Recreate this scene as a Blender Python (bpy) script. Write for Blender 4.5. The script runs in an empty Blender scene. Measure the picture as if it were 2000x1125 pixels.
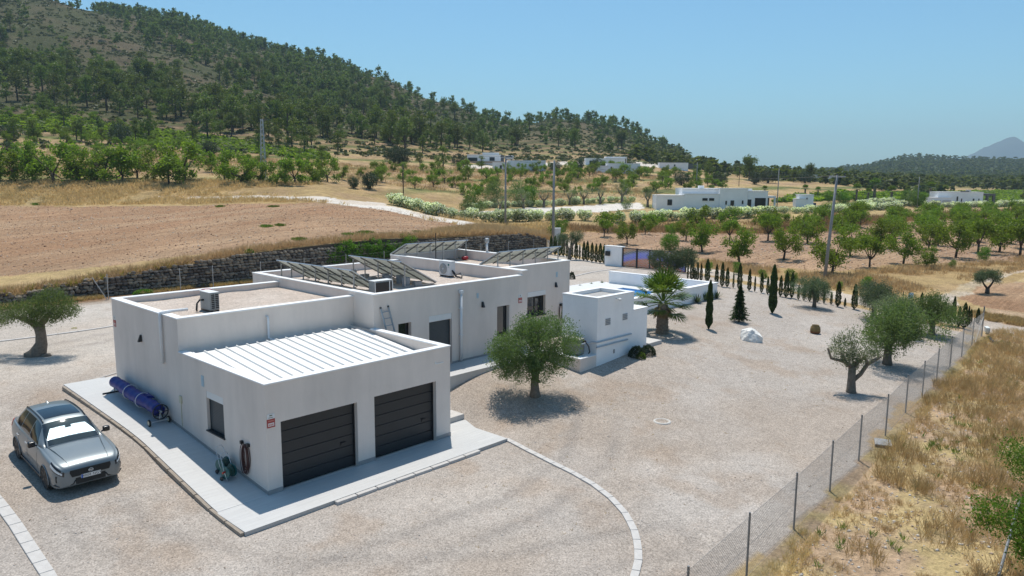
import bpy, bmesh, math, random
import numpy as np
from mathutils import Vector, Matrix

# ------------------------------------------------------------------ camera, sky, sun, exposure
S = bpy.context.scene
COL = S.collection
CAM_H = 9.3
FOC = 1450.0
PITCH, ROLL, YAW = 0.14595579, 0.0066319, 0.81545944

def cam_matrix():
    cy, sy, cp, sp, cr, sr = (math.cos(YAW), math.sin(YAW), math.cos(PITCH), math.sin(PITCH), math.cos(ROLL), math.sin(ROLL))
    fwd = np.array([sy * cp, cy * cp, -sp])
    right = np.array([cy, -sy, 0.0])
    down = np.cross(fwd, right)
    Rr = np.array([[cr, -sr, 0], [sr, cr, 0], [0, 0, 1]])
    return Rr @ np.array([right, down, fwd])
CM = cam_matrix()
cam = bpy.data.cameras.new('camera')
cam.sensor_width = 36.0
cam.lens = FOC / 2000 * 36.0
cam.clip_start = 0.1
cam.clip_end = 20000
camo = bpy.data.objects.new('camera', cam)
COL.objects.link(camo)
mw = Matrix.Identity(4)
for i in range(3):
    mw[i][0] = CM[0][i]
    mw[i][1] = -CM[1][i]
    mw[i][2] = -CM[2][i]
mw[2][3] = CAM_H
camo.matrix_world = mw
S.camera = camo

SUN = Vector((0.80, 0.97, 3.38)).normalized()
W = bpy.data.worlds.new('World')
S.world = W
W.use_nodes = True
wn = W.node_tree
for n in list(wn.nodes):
    wn.nodes.remove(n)
sky = wn.nodes.new('ShaderNodeTexSky')
sky.sky_type = 'NISHITA'
sky.sun_disc = False
sky.sun_elevation = math.asin(SUN.z)
sky.sun_rotation = math.atan2(SUN.x, SUN.y)
sky.altitude = 200
sky.air_density = 1.0
sky.dust_density = 1.0
sky.ozone_density = 2.5
bg = wn.nodes.new('ShaderNodeBackground')
bg.inputs[1].default_value = 0.132
wo = wn.nodes.new('ShaderNodeOutputWorld')
tint = wn.nodes.new('ShaderNodeMix')                       # one even white balance for the whole sky
tint.data_type = 'RGBA'
tint.blend_type = 'MULTIPLY'
tint.inputs[0].default_value = 1.0
tint.inputs[7].default_value = (0.66, 1.0, 1.06, 1)
wn.links.new(sky.outputs[0], tint.inputs[6])
wn.links.new(tint.outputs[2], bg.inputs[0])
wn.links.new(bg.outputs[0], wo.inputs[0])

sl = bpy.data.lights.new('sun', 'SUN')
sl.energy = 4.8
sl.angle = math.radians(0.53)
sl.color = (1.0, 0.94, 0.85)
so = bpy.data.objects.new('sun', sl)
COL.objects.link(so)
so.rotation_euler = SUN.to_track_quat('Z', 'Y').to_euler()
so.location = (0, 0, 60)

S.view_settings.view_transform = 'Standard'
S.view_settings.look = 'None'
S.view_settings.exposure = 0.0
S.view_settings.gamma = 1.0
S.view_settings.use_curve_mapping = False
S.render.engine = 'CYCLES'
S.cycles.max_bounces = 6
S.cycles.diffuse_bounces = 3
S.cycles.glossy_bounces = 3
S.cycles.transmission_bounces = 4
S.cycles.transparent_max_bounces = 6
S.cycles.volume_bounces = 0
S.cycles.use_denoising = True
S.cycles.caustics_reflective = False
S.cycles.caustics_refractive = False

rng = np.random.default_rng(7)
random.seed(7)

# ------------------------------------------------------------------ helpers
def ray(px, py):
    return CM.T @ np.array([(px - 1000) / FOC, (py - 562.5) / FOC, 1.0])

def to_px(P):
    P = np.asarray(P, float)
    c = (P - np.array([0, 0, CAM_H])) @ CM.T
    return 1000 + FOC * c[..., 0] / c[..., 2], 562.5 + FOC * c[..., 1] / c[..., 2], c[..., 2]

def tag(o, label=None, cat=None, group=None, kind=None):
    if label: o['label'] = label
    if cat: o['category'] = cat
    if group: o['group'] = group
    if kind: o['kind'] = kind
    return o

def empty(name, loc, rz=0.0, label=None, cat=None, group=None):
    o = bpy.data.objects.new(name, None)
    o.empty_display_size = 0.3
    COL.objects.link(o)
    o.location = loc
    o.rotation_euler = (0, 0, rz)
    return tag(o, label, cat, group)

def link(name, me, parent=None, loc=None, rot=None, scale=None):
    o = bpy.data.objects.new(name, me)
    COL.objects.link(o)
    if parent: o.parent = parent
    if loc is not None: o.location = loc
    if rot is not None: o.rotation_euler = rot
    if scale is not None: o.scale = scale
    return o

def copy_tree(o, parent=None):
    c = o.copy()
    COL.objects.link(c)
    c.parent = parent
    for ch in o.children:
        copy_tree(ch, c)
    return c

class MB:
    """collects faces; build() links them as one mesh object"""
    def __init__(s):
        s.v, s.f, s.m = [], [], []
        s.mi = 0
    def add(s, vs, fs):
        b = len(s.v)
        s.v += [tuple(v) for v in vs]
        for f in fs:
            s.f.append(tuple(b + i for i in f))
            s.m.append(s.mi)
        return s
    def box(s, x0, x1, y0, y1, z0, z1):
        vs = [(x, y, z) for z in (z0, z1) for y in (y0, y1) for x in (x0, x1)]
        return s.add(vs, [(0, 2, 3, 1), (4, 5, 7, 6), (0, 1, 5, 4), (2, 6, 7, 3), (0, 4, 6, 2), (1, 3, 7, 5)])
    def quad(s, a, b, c, d):
        return s.add([a, b, c, d], [(0, 1, 2, 3)])
    def hexa(s, lo, hi):
        """lo, hi: four points each, counter-clockwise from above"""
        vs = list(lo) + list(hi)
        return s.add(vs, [(3, 2, 1, 0), (4, 5, 6, 7), (0, 1, 5, 4), (1, 2, 6, 5), (2, 3, 7, 6), (3, 0, 4, 7)])
    def bar(s, a, b, w, h=None, up=(0, 0, 1)):
        a, b = Vector(a), Vector(b)
        h = h or w
        d = (b - a).normalized()
        u = Vector(up)
        if abs(d.dot(u)) > 0.98: u = Vector((1, 0, 0))
        x = d.cross(u).normalized() * (w / 2)
        y = x.cross(d).normalized() * (h / 2)
        return s.hexa([a - x - y, a + x - y, a + x + y, a - x + y], [b - x - y, b + x - y, b + x + y, b - x + y])
    def tube(s, pts, r, n=8, cap=True):
        pts = [Vector(p) for p in pts]
        rs = r if isinstance(r, (list, tuple)) else [r] * len(pts)
        rings = []
        ref = None
        vs = []
        for i, p in enumerate(pts):
            d = (pts[min(i + 1, len(pts) - 1)] - pts[max(i - 1, 0)]).normalized()
            if ref is None:
                ref = Vector((0, 0, 1)) if abs(d.z) < 0.9 else Vector((1, 0, 0))
            x = d.cross(ref)
            if x.length < 1e-4: x = d.cross(Vector((0, 1, 0)))
            x.normalize()
            y = x.cross(d).normalized()
            ref = y
            for k in range(n):
                a = 2 * math.pi * k / n
                vs.append(p + (x * math.cos(a) + y * math.sin(a)) * rs[i])
        fs = []
        for i in range(len(pts) - 1):
            for k in range(n):
                k2 = (k + 1) % n
                fs.append((i * n + k, i * n + k2, (i + 1) * n + k2, (i + 1) * n + k))
        if cap:
            fs.append(tuple(range(n))[::-1])
            fs.append(tuple((len(pts) - 1) * n + k for k in range(n)))
        return s.add(vs, fs)
    def lathe(s, prof, n=16, c=(0, 0, 0), axis='z'):
        vs, fs = [], []
        for r, z in prof:
            for k in range(n):
                a = 2 * math.pi * k / n
                q = (r * math.cos(a), r * math.sin(a), z)
                if axis == 'x': q = (q[2], q[0], q[1])
                if axis == 'y': q = (q[1], q[2], q[0])
                vs.append((c[0] + q[0], c[1] + q[1], c[2] + q[2]))
        for i in range(len(prof) - 1):
            for k in range(n):
                k2 = (k + 1) % n
                fs.append((i * n + k, i * n + k2, (i + 1) * n + k2, (i + 1) * n + k))
        fs.append(tuple(range(n))[::-1])
        fs.append(tuple((len(prof) - 1) * n + k for k in range(n)))
        return s.add(vs, fs)
    def wall(s, o, u, L, z0, z1, holes=(), depth=0.2, n=None):
        """wall face through o along unit u, outward normal n, holes (a0,a1,h0,h1) with reveals going inward"""
        o, u = Vector(o), Vector(u)
        n = Vector(n)
        A = sorted({0.0, L, *[h[0] for h in holes], *[h[1] for h in holes]})
        Z = sorted({z0, z1, *[h[2] for h in holes], *[h[3] for h in holes]})
        flip = u.cross(Vector((0, 0, 1))).dot(n) < 0
        P = lambda a, z, d=0.0: (o.x + u.x * a - n.x * d, o.y + u.y * a - n.y * d, z)
        def q(*p):
            s.quad(*(p[::-1] if flip else p))
        for i in range(len(A) - 1):
            for j in range(len(Z) - 1):
                ca, cz = (A[i] + A[i + 1]) / 2, (Z[j] + Z[j + 1]) / 2
                if any(h[0] < ca < h[1] and h[2] < cz < h[3] for h in holes): continue
                q(P(A[i], Z[j]), P(A[i + 1], Z[j]), P(A[i + 1], Z[j + 1]), P(A[i], Z[j + 1]))
        for a0, a1, h0, h1 in holes:
            q(P(a0, h0), P(a0, h1), P(a0, h1, depth), P(a0, h0, depth))
            q(P(a1, h0), P(a1, h0, depth), P(a1, h1, depth), P(a1, h1))
            q(P(a0, h1), P(a1, h1), P(a1, h1, depth), P(a0, h1, depth))
            q(P(a0, h0), P(a0, h0, depth), P(a1, h0, depth), P(a1, h0))
        return s
    def build(s, name, mats, parent=None, smooth=False, bevel=0.0, segs=2, loc=None, rot=None):
        me = bpy.data.meshes.new(name)
        me.from_pydata(s.v, [], s.f)
        if not isinstance(mats, (list, tuple)): mats = [mats]
        for m in mats: me.materials.append(m)
        if len(mats) > 1: me.polygons.foreach_set('material_index', s.m)
        if smooth: me.polygons.foreach_set('use_smooth', [True] * len(me.polygons))
        if bevel:
            bm = bmesh.new()
            bm.from_mesh(me)
            bmesh.ops.remove_doubles(bm, verts=bm.verts, dist=1e-5)
            es = [e for e in bm.edges if len(e.link_faces) == 2 and e.calc_face_angle(0) > 0.5]
            bmesh.ops.bevel(bm, geom=es, offset=bevel, segments=segs, affect='EDGES', profile=0.6, clamp_overlap=True)
            bm.to_mesh(me)
            bm.free()
        me.update()
        return link(name, me, parent, loc, rot)

# ------------------------------------------------------------------ materials
MATS = {}
def new_mat(name):
    m = bpy.data.materials.new(name)
    m.use_nodes = True
    nt = m.node_tree
    return m, nt, nt.nodes['Principled BSDF']

def node(nt, t, **kw):
    n = nt.nodes.new(t)
    for k, v in kw.items():
        setattr(n, k, v)
    return n

def noise(nt, scale, detail=3.0, rough=0.55, vec=None, dist=0.0):
    n = node(nt, 'ShaderNodeTexNoise')
    n.inputs['Scale'].default_value = scale
    n.inputs['Detail'].default_value = detail
    n.inputs['Roughness'].default_value = rough
    n.inputs['Distortion'].default_value = dist
    if vec is not None: nt.links.new(vec, n.inputs['Vector'])
    return n.outputs['Fac']

def maprange(nt, x, a, b, c, d):
    n = node(nt, 'ShaderNodeMapRange')
    nt.links.new(x, n.inputs[0])
    for i, v in enumerate((a, b, c, d)): n.inputs[i + 1].default_value = v
    return n.outputs[0]

def math_n(nt, op, a, b):
    n = node(nt, 'ShaderNodeMath', operation=op)
    for i, v in enumerate((a, b)):
        if isinstance(v, (int, float)): n.inputs[i].default_value = v
        else: nt.links.new(v, n.inputs[i])
    return n.outputs[0]

def mixc(nt, fac, a, b, blend='MIX'):
    n = node(nt, 'ShaderNodeMix', data_type='RGBA', blend_type=blend)
    for i, v in ((0, fac), (6, a), (7, b)):
        if isinstance(v, (int, float)): n.inputs[i].default_value = v
        elif isinstance(v, tuple): n.inputs[i].default_value = (*v[:3], 1)
        else: nt.links.new(v, n.inputs[i])
    return n.outputs[2]

def obj_vec(nt, scale=(1, 1, 1)):
    tc = node(nt, 'ShaderNodeTexCoord')
    if scale == (1, 1, 1): return tc.outputs['Object']
    mp = node(nt, 'ShaderNodeMapping')
    mp.inputs['Scale'].default_value = scale
    nt.links.new(tc.outputs['Object'], mp.inputs[0])
    return mp.outputs[0]

def bump(nt, bs, h, strength=0.3, dist=0.02):
    b = node(nt, 'ShaderNodeBump')
    b.inputs['Strength'].default_value = strength
    b.inputs['Distance'].default_value = dist
    nt.links.new(h, b.inputs['Height'])
    nt.links.new(b.outputs[0], bs.inputs['Normal'])

def plain(name, col, rough=0.6, metal=0.0, var=0.12, scale=6.0, bmp=0.0, spec=0.5, coat=0.0):
    if name in MATS: return MATS[name]
    m, nt, bs = new_mat(name)
    v = obj_vec(nt)
    n = noise(nt, scale, 4, 0.6, v)
    f = maprange(nt, n, 0.25, 0.75, 1 - var, 1 + var)
    mx = node(nt, 'ShaderNodeVectorMath', operation='SCALE')
    mx.inputs[0].default_value = col
    nt.links.new(f, mx.inputs['Scale'])
    nt.links.new(mx.outputs[0], bs.inputs['Base Color'])
    bs.inputs['Roughness'].default_value = rough
    bs.inputs['Metallic'].default_value = metal
    bs.inputs['Specular IOR Level'].default_value = spec
    bs.inputs['Coat Weight'].default_value = coat
    if bmp: bump(nt, bs, noise(nt, scale * 8, 3, 0.6, v), bmp, 0.02)
    MATS[name] = m
    return m

def plaster(name, col, streak=0.10):
    m, nt, bs = new_mat(name)
    v = obj_vec(nt)
    big = noise(nt, 0.6, 4, 0.6, v)
    st = noise(nt, 1.0, 5, 0.65, obj_vec(nt, (1.1, 1.1, 0.18)))
    fine = noise(nt, 60, 2, 0.6, v)
    a = maprange(nt, big, 0.3, 0.7, 0.94, 1.04)
    b = maprange(nt, st, 0.35, 0.75, 1.0 + streak * 0.4, 1.0 - streak)
    c = maprange(nt, fine, 0.2, 0.8, 0.95, 1.05)
    f = math_n(nt, 'MULTIPLY', math_n(nt, 'MULTIPLY', a, b), c)
    mx = node(nt, 'ShaderNodeVectorMath', operation='SCALE')
    mx.inputs[0].default_value = col
    nt.links.new(f, mx.inputs['Scale'])
    dirt = maprange(nt, noise(nt, 2.2, 5, 0.7, v, 0.6), 0.62, 0.8, 0.0, 0.28)
    cc = mixc(nt, dirt, mx.outputs[0], (col[0] * 0.72, col[1] * 0.66, col[2] * 0.58))
    nt.links.new(cc, bs.inputs['Base Color'])
    bs.inputs['Roughness'].default_value = 0.9
    bs.inputs['Specular IOR Level'].default_value = 0.25
    bump(nt, bs, fine, 0.25, 0.004)
    MATS[name] = m
    return m

def ground_mat(name, kind):
    """colour comes from the point attribute Col (the soil's own colour); the nodes add grain and relief"""
    m, nt, bs = new_mat(name)
    at_ = node(nt, 'ShaderNodeAttribute', attribute_name='Col')
    v = obj_vec(nt)
    if kind == 'gravel':
        g1 = noise(nt, 30, 3, 0.8, v)
        g2 = noise(nt, 3.0, 3, 0.6, v)
        g3 = noise(nt, 0.35, 3, 0.6, v, 0.4)
        vo = node(nt, 'ShaderNodeTexVoronoi')
        vo.inputs['Scale'].default_value = 26
        nt.links.new(v, vo.inputs['Vector'])
        sp = maprange(nt, vo.outputs['Color'], 0.0, 1.0, 0.66, 1.32)
        f = math_n(nt, 'MULTIPLY', maprange(nt, g1, 0.25, 0.75, 0.66, 1.32), maprange(nt, g2, 0.3, 0.7, 0.92, 1.08))
        f = math_n(nt, 'MULTIPLY', math_n(nt, 'MULTIPLY', f, sp), maprange(nt, g3, 0.3, 0.7, 0.94, 1.06))
        hgt, bst, bd = g1, 0.45, 0.03
        tint = maprange(nt, noise(nt, 0.8, 4, 0.7, v, 0.5), 0.58, 0.8, 0.0, 0.3)
        tc = (0.36, 0.255, 0.185)
    elif kind == 'field':
        fu = noise(nt, 1.0, 4, 0.65, obj_vec(nt, (0.05, 2.2, 1)), 0.5)
        g1 = noise(nt, 3.2, 5, 0.85, obj_vec(nt, (.6, 1.3, 1)))
        g3 = noise(nt, 0.12, 3, 0.6, v)
        f = math_n(nt, 'MULTIPLY', maprange(nt, fu, 0.3, 0.7, 0.70, 1.18), maprange(nt, g1, 0.3, 0.7, 0.6, 1.4))
        f = math_n(nt, 'MULTIPLY', f, maprange(nt, g3, 0.3, 0.7, 0.9, 1.1))
        hgt, bst, bd = g1, 0.9, 0.15
        tint = maprange(nt, noise(nt, 2.6, 4, 0.75, v), 0.60, 0.75, 0.0, 0.5)
        tc = (0.50, 0.40, 0.30)
    else:
        g1 = noise(nt, 6 if kind == 'grass' else 0.9, 4, 0.75, v)
        g2 = noise(nt, 0.7 if kind == 'grass' else 0.12, 4, 0.65, v, 0.5)
        f = math_n(nt, 'MULTIPLY', maprange(nt, g1, 0.25, 0.75, 0.62, 1.38), maprange(nt, g2, 0.3, 0.7, 0.75, 1.22))
        hgt, bst, bd = g1, 1.0, 0.12 if kind == 'grass' else 0.6
        tint = maprange(nt, noise(nt, 1.6 if kind == 'grass' else 0.35, 4, 0.7, v), 0.55, 0.75, 0.0, 0.4)
        tc = (0.40, 0.27, 0.175) if kind == 'grass' else (0.16, 0.125, 0.085)
    mx = node(nt, 'ShaderNodeVectorMath', operation='SCALE')
    nt.links.new(mixc(nt, tint, at_.outputs['Color'], tc), mx.inputs[0])
    nt.links.new(f, mx.inputs['Scale'])
    nt.links.new(mx.outputs[0], bs.inputs['Base Color'])
    bs.inputs['Roughness'].default_value = 0.95
    bs.inputs['Specular IOR Level'].default_value = 0.1
    bump(nt, bs, hgt, bst, bd)
    MATS[name] = m
    return m

def leaf_mat(name, col, col2, trans=0.35, rough=0.55, through=(1.25, 1.35, 0.7)):
    """two leaf colours mixed by the per-leaf attribute tint, with light through the leaf"""
    m, nt, bs = new_mat(name)
    a = node(nt, 'ShaderNodeAttribute', attribute_name='tint')
    oi = node(nt, 'ShaderNodeObjectInfo')
    c = mixc(nt, a.outputs['Fac'], col, col2)
    hv = node(nt, 'ShaderNodeHueSaturation')
    nt.links.new(c, hv.inputs['Color'])
    nt.links.new(maprange(nt, oi.outputs['Random'], 0, 1, 0.485, 0.515), hv.inputs['Hue'])
    nt.links.new(maprange(nt, oi.outputs['Random'], 0, 1, 0.8, 1.2), hv.inputs['Value'])
    nt.links.new(hv.outputs[0], bs.inputs['Base Color'])
    bs.inputs['Roughness'].default_value = rough
    bs.inputs['Specular IOR Level'].default_value = 0.25
    if trans:
        tr = node(nt, 'ShaderNodeBsdfTranslucent')
        br = node(nt, 'ShaderNodeMix', data_type='RGBA', blend_type='MULTIPLY')
        br.inputs[0].default_value = 1.0
        nt.links.new(hv.outputs[0], br.inputs[6])
        br.inputs[7].default_value = (*through, 1)
        nt.links.new(br.outputs[2], tr.inputs[0])
        ms = node(nt, 'ShaderNodeMixShader')
        ms.inputs[0].default_value = trans
        nt.links.new(bs.outputs[0], ms.inputs[1])
        nt.links.new(tr.outputs[0], ms.inputs[2])
        out = nt.nodes['Material Output']
        nt.links.new(ms.outputs[0], out.inputs[0])
    MATS[name] = m
    return m
# ------------------------------------------------------------------ terrain heights
def vnoise(x, y, seed=0):
    x = np.asarray(x, float); y = np.asarray(y, float)
    xi = np.floor(x).astype(np.int64); yi = np.floor(y).astype(np.int64)
    fx, fy = x - xi, y - yi
    fx = fx * fx * (3 - 2 * fx); fy = fy * fy * (3 - 2 * fy)
    def hsh(a, b):
        n = (a * 374761393 + b * 668265263 + seed * 974634777) & 0x7fffffff
        n = ((n ^ (n >> 13)) * 1274126177) & 0x7fffffff
        return ((n ^ (n >> 16)) & 0xffff) / 65535.0
    return (hsh(xi, yi) * (1 - fx) + hsh(xi + 1, yi) * fx) * (1 - fy) + (hsh(xi, yi + 1) * (1 - fx) + hsh(xi + 1, yi + 1) * fx) * fy

def fbm(x, y, o=4, seed=0):
    t = 0; a = 0.5; s = 0
    for i in range(o):
        t = t + a * vnoise(x * 2 ** i, y * 2 ** i, seed + i); s += a; a *= 0.5
    return t / s

SITE = np.array([
    (-30, 3, 0), (-10, 5, 0), (5, 5, 0), (15.8, 7.2, 0), (25, 7.8, 0), (35, 8.5, 0), (45, 9.1, 0), (52, 9.6, 0), (62, 9, 0),
    (-20, -20, -.2), (10, -20, -.2), (40, -20, -.2), (70, -20, 0), (25, 1, -.05), (45, 2, -.1),
    (8, 16, -.10), (14, 17, -.10), (18, 17.3, -.10), (10, 10, 0), (0, 10, 0), (0, 17, 0), (15, 12, 0), (20, 13, .1), (8, 19.5, -.09),
    (8.4, 21.5, .05), (8.4, 23, .18), (8.4, 25, .42), (8.4, 27, .56), (8.4, 30, .72), (8.4, 33, .82),
    (5.6, 22.0, .16), (7.5, 22.0, .16), (5.6, 23.94, .268), (5.6, 26.8, .428), (7.5, 23.94, .268), (7.5, 26.8, .428), (0, 24, .35), (-10, 25, .4), (-15, 35, .9), (0, 32, .8), (4, 31, .75),
    (9.5, 39, 1), (8, 45, 1.05), (-15, 46, 1.0), (-15, 55, 1.15), (10, 54, 1.15), (28, 54, 1.15), (45, 54, 1.2), (62, 54, 1.2),
    (19.6, 20, -.0), (19.5, 18.2, -.09), (20.4, 21, .45), (22, 22, .92), (22, 19.4, .5), (20.5, 17.5, .1), (24.5, 19.5, .68), (25.6, 19.9, .75), (26, 22.5, 1.05), (31, 19.8, 1.08), (28, 19, .8),
    (34.7, 21.4, 1.05), (38.3, 20.5, .9), (37.7, 17.5, .7), (33, 14, .4), (25, 14, .25), (28, 10.5, .05), (45, 14, .4), (40, 11, .1),
    (42, 24, 1.1), (57, 33, 1.2), (57, 40, 1.2), (54, 18.5, .6), (60, 50, 1.2), (45, 40, 1.22), (30, 45, 1.18), (20, 40, 1.05), (33, 28, 1.2), (43.2, 16.3, .5), (48, 22, .95), (70, 30, 1.0), (70, 45, 1.2), (68, 18, .5), (50, 12, .15),
], float)
_d = np.sqrt(((SITE[:, None, :2] - SITE[None, :, :2]) ** 2).sum(-1) + 2.0)
_w = np.linalg.solve(_d + 1e-6 * np.eye(len(SITE)), SITE[:, 2] - 0.5)
def h_site(x, y):
    x = np.asarray(x, float); y = np.asarray(y, float)
    out = np.full(x.shape, 0.5)
    for (a, b, _), w in zip(SITE, _w):
        out = out + w * np.sqrt((x - a) ** 2 + (y - b) ** 2 + 2.0)
    return np.clip(out, -1.5, 1.6)

# surveyed profiles: for one bearing each, (depth along the view axis in m, image row of that ground in the photo)
PROF = {
    -500: [(52, 555), (106, 402), (120, 370), (150, 320), (200, 265), (250, 215), (300, 150), (400, 0), (520, -130), (700, -180)],
    -200: [(50, 562), (106, 400), (118, 362), (150, 318), (200, 262), (250, 210), (300, 140), (400, -20), (500, -120), (640, -170)],
    0: [(50, 563), (106, 400), (116, 360), (150, 312), (200, 255), (250, 203), (300, 150), (380, 70), (470, -30), (560, -70), (700, -60)],
    130: [(51, 552), (106, 400), (118, 358), (150, 318), (200, 262), (245, 215), (300, 165), (380, 90), (460, 15), (500, 2), (580, 10), (700, 40)],
    250: [(52, 538), (106, 399), (118, 358), (150, 322), (200, 275), (240, 242), (290, 190), (350, 130), (400, 80), (440, 68), (500, 50), (560, 26), (660, 26), (780, 80)],
    370: [(53, 525), (106, 397), (118, 358), (150, 325), (200, 285), (240, 250), (280, 205), (330, 150), (370, 115), (400, 112), (470, 80), (560, 50), (600, 46), (720, 80)],
    500: [(55, 508), (104, 394), (120, 360), (150, 333), (190, 300), (230, 268), (280, 220), (330, 175), (360, 168), (430, 140), (540, 98), (590, 88), (720, 120)],
    620: [(58, 496), (104, 392), (120, 368), (150, 340), (190, 308), (230, 280), (290, 235), (370, 200), (460, 155), (560, 118), (700, 150)],
    750: [(62, 482), (102, 408), (112, 398), (125, 385), (150, 352), (200, 312), (260, 275), (340, 235), (440, 180), (540, 150), (680, 190)],
    850: [(67, 476), (100, 425), (110, 412), (125, 395), (150, 370), (170, 350), (210, 320), (260, 290), (340, 250), (430, 215), (520, 191), (650, 225)],
    1000: [(75, 465), (104, 438), (115, 425), (130, 410), (150, 395), (170, 376), (200, 346), (230, 326), (270, 305), (340, 280), (430, 255), (510, 237), (650, 270)],
    1080: [(82, 472), (92, 456), (107, 438), (120, 424), (140, 408), (165, 382), (200, 350), (230, 328), (270, 308), (340, 280), (430, 250), (560, 225), (700, 260)],
    1200: [(85, 482), (98, 458), (108, 450), (114, 430), (135, 414), (165, 385), (200, 355), (240, 330), (280, 312), (360, 290), (460, 265), (570, 246), (700, 280)],
    1300: [(80, 495), (98, 460), (107, 452), (114, 428), (140, 412), (170, 384), (200, 362), (250, 340), (300, 322), (400, 315), (500, 300), (600, 291), (750, 320)],
    1400: [(76, 505), (98, 462), (107, 450), (114, 426), (142, 410), (170, 388), (200, 368), (250, 350), (320, 338), (420, 336), (520, 332), (620, 328), (760, 345)],
    1500: [(72, 518), (98, 462), (108, 448), (116, 422), (145, 408), (175, 390), (210, 370), (260, 356), (340, 347), (500, 345), (700, 345), (1100, 346)],
    1620: [(68, 530), (90, 478), (106, 450), (118, 420), (145, 410), (180, 393), (220, 374), (270, 362), (350, 352), (500, 349), (800, 346), (1000, 340), (1150, 335), (1400, 345)],
    1750: [(66, 535), (90, 482), (110, 452), (135, 428), (160, 414), (190, 402), (240, 384), (300, 370), (400, 358), (600, 352), (850, 348), (1050, 325), (1300, 310), (1700, 330)],
    1850: [(66, 540), (90, 485), (110, 455), (135, 430), (160, 415), (190, 406), (215, 402), (250, 390), (300, 376), (400, 364), (600, 354), (850, 348), (1050, 325), (1350, 307), (1800, 330)],
    2000: [(66, 545), (90, 490), (110, 458), (135, 432), (160, 416), (190, 408), (215, 404), (250, 392), (300, 378), (400, 365), (600, 354), (850, 349), (1050, 330), (1350, 310), (1800, 330)],
    2300: [(66, 550), (90, 495), (110, 460), (135, 434), (160, 418), (215, 404), (300, 380), (400, 366), (600, 355), (850, 350), (1050, 338), (1350, 330), (1800, 340)],
}
_RG = np.exp(np.linspace(math.log(38), math.log(9000), 420))
_AZ, _TAB = [], []
for _px in sorted(PROF):
    rr, zz, az = [], [], None
    for d, py in PROF[_px]:
        p = ray(_px, py) * d + np.array([0, 0, CAM_H])
        rr.append(math.hypot(p[0], p[1])); zz.append(p[2])
        if az is None: az = math.atan2(p[0], p[1])
    rr += [rr[-1] * 2.2, 9500]; zz += [4.0 if zz[-1] < 60 else 15.0, 2.0]
    _AZ.append(az); _TAB.append(np.interp(_RG, rr, zz))
_AZ = np.array(_AZ); _TAB = np.array(_TAB)
_k = np.array([1, 2, 3, 2, 1.0]); _k /= _k.sum()
_TAB = np.array([np.convolve(np.pad(t, 2, mode='edge'), _k, mode='valid') for t in _TAB])
_A0, _A1 = _AZ[0], _AZ[-1]
def h_far(x, y):
    x = np.asarray(x, float); y = np.asarray(y, float)
    r = np.hypot(x, y); az = np.arctan2(x, y)
    azc = np.clip(az, _A0, _A1)
    ia = np.clip(np.searchsorted(_AZ, azc) - 1, 0, len(_AZ) - 2)
    fa = (azc - _AZ[ia]) / (_AZ[ia + 1] - _AZ[ia])
    fa = fa * fa * (3 - 2 * fa) * 0.5 + fa * 0.5
    fr = np.clip((np.log(np.maximum(r, 1.0)) - math.log(38)) / (math.log(9000) - math.log(38)) * 419, 0, 418.999)
    ir = fr.astype(int); fr = fr - ir
    z = (_TAB[ia, ir] * (1 - fr) + _TAB[ia, ir + 1] * fr) * (1 - fa) + (_TAB[ia + 1, ir] * (1 - fr) + _TAB[ia + 1, ir + 1] * fr) * fa
    out = np.maximum(np.maximum(_A0 - az, az - _A1), 0)
    z = z * np.clip(1 - out / 0.9, 0, 1) + 1.0 * np.clip(out / 0.9, 0, 1)
    hill = np.clip((z - 16) / 40, 0, 1)
    z = z + hill * (fbm(x / 60, y / 60, 4, 3) - 0.5) * 14 + np.clip((r - 70) / 60, 0, 1) * (fbm(x / 9, y / 9, 3, 9) - 0.5) * 0.5
    return z

WALL_Y = 55.0
def x_bound(y):
    return np.interp(y, [-30, 9.6, 18.5, 33, 40, 60], [50, 52.2, 54.6, 58.2, 58.4, 62.5])
def height(x, y):
    x = np.asarray(x, float); y = np.asarray(y, float)
    zn, zf = h_site(x, y), h_far(x, y)
    t = np.clip((x - (x_bound(y) + 4)) / 14, 0, 1)
    t = t * t * (3 - 2 * t)
    t = np.where(y > WALL_Y, np.maximum(t, np.where(x < 64, 1.0, np.maximum(np.maximum(t, 1 - np.clip((x - 64) / 6, 0, 1)), np.clip((y - 57) / 14, 0, 1)))), t)
    zn = zn - 0.35 * np.clip(np.minimum(np.minimum(x - 9.0, 18.2 - x), np.minimum(y - 18.2, 32.6 - y)) / .5, 0, 1)   # dug out under the slab
    zn = zn - 0.9 * np.clip(np.minimum(np.minimum(x - 31.5, 47.0 - x), np.minimum(y - 25.4, 34.8 - y)) / .6, 0, 1)   # dug out under the pool
    back = np.clip(((y + x) - 20) / 30, 0, 1)          # behind and beside the camera the ground stays level
    back = np.where(y > WALL_Y, 1.0, np.where(y < -5, np.clip((x - 60) / 40, 0, 1), back))
    t = t * back
    return zn * (1 - t) + zf * t

def at(px, py, far=7000.0):
    """the point of the ground seen at a pixel of the 2000 x 1125 photograph"""
    d = ray(px, py)
    s = np.exp(np.linspace(math.log(4), math.log(far), 1600))
    P = d[None, :] * s[:, None] + np.array([0, 0, CAM_H])
    hh = height(P[:, 0], P[:, 1])
    below = np.nonzero(P[:, 2] < hh)[0]
    if len(below) == 0:
        i = len(s) - 1
        return Vector((P[i, 0], P[i, 1], float(hh[i])))
    i = below[0]
    a, b = s[max(i - 1, 0)], s[i]
    for _ in range(18):
        m = (a + b) / 2
        q = d * m + np.array([0, 0, CAM_H])
        if q[2] < float(height(q[0], q[1])): b = m
        else: a = m
    q = d * b + np.array([0, 0, CAM_H])
    return Vector((q[0], q[1], float(height(q[0], q[1]))))

def gz(x, y):
    return float(height(x, y))

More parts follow.
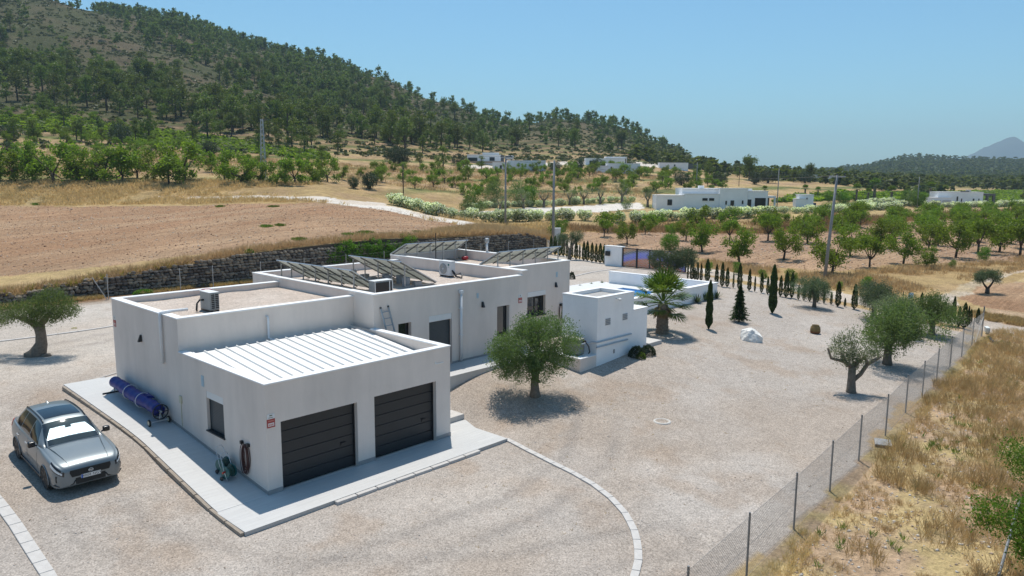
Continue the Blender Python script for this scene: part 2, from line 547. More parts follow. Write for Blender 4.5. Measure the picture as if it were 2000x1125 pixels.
def pxpoly(pts):
    return np.array([at(*p)[:2] for p in pts])

def inside(poly, x, y):
    x = np.asarray(x); y = np.asarray(y)
    c = np.zeros(x.shape, bool)
    n = len(poly)
    for i in range(n):
        x0, y0 = poly[i]; x1, y1 = poly[(i + 1) % n]
        if y0 == y1: continue
        k = ((y0 > y) != (y1 > y)) & (x < (x1 - x0) * (y - y0) / (y1 - y0) + x0)
        c ^= k
    return c

# zones, from the photograph's outlines brought down to the ground
Z_YARD = np.array([(-45, 2.3), (15.8, 7.2), (35, 8.45), (52.0, 9.6), (54.0, 18.5), (57.4, 33), (58, 40), (61.3, 50), (62, 53.2), (30, 52.6), (-45, 52.0)])
Z_FIELD = pxpoly([(-420, 570), (0, 540), (200, 520), (400, 496), (640, 468), (780, 462), (905, 440), (830, 417), (745, 407), (600, 397), (0, 401), (-400, 403)])
Z_ROAD = pxpoly([(270, 386), (400, 384.5), (560, 384), (640, 386), (745, 396), (762, 402), (880, 428), (1010, 452), (1000, 456), (870, 434), (740, 409), (640, 396), (560, 390), (400, 388)])
Z_LOT = pxpoly([(890, 414), (1040, 405), (1250, 396), (1258, 408), (1100, 417), (960, 426)])
Z_ORCH = pxpoly([(1105, 474), (1112, 456), (1280, 452), (1480, 455), (1600, 452), (1760, 436), (1850, 426), (2400, 420), (2400, 520), (1990, 512), (1800, 514), (1700, 522), (1640, 530), (1500, 522), (1340, 501), (1200, 482)])
Z_RED2 = pxpoly([(1862, 570), (1900, 558), (2150, 540), (2250, 620), (2000, 612), (1905, 598)])
Z_PATH2 = pxpoly([(1800, 588), (1850, 570), (1900, 548), (2000, 520), (2100, 510), (2100, 520), (2000, 530), (1915, 560), (1870, 592), (1840, 605)])
Z_TRACK = np.array([(52.8, -10), (53.4, 9), (55.4, 18.5), (58.7, 33), (59.2, 42), (66, 58), (72, 62), (73, 59), (66, 50), (63.0, 41), (62.4, 33), (59.2, 18.5), (57.4, 9), (57, -10)])
Z_DRIVE = np.array([(58.0, 33.6), (58.4, 40.2), (63, 42), (62, 33)])
Z_VINE = pxpoly([(1500, 398), (1620, 392), (1800, 392), (2060, 392), (2060, 372), (1800, 374), (1560, 382)])
Z_VINE2 = pxpoly([(-60, 226), (160, 232), (420, 268), (640, 300), (640, 312), (400, 292), (-60, 246)])
Z_LANE = pxpoly([(905, 322), (1060, 318), (1300, 322), (1300, 328), (1060, 326), (905, 328)])

PAL = dict(straw=(.43, .315, .155), straw2=(.36, .25, .12), gravel=(.385, .34, .302), gravel2=(.355, .298, .25), red=(.345, .205, .12), red2=(.40, .265, .165),
           pale=(.54, .46, .38), lot=(.62, .57, .51), hillrock=(.105, .085, .05), hillgreen=(.065, .07, .03), green=(.09, .13, .035), brown=(.22, .135, .075), orch=(.365, .235, .155))
TRACKS = [[(-2, 16), (3, 15.6), (9, 14.4), (15, 13.6), (19, 14.4), (22, 16.2)], [(6.6, 27), (6.2, 20), (8, 15.5), (12, 11.5), (16, 9.6)], [(-8, 36), (0, 38), (9, 40), (20, 43), (40, 44), (58, 37)], [(1, 22), (2.5, 16), (6, 11), (12, 8.8)]]
PAL = {k: np.array(v) for k, v in PAL.items()}

def zone_colour(x, y, z):
    """soil colour and zone number for arrays of ground points"""
    wx = x + (fbm(x / 2.2, y / 2.2, 3, 21) - .5) * 1.6
    wy = y + (fbm(x / 2.2, y / 2.2, 3, 33) - .5) * 1.6
    r = np.hypot(x, y)
    big = fbm(x / 14, y / 14, 4, 5)
    med = fbm(x / 3, y / 3, 3, 6)
    L = lambda a, b, t: PAL[a][None] * (1 - t[:, None]) + PAL[b][None] * t[:, None]
    sm = lambda v, a, b: np.clip((v - a) / (b - a), 0, 1)
    c = L('straw', 'straw2', sm(big, .35, .65))
    t = sm(med, .52, .75)[:, None] * .5
    c = c * (1 - t) + PAL['red2'][None] * t
    zone = np.zeros(x.shape, int)
    # hill scrub
    t = sm(z, 14, 26)[:, None]
    hs = L('hillrock', 'hillgreen', sm(fbm(x / 20, y / 20, 5, 11), .38, .62))
    c = c * (1 - t) + hs * t
    # terraces below the hill: bands of straw, soil and low green
    ter = sm(r, 125, 150) * (1 - sm(z, 22, 34))
    band = np.sin(z * 2.6 + fbm(x / 30, y / 30, 3, 14) * 6)
    t = (ter * sm(band, .55, .9))[:, None] * .8
    c = c * (1 - t) + PAL['green'][None] * t
    t = (ter * sm(-band, .6, .9))[:, None] * .6
    c = c * (1 - t) + PAL['red2'][None] * t
    # far plain
    t = (sm(r, 330, 600) * (1 - sm(z, 25, 45)))[:, None] * .75
    c = c * (1 - t) + L('green', 'straw', sm(fbm(x / 70, y / 28, 3, 17), .45, .62)) * t
    t = (sm(r, 900, 1100))[:, None]
    c = c * (1 - t) + np.array([.05, .065, .03])[None] * t
    def put(poly, a, b, tt, zn=None, warp=True):
        k = inside(poly, wx if warp else x, wy if warp else y)
        c[k] = L(a, b, tt)[k]
        if zn is not None: zone[inside(poly, x, y)] = zn
    put(Z_FIELD, 'red', 'red2', sm(fbm(x / 10, y / 3, 4, 8), .35, .7), 2)
    # the field is drier and paler towards the wall
    k = zone == 2
    t = sm(-y, -72, -58)[:, None] * .45
    c[k] = (c * (1 - t) + np.array([.40, .29, .19])[None] * t)[k]
    put(Z_VINE, 'green', 'straw2', sm(med, .5, .75))
    put(Z_VINE2, 'green', 'red2', sm(med, .45, .7))
    put(Z_ORCH, 'orch', 'red2', sm(big, .4, .7), 3)
    put(Z_RED2, 'red', 'red2', sm(med, .3, .7), 3)
    put(Z_PATH2, 'pale', 'straw', sm(med, .3, .9))
    put(Z_TRACK, 'pale', 'gravel2', sm(med, .3, .9), 4)
    put(Z_ROAD, 'pale', 'lot', sm(med, .4, .6), 4)
    put(Z_LOT, 'lot', 'lot', med, 4)
    put(Z_LANE, 'pale', 'lot', med, 4)
    put(Z_DRIVE, 'lot', 'pale', med, 4)
    put(Z_YARD, 'gravel', 'gravel2', sm(big * .5 + med * .5, .38, .62), 1)
    k = zone == 1
    t = sm(fbm(x / 5 + 40, y / 5, 4, 91), .54, .70)[:, None] * .55
    c[k] = (c * (1 - t) + np.array([.45, .405, .365])[None] * t)[k]
    t = sm(fbm(x / 1.6 + 7, y / 1.6, 4, 92), .60, .74)[:, None] * .35
    c[k] = (c * (1 - t) + np.array([.30, .215, .15])[None] * t)[k]
    # a pale hard-trodden drive from the gate past the house
    k = (zone == 1) & (y > 33) & (y < 52)
    t = sm(y, 33, 37)[:, None] * .3
    c[k] = (c * (1 - t) + PAL['lot'][None] * t)[k]
    # wheel tracks worn into the gravel
    for line in TRACKS:
        d = np.full(x.shape, 1e9)
        for (x0, y0), (x1, y1) in zip(line[:-1], line[1:]):
            ex, ey = x1 - x0, y1 - y0
            tt = np.clip(((x - x0) * ex + (y - y0) * ey) / (ex * ex + ey * ey), 0, 1)
            d = np.minimum(d, np.hypot(x - x0 - tt * ex, y - y0 - tt * ey))
        tr = np.exp(-((d - .78) / .24) ** 2) * np.clip(fbm(x / 2.5, y / 2.5, 3, 81) * 2.2 - .45, 0, 1)
        edge = np.exp(-((d - 1.15) / .16) ** 2) * .5
        t = (tr * .5 * (zone == 1))[:, None]
        c = c * (1 - t) + np.array([.25, .225, .205])[None] * t
        t = (edge * .4 * (zone == 1))[:, None]
        c = c * (1 - t) + np.array([.43, .39, .35])[None] * t
    # sandy, stony ground outside the fence
    k = (zone == 0) & (y < 12) & (x > 5)
    t = (sm(fbm(x / 1.3, y / 1.3, 4, 83), .38, .6))[:, None]
    c[k] = (np.array([.43, .305, .20])[None] * (1 - t) + np.array([.44, .335, .17])[None] * t)[k]
    k = (y > 51.5) & (y < WALL_Y) & (x < 62)
    c[k] = L('gravel2', 'brown', sm(med + (wy - 53) * .35, .3, .7))[k]
    return c, zone

def grid_mesh(name, X, Y, drop=None, keep=None, mats=None):
    """terrain grid from 2-D arrays of x and y, split by zone into plain setting objects"""
    Zh = height(X.ravel(), Y.ravel()).reshape(X.shape)
    if drop is not None: Zh = Zh - drop
    x, y, z = X.ravel(), Y.ravel(), Zh.ravel()
    c, zone = zone_colour(x, y, z)
    nr, nc = X.shape
    idx = np.arange(nr * nc).reshape(nr, nc)
    F = np.stack([idx[:-1, :-1], idx[:-1, 1:], idx[1:, 1:], idx[1:, :-1]], -1).reshape(-1, 4)
    if keep is not None: F = F[keep(x[F].mean(1), y[F].mean(1))]
    fz = zone[F[:, 0]]
    out = []
    for zn, (nm, mat) in mats.items():
        f = F[fz == zn]
        if not len(f): continue
        u, inv = np.unique(f, return_inverse=True)
        me = mesh_np(nm, np.stack([x[u], y[u], z[u]], -1), inv.reshape(-1, 4))
        ca = me.color_attributes.new('Col', 'FLOAT_COLOR', 'POINT')
        ca.data.foreach_set('color', np.concatenate([c[u], np.ones((len(u), 1))], 1).astype(np.float32).ravel())
        me.materials.append(mat)
        me.polygons.foreach_set('use_smooth', np.ones(len(me.polygons), bool))
        o = link(nm, me)
        tag(o, kind='structure')
        out.append(o)
    return out

def mesh_np(name, V, F, mat_idx=None):
    me = bpy.data.meshes.new(name)
    V = np.asarray(V, np.float32); F = np.asarray(F, np.int32)
    k = F.shape[1]
    me.vertices.add(len(V)); me.vertices.foreach_set('co', V.ravel())
    me.loops.add(F.size); me.loops.foreach_set('vertex_index', F.ravel())
    me.polygons.add(len(F))
    me.polygons.foreach_set('loop_start', np.arange(0, F.size, k, dtype=np.int32))
    if mat_idx is not None: me.polygons.foreach_set('material_index', np.asarray(mat_idx, np.int32))
    me.update(calc_edges=True)
    return me

gm_gravel = ground_mat('yard gravel', 'gravel')
gm_field = ground_mat('tilled soil', 'field')
gm_grass = ground_mat('dry ground', 'grass')
gm_hill = ground_mat('hill ground', 'hill')
# near sheet: two strips meeting at the stone wall, so the step in level falls behind the stones
NX0, NX1, NY0, NY1 = -34.0, 84.0, -24.0, 76.0
near_m = {0: ('dry_ground', gm_grass), 1: ('gravel_yard', gm_gravel), 2: ('tilled_field', gm_field), 3: ('orchard_soil', gm_field), 4: ('dirt_track', gm_gravel)}
xs = np.concatenate([np.arange(NX0, 0, .5), np.arange(0, 46, .2), np.arange(46, NX1 + .01, .5)])
ys = np.concatenate([np.arange(NY0, 2, .5), np.arange(2, 36, .2), np.arange(36, WALL_Y - .01, .5), [WALL_Y - .01, WALL_Y + .02], np.arange(WALL_Y + .5, NY1 + .01, .5)])
GX, GY = np.meshgrid(xs, ys)
grid_mesh('near', GX, GY, mats=near_m)
# far sheet, in rings round the site, tucked a little under the near sheet where they overlap
far_m = {0: ('hillside', gm_hill), 1: ('dry_ground', gm_grass), 2: ('tilled_field', gm_field), 3: ('orchard_soil', gm_field), 4: ('dirt_track', gm_gravel)}
ra = [18.0]
while ra[-1] < 6500: ra.append(ra[-1] * (1.011 if ra[-1] < 260 else 1.014 if ra[-1] < 800 else 1.05))
ra = np.array(ra)
aa = np.concatenate([np.linspace(YAW - math.pi, YAW - .72, 50)[:-1], np.linspace(YAW - .72, YAW + .72, 560), np.linspace(YAW + .72, YAW + math.pi, 50)[1:]])
RR, AA = np.meshgrid(ra, aa, indexing='ij')
FX, FY = RR * np.sin(AA), RR * np.cos(AA)
inn = np.minimum(np.minimum(FX - NX0, NX1 - FX), np.minimum(FY - NY0, NY1 - FY))
grid_mesh('far', FX, FY, drop=np.where(inn > 0, .03, 0), keep=lambda x, y: np.minimum(np.minimum(x - NX0, NX1 - x), np.minimum(y - NY0, NY1 - y)) < 1.2, mats=far_m)
# ------------------------------------------------------------------ the villa
M_wall = plaster('white plaster', (.735, .65, .585), .10)
M_cope = plain('white coping', (.74, .735, .73), .7, var=.05, scale=3)
M_skirt = plain('grey tile skirting', (.30, .29, .285), .6, var=.12, scale=5)
M_tile = None
def tile_mat():
    m, nt, bs = new_mat('wood look floor tile')
    v = obj_vec(nt)
    st = noise(nt, 1.0, 4, .6, obj_vec(nt, (1.2, 9, 1)))
    br = node(nt, 'ShaderNodeTexBrick')
    br.inputs['Scale'].default_value = 1.0
    br.inputs['Brick Width'].default_value = 1.2
    br.inputs['Row Height'].default_value = .2
    br.inputs['Mortar Size'].default_value = .004
    br.inputs['Color1'].default_value = (1.0, 1.0, 1.0, 1); br.inputs['Color2'].default_value = (.95, .95, .955, 1); br.inputs['Mortar'].default_value = (.80, .79, .78, 1)
    nt.links.new(v, br.inputs['Vector'])
    f = maprange(nt, st, .3, .7, .95, 1.04)
    mx = node(nt, 'ShaderNodeVectorMath', operation='SCALE')
    nt.links.new(br.outputs['Color'], mx.inputs[0]); nt.links.new(f, mx.inputs['Scale'])
    c = mixc(nt, 1.0, mx.outputs[0], (.52, .515, .505), 'MULTIPLY')
    nt.links.new(c, bs.inputs['Base Color'])
    bs.inputs['Roughness'].default_value = .55
    return m
M_tile = tile_mat()
M_dark = plain('anthracite panel', (.018, .021, .024), .38, var=.08, scale=2, spec=.4)
M_slat = plain('anthracite slats', (.05, .065, .075), .45, var=.06, scale=2)
M_glass = plain('dark window glass', (.012, .016, .02), .04, var=.05, spec=1.0)
M_black = plain('black metal', (.012, .012, .014), .4, var=.05)
M_white = plain('white enamel', (.72, .72, .71), .45, var=.05, scale=3)
M_sheet = plain('white roof sheet', (.78, .77, .745), .5, var=.03, scale=1.5)
M_pvc = plain('white pvc', (.70, .715, .73), .4, var=.04)
M_alu = plain('galvanised metal', (.42, .43, .44), .42, metal=.75, var=.1, scale=9)
M_alu2 = plain('aluminium', (.60, .61, .62), .4, metal=.6, var=.06, scale=5)
M_conc = plain('concrete', (.36, .345, .33), .9, var=.16, scale=6, bmp=.25)
M_kerb = plain('pale kerb concrete', (.50, .475, .45), .85, var=.10, scale=5, bmp=.2)
M_red = plain('red print', (.36, .035, .03), .5, var=.05)
M_ball = ground_mat('roof gravel', 'gravel')
M_rubber = plain('black rubber', (.02, .02, .02), .8, var=.1)
M_bluevent = plain('pale blue vent', (.42, .55, .62), .6, var=.06)

villa = empty('villa', (10.26, 19.48, 0), 0, 'large white flat roofed villa of stepped cubes with double garage in front', 'house')
VO = Vector((10.26, 19.48, 0))
def vbuild(mb, name, mat, parent=villa, **k):
    """children keep world coordinates: the mesh is shifted by the parent's origin"""
    o = parent
    off = Vector((0, 0, 0))
    while o is not None:
        off += o.location; o = o.parent
    mb.v = [(v[0] - off.x, v[1] - off.y, v[2] - off.z) for v in mb.v]
    return mb.build(name, mat, parent, **k)
def part_empty(name, loc, parent):
    o = bpy.data.objects.new(name, None); COL.objects.link(o)
    off = Vector((0, 0, 0)); p = parent
    while p is not None:
        off += p.location; p = p.parent
    o.location = Vector(loc) - off; o.parent = parent
    return o

GX0, GX1, GY0, GY1, GZ = 10.26, 17.46, 19.48, 25.32, 3.38
LY1, LZ = 31.5, 4.53
MX0, MX1, MY0, MY1, MZ = 17.40, 26.15, 23.94, 33.7, 4.73
HX0, HX1, HY0, HY1, HZ = 26.15, 31.45, 25.29, 34.25, 4.95
D1 = (10.73, 13.44, -.05, 2.14); D2 = (14.11, 16.79, -.05, 2.18)
WG = (22.16, 23.36, 1.07, 2.40)          # shuttered window in the left wall, with its box

# garage block
w = MB()
w.wall((GX0, GY0, 0), (1, 0, 0), GX1 - GX0, -.3, GZ - .05, [(D1[0] - GX0, D1[1] - GX0, -.05, D1[3]), (D2[0] - GX0, D2[1] - GX0, -.05, D2[3])], .28, n=(0, -1, 0))
w.wall((GX0, GY0, 0), (0, 1, 0), GY1 - GY0, -.3, GZ - .05, [(WG[0] - GY0, WG[1] - GY0, WG[2], WG[3])], .16, n=(-1, 0, 0))
w.wall((GX1, GY0, 0), (0, 1, 0), MY0 - GY0, -.3, GZ - .05, [], .1, n=(1, 0, 0))
# inner faces of the garage parapets
w.wall((GX0 + .24, GY0 + .24, 0), (1, 0, 0), GX1 - GX0 - .48, 2.3, GZ - .05, n=(0, 1, 0))
w.wall((GX0 + .24, GY0 + .24, 0), (0, 1, 0), GY1 - GY0 - .24, 2.3, GZ - .05, n=(1, 0, 0))
w.wall((GX1 - .24, GY0 + .24, 0), (0, 1, 0), GY1 - GY0 - .24, 2.3, GZ - .05, n=(-1, 0, 0))
vbuild(w, 'garage_wall', M_wall)
# low block
w = MB()
w.wall((GX0, GY1, 0), (0, 1, 0), LY1 - GY1, -.3, LZ - .05, n=(-1, 0, 0))
w.wall((GX0, GY1, 0), (1, 0, 0), MX0 - GX0, 2.0, LZ - .05, n=(0, -1, 0))
w.wall((GX0, LY1, 0), (1, 0, 0), MX0 - GX0, 0, LZ - .05, n=(0, 1, 0))
w.wall((GX0 + .26, GY1 + .26, 0), (1, 0, 0), MX0 - GX0 - .26, 4.0, LZ - .05, n=(0, 1, 0))
w.wall((GX0 + .26, GY1 + .26, 0), (0, 1, 0), LY1 - GY1 - .52, 4.0, LZ - .05, n=(1, 0, 0))
w.wall((GX0 + .26, LY1 - .26, 0), (1, 0, 0), MX0 - GX0 - .26, 4.0, LZ - .05, n=(0, -1, 0))
vbuild(w, 'low_wall', M_wall)
# middle block: door, two slot windows in the front
WM1 = (18.62, 19.30, 2.30, 3.36); WM2 = (24.42, 25.25, 2.0, 3.38); DM = (20.27, 21.58, 1.18, 3.47)
w = MB()
w.wall((MX0, MY0, 0), (1, 0, 0), MX1 + .35 - MX0, .3, MZ - .05, [(a - MX0, b - MX0, c, d) for a, b, c, d in (WM1, WM2, DM)], .24, n=(0, -1, 0))
w.wall((MX0, MY0, 0), (0, 1, 0), MY1 - MY0, .3, MZ - .05, n=(-1, 0, 0))
w.wall((MX0, MY1, 0), (1, 0, 0), MX1 - MX0, .3, MZ - .05, n=(0, 1, 0))
w.wall((MX0 + .26, MY0 + .26, 0), (1, 0, 0), MX1 - MX0 - .26, 4.0, MZ - .05, n=(0, 1, 0))
w.wall((MX0 + .26, MY0 + .26, 0), (0, 1, 0), MY1 - MY0 - .52, 4.0, MZ - .05, n=(1, 0, 0))
w.wall((MX0 + .26, MY1 - .26, 0), (1, 0, 0), MX1 - MX0 - .26, 4.0, MZ - .05, n=(0, -1, 0))
vbuild(w, 'middle_wall', M_wall)
# high block with its projecting pier
WH = (28.02, 29.45, 2.24, 3.52)
w = MB()
w.wall((HX0 + .35, HY0, 0), (1, 0, 0), HX1 - HX0 - .35, .3, HZ - .05, [(WH[0] - HX0 - .35, WH[1] - HX0 - .35, WH[2], WH[3])], .2, n=(0, -1, 0))
w.wall((HX0, MY0 + .003, 0), (0, 1, 0), HY1 - MY0 - .003, 4.0, HZ - .05, n=(-1, 0, 0))
w.wall((HX0, MY0 + .003, 0), (1, 0, 0), .35, MZ - .05, HZ - .05, n=(0, -1, 0))
w.wall((HX0 + .35, MY0, 0), (0, 1, 0), HY0 - MY0, .3, HZ - .05, n=(1, 0, 0))
w.wall((HX1, HY0, 0), (0, 1, 0), HY1 - HY0, .3, HZ - .05, n=(1, 0, 0))
w.wall((HX0, HY1, 0), (1, 0, 0), HX1 - HX0, .3, HZ - .05, n=(0, 1, 0))
w.wall((HX0 + .26, HY0 + .26, 0), (1, 0, 0), HX1 - HX0 - .52, 4.0, HZ - .05, n=(0, 1, 0))
w.wall((HX0 + .26, HY0 + .26, 0), (0, 1, 0), HY1 - HY0 - .52, 4.0, HZ - .05, n=(1, 0, 0))
w.wall((HX1 - .26, HY0 + .26, 0), (0, 1, 0), HY1 - HY0 - .52, 4.0, HZ - .05, n=(-1, 0, 0))
w.wall((HX0 + .26, HY1 - .26, 0), (1, 0, 0), HX1 - HX0 - .52, 4.0, HZ - .05, n=(0, -1, 0))
vbuild(w, 'high_wall', M_wall)
# copings: white slabs over the parapets, mitred by butting
def coping(x0, x1, y0, y1, z, t=.05):
    m = MB(); m.box(x0, x1, y0, y1, z - t, z)
    vbuild(m, 'coping', M_cope, bevel=.008, segs=1)
e = .025
coping(GX0 - e, GX1 + e, GY0 - e, GY0 + .27, GZ)
coping(GX0 - e, GX0 + .27, GY0 + .27, GY1, GZ)
coping(GX1 - .27, GX1 + e, GY0 + .27, MY0, GZ)
coping(GX0 - e, MX0, GY1 - e, GY1 + .29, LZ)
coping(GX0 - e, GX0 + .29, GY1 + .29, LY1 - .29, LZ)
coping(GX0 - e, MX0, LY1 - .29, LY1 + e, LZ)
coping(MX0 - e, MX1, MY0 - e, MY0 + .29, MZ)
coping(MX0 - e, MX0 + .29, MY0 + .29, MY1 - .29, MZ)
coping(MX0 - e, MX1, MY1 - .29, MY1 + e, MZ)
coping(HX0 - e, HX0 + .375, MY0 - e, HY0 + .29, HZ)
coping(HX0 - e, HX0 + .29, HY0 + .29, HY1 - .29, HZ)
coping(HX0 + .375, HX1 + e, HY0 - e, HY0 + .29, HZ)
coping(HX1 - .29, HX1 + e, HY0 + .29, HY1 - .29, HZ)
coping(HX0 - e, HX1 + e, HY1 - .29, HY1 + e, HZ)
# gravel flat roofs
def roof(x0, x1, y0, y1, z):
    nx, ny = int((x1 - x0) / .25) + 2, int((y1 - y0) / .25) + 2
    X, Y = np.meshgrid(np.linspace(x0, x1, nx), np.linspace(y0, y1, ny))
    Z = z + (fbm(X / .8, Y / .8, 3, 4) - .5) * .07
    idx = np.arange(nx * ny).reshape(ny, nx)
    F = np.stack([idx[:-1, :-1], idx[:-1, 1:], idx[1:, 1:], idx[1:, :-1]], -1).reshape(-1, 4)
    V = np.stack([X.ravel() - VO.x, Y.ravel() - VO.y, Z.ravel()], -1)
    me = mesh_np('roof_gravel', V, F)
    ca = me.color_attributes.new('Col', 'FLOAT_COLOR', 'POINT')
    t = np.clip(fbm(X / 1.5, Y / 1.5, 3, 2).ravel() * 2 - .5, 0, 1)[:, None]
    c = np.array([.50, .43, .375]) * (1 - t) + np.array([.46, .38, .32]) * t
    ca.data.foreach_set('color', np.concatenate([c, np.ones((len(c), 1))], 1).astype(np.float32).ravel())
    me.materials.append(M_ball)
    o = link('roof_gravel', me, villa); o['kind'] = 'stuff'
roof(GX0 + .26, MX0, GY1 + .26, LY1 - .26, 4.27)
roof(MX0 + .26, MX1, MY0 + .26, MY1 - .26, 4.33)
roof(HX0 + .26, HX1 - .26, HY0 + .26, HY1 - .26, 4.38)
# ribbed sheet roof over the garage, falling to the front
M_under = plain('white screed', (.6, .59, .58), .8, var=.06)
m = MB(); m.hexa([(GX0 + .245, GY0 + .245, 2.30), (GX1 - .245, GY0 + .245, 2.30), (GX1 - .245, GY1 - .003, 2.30), (GX0 + .245, GY1 - .003, 2.30)],
                 [(GX0 + .245, GY0 + .245, 2.66), (GX1 - .245, GY0 + .245, 2.66), (GX1 - .245, GY1 - .003, 3.12), (GX0 + .245, GY1 - .003, 3.12)])
vbuild(m, 'roof_deck', M_under)
nsh = 17
sw = (GX1 - GX0 - .62) / nsh
ya, yb = GY0 + .33, GY1 - .42
za, zb = 2.84, 3.32
proto = None
for i in range(nsh):
    if proto is None:
        m = MB()
        m.hexa([(0, 0, -.03), (sw - .006, 0, -.03), (sw - .006, yb - ya, zb - za - .03), (0, yb - ya, zb - za - .03)],
               [(0, 0, 0), (sw - .006, 0, 0), (sw - .006, yb - ya, zb - za), (0, yb - ya, zb - za)])
        m.hexa([(-.02, 0, .001), (.045, 0, .001), (.045, yb - ya, zb - za + .001), (-.02, yb - ya, zb - za + .001)],
               [(-.005, 0, .055), (.03, 0, .055), (.03, yb - ya, zb - za + .055), (-.005, yb - ya, zb - za + .055)])
        proto = m.build('roof_sheet', M_sheet, villa)
        o = proto
    else:
        o = proto.copy(); COL.objects.link(o)
    o.location = (GX0 + .30 + i * sw - VO.x, ya - VO.y - (.35 if i == nsh - 1 else 0), za - (.018 if i == nsh - 1 else 0))
m = MB(); m.box(GX0 + .27, GX1 - .26, yb + .0, GY1 - .01, 3.15, 3.17)
vbuild(m, 'roof_gutter', M_pvc)
# garage doors: six wide panels each
def garage_door(x0, x1, z0, z1, label=None):
    d = part_empty('garage_door', ((x0 + x1) / 2, GY0 + .2, z0), villa)
    if label: d['label'] = label
    n = 6
    hgt = (z1 - z0 - .03) / n
    p0 = None
    for i in range(n):
        if p0 is None:
            m = MB(); m.box(x0 + .05, x1 - .05, GY0 + .19, GY0 + .23, z0 + .02, z0 + .02 + hgt - .014)
            p0 = vbuild(m, 'door_panel', M_dark, d, bevel=.006, segs=1)
        else:
            c = p0.copy(); COL.objects.link(c); c.location.z = p0.location.z + i * hgt
    m = MB(); m.box(x0 + .003, x0 + .045, GY0 + .16, GY0 + .24, z0, z1); m.box(x1 - .045, x1 - .003, GY0 + .16, GY0 + .24, z0, z1); m.box(x0 + .047, x1 - .047, GY0 + .16, GY0 + .188, z1 - .05, z1 - .003)
    m.box(x0 + .02, x1 - .02, GY0 + .24, GY0 + .27, z0, z1)
    vbuild(m, 'door_frame', M_black, d)
    m = MB(); xh = x1 - .52
    m.box(xh - .02, xh + .02, GY0 + .165, GY0 + .19, z0 + .78, z0 + .92); m.box(xh - .01, xh + .17, GY0 + .13, GY0 + .155, z0 + .86, z0 + .895); m.box(xh - .012, xh + .012, GY0 + .14, GY0 + .17, z0 + .86, z0 + .89)
    vbuild(m, 'handle', M_black, d)
garage_door(D1[0], D1[1], -.02, D1[3])
garage_door(D2[0], D2[1], -.02, D2[3])
# shuttered window in the left wall
def shutter(axis, a0, a1, p, z0, z1, inward, boxh=.24, sill=True):
    """roller shutter with white box above, slats below; axis x: wall runs along x at y = p"""
    d = part_empty('shutter_window', ((a0 + a1) / 2, p, z0) if axis == 'x' else (p, (a0 + a1) / 2, z0), villa)
    def B(m, u0, u1, d0, d1, h0, h1):
        if axis == 'x': m.box(u0, u1, p + d0, p + d1, h0, h1)
        else: m.box(p + d0, p + d1, u0, u1, h0, h1)
    m = MB(); B(m, a0 + .003, a1 - .003, .012, inward - .01, z1 - boxh, z1 - .003); vbuild(m, 'shutter_box', M_white, d, bevel=.006, segs=1)
    m = MB(); z = z0 + .03
    while z < z1 - boxh - .01:
        B(m, a0 + .045, a1 - .045, inward - .05, inward - .03, z, min(z + .05, z1 - boxh - .004)); z += .055
    B(m, a0 + .04, a1 - .04, inward - .03, inward - .02, z0 + .01, z1 - boxh)
    vbuild(m, 'shutter_slats', M_slat, d)
    for r0, r1 in ((a0 + .003, a0 + .044), (a1 - .044, a1 - .003)):
        m = MB(); B(m, r0, r1, inward - .06, inward - .01, z0 + .02, z1 - boxh - .003); vbuild(m, 'guide_rail', M_dark, d)
    if sill:
        m = MB(); B(m, a0 - .04, a1 + .04, -.05, inward - .02, z0 - .035, z0 + .004); vbuild(m, 'sill', M_dark, d)
    return d
shutter('y', WG[0], WG[1], GX0, WG[2], WG[3], .155)
shutter('x', DM[0], DM[1], MY0, DM[2], DM[3], .2, .27, False)
# glazed windows in the middle and high blocks
def window(x0, x1, y, z0, z1, panes, boxh=0.0):
    d = part_empty('window', ((x0 + x1) / 2, y, z0), villa)
    zt = z1 - boxh
    if boxh:
        m = MB(); m.box(x0 + .003, x1 - .003, y - .16, y + .0, zt, z1 - .003); vbuild(m, 'shutter_box', M_white, d, bevel=.006, segs=1)
    m = MB()
    m.box(x0 + .003, x0 + .06, y, y + .05, z0 + .003, zt - .003); m.box(x1 - .06, x1 - .003, y, y + .05, z0 + .003, zt - .003)
    m.box(x0 + .062, x1 - .062, y, y + .05, zt - .063, zt - .003); m.box(x0 + .062, x1 - .062, y, y + .05, z0 + .003, z0 + .063)
    for k in range(1, panes):
        xm = x0 + (x1 - x0) * k / panes
        m.box(xm - .035, xm + .035, y - .01, y + .048, z0 + .065, zt - .065)
    vbuild(m, 'frame', M_dark, d)
    for k in range(panes):
        a, b = x0 + (x1 - x0) * k / panes, x0 + (x1 - x0) * (k + 1) / panes
        m = MB(); m.box(a + .04, b - .04, y + .02, y + .035, z0 + .05, zt - .05); vbuild(m, 'glass', M_glass, d)
    m = MB(); m.box(x0 - .03, x1 + .03, y - .24, y - .004, z0 - .03, z0 + .004); vbuild(m, 'sill', M_dark, d)
window(WM1[0], WM1[1], MY0 + .19, WM1[2], WM1[3], 1)
window(WM2[0], WM2[1], MY0 + .19, WM2[2], WM2[3], 1)
window(WH[0], WH[1], HY0 + .15, WH[2], WH[3], 2, .26)
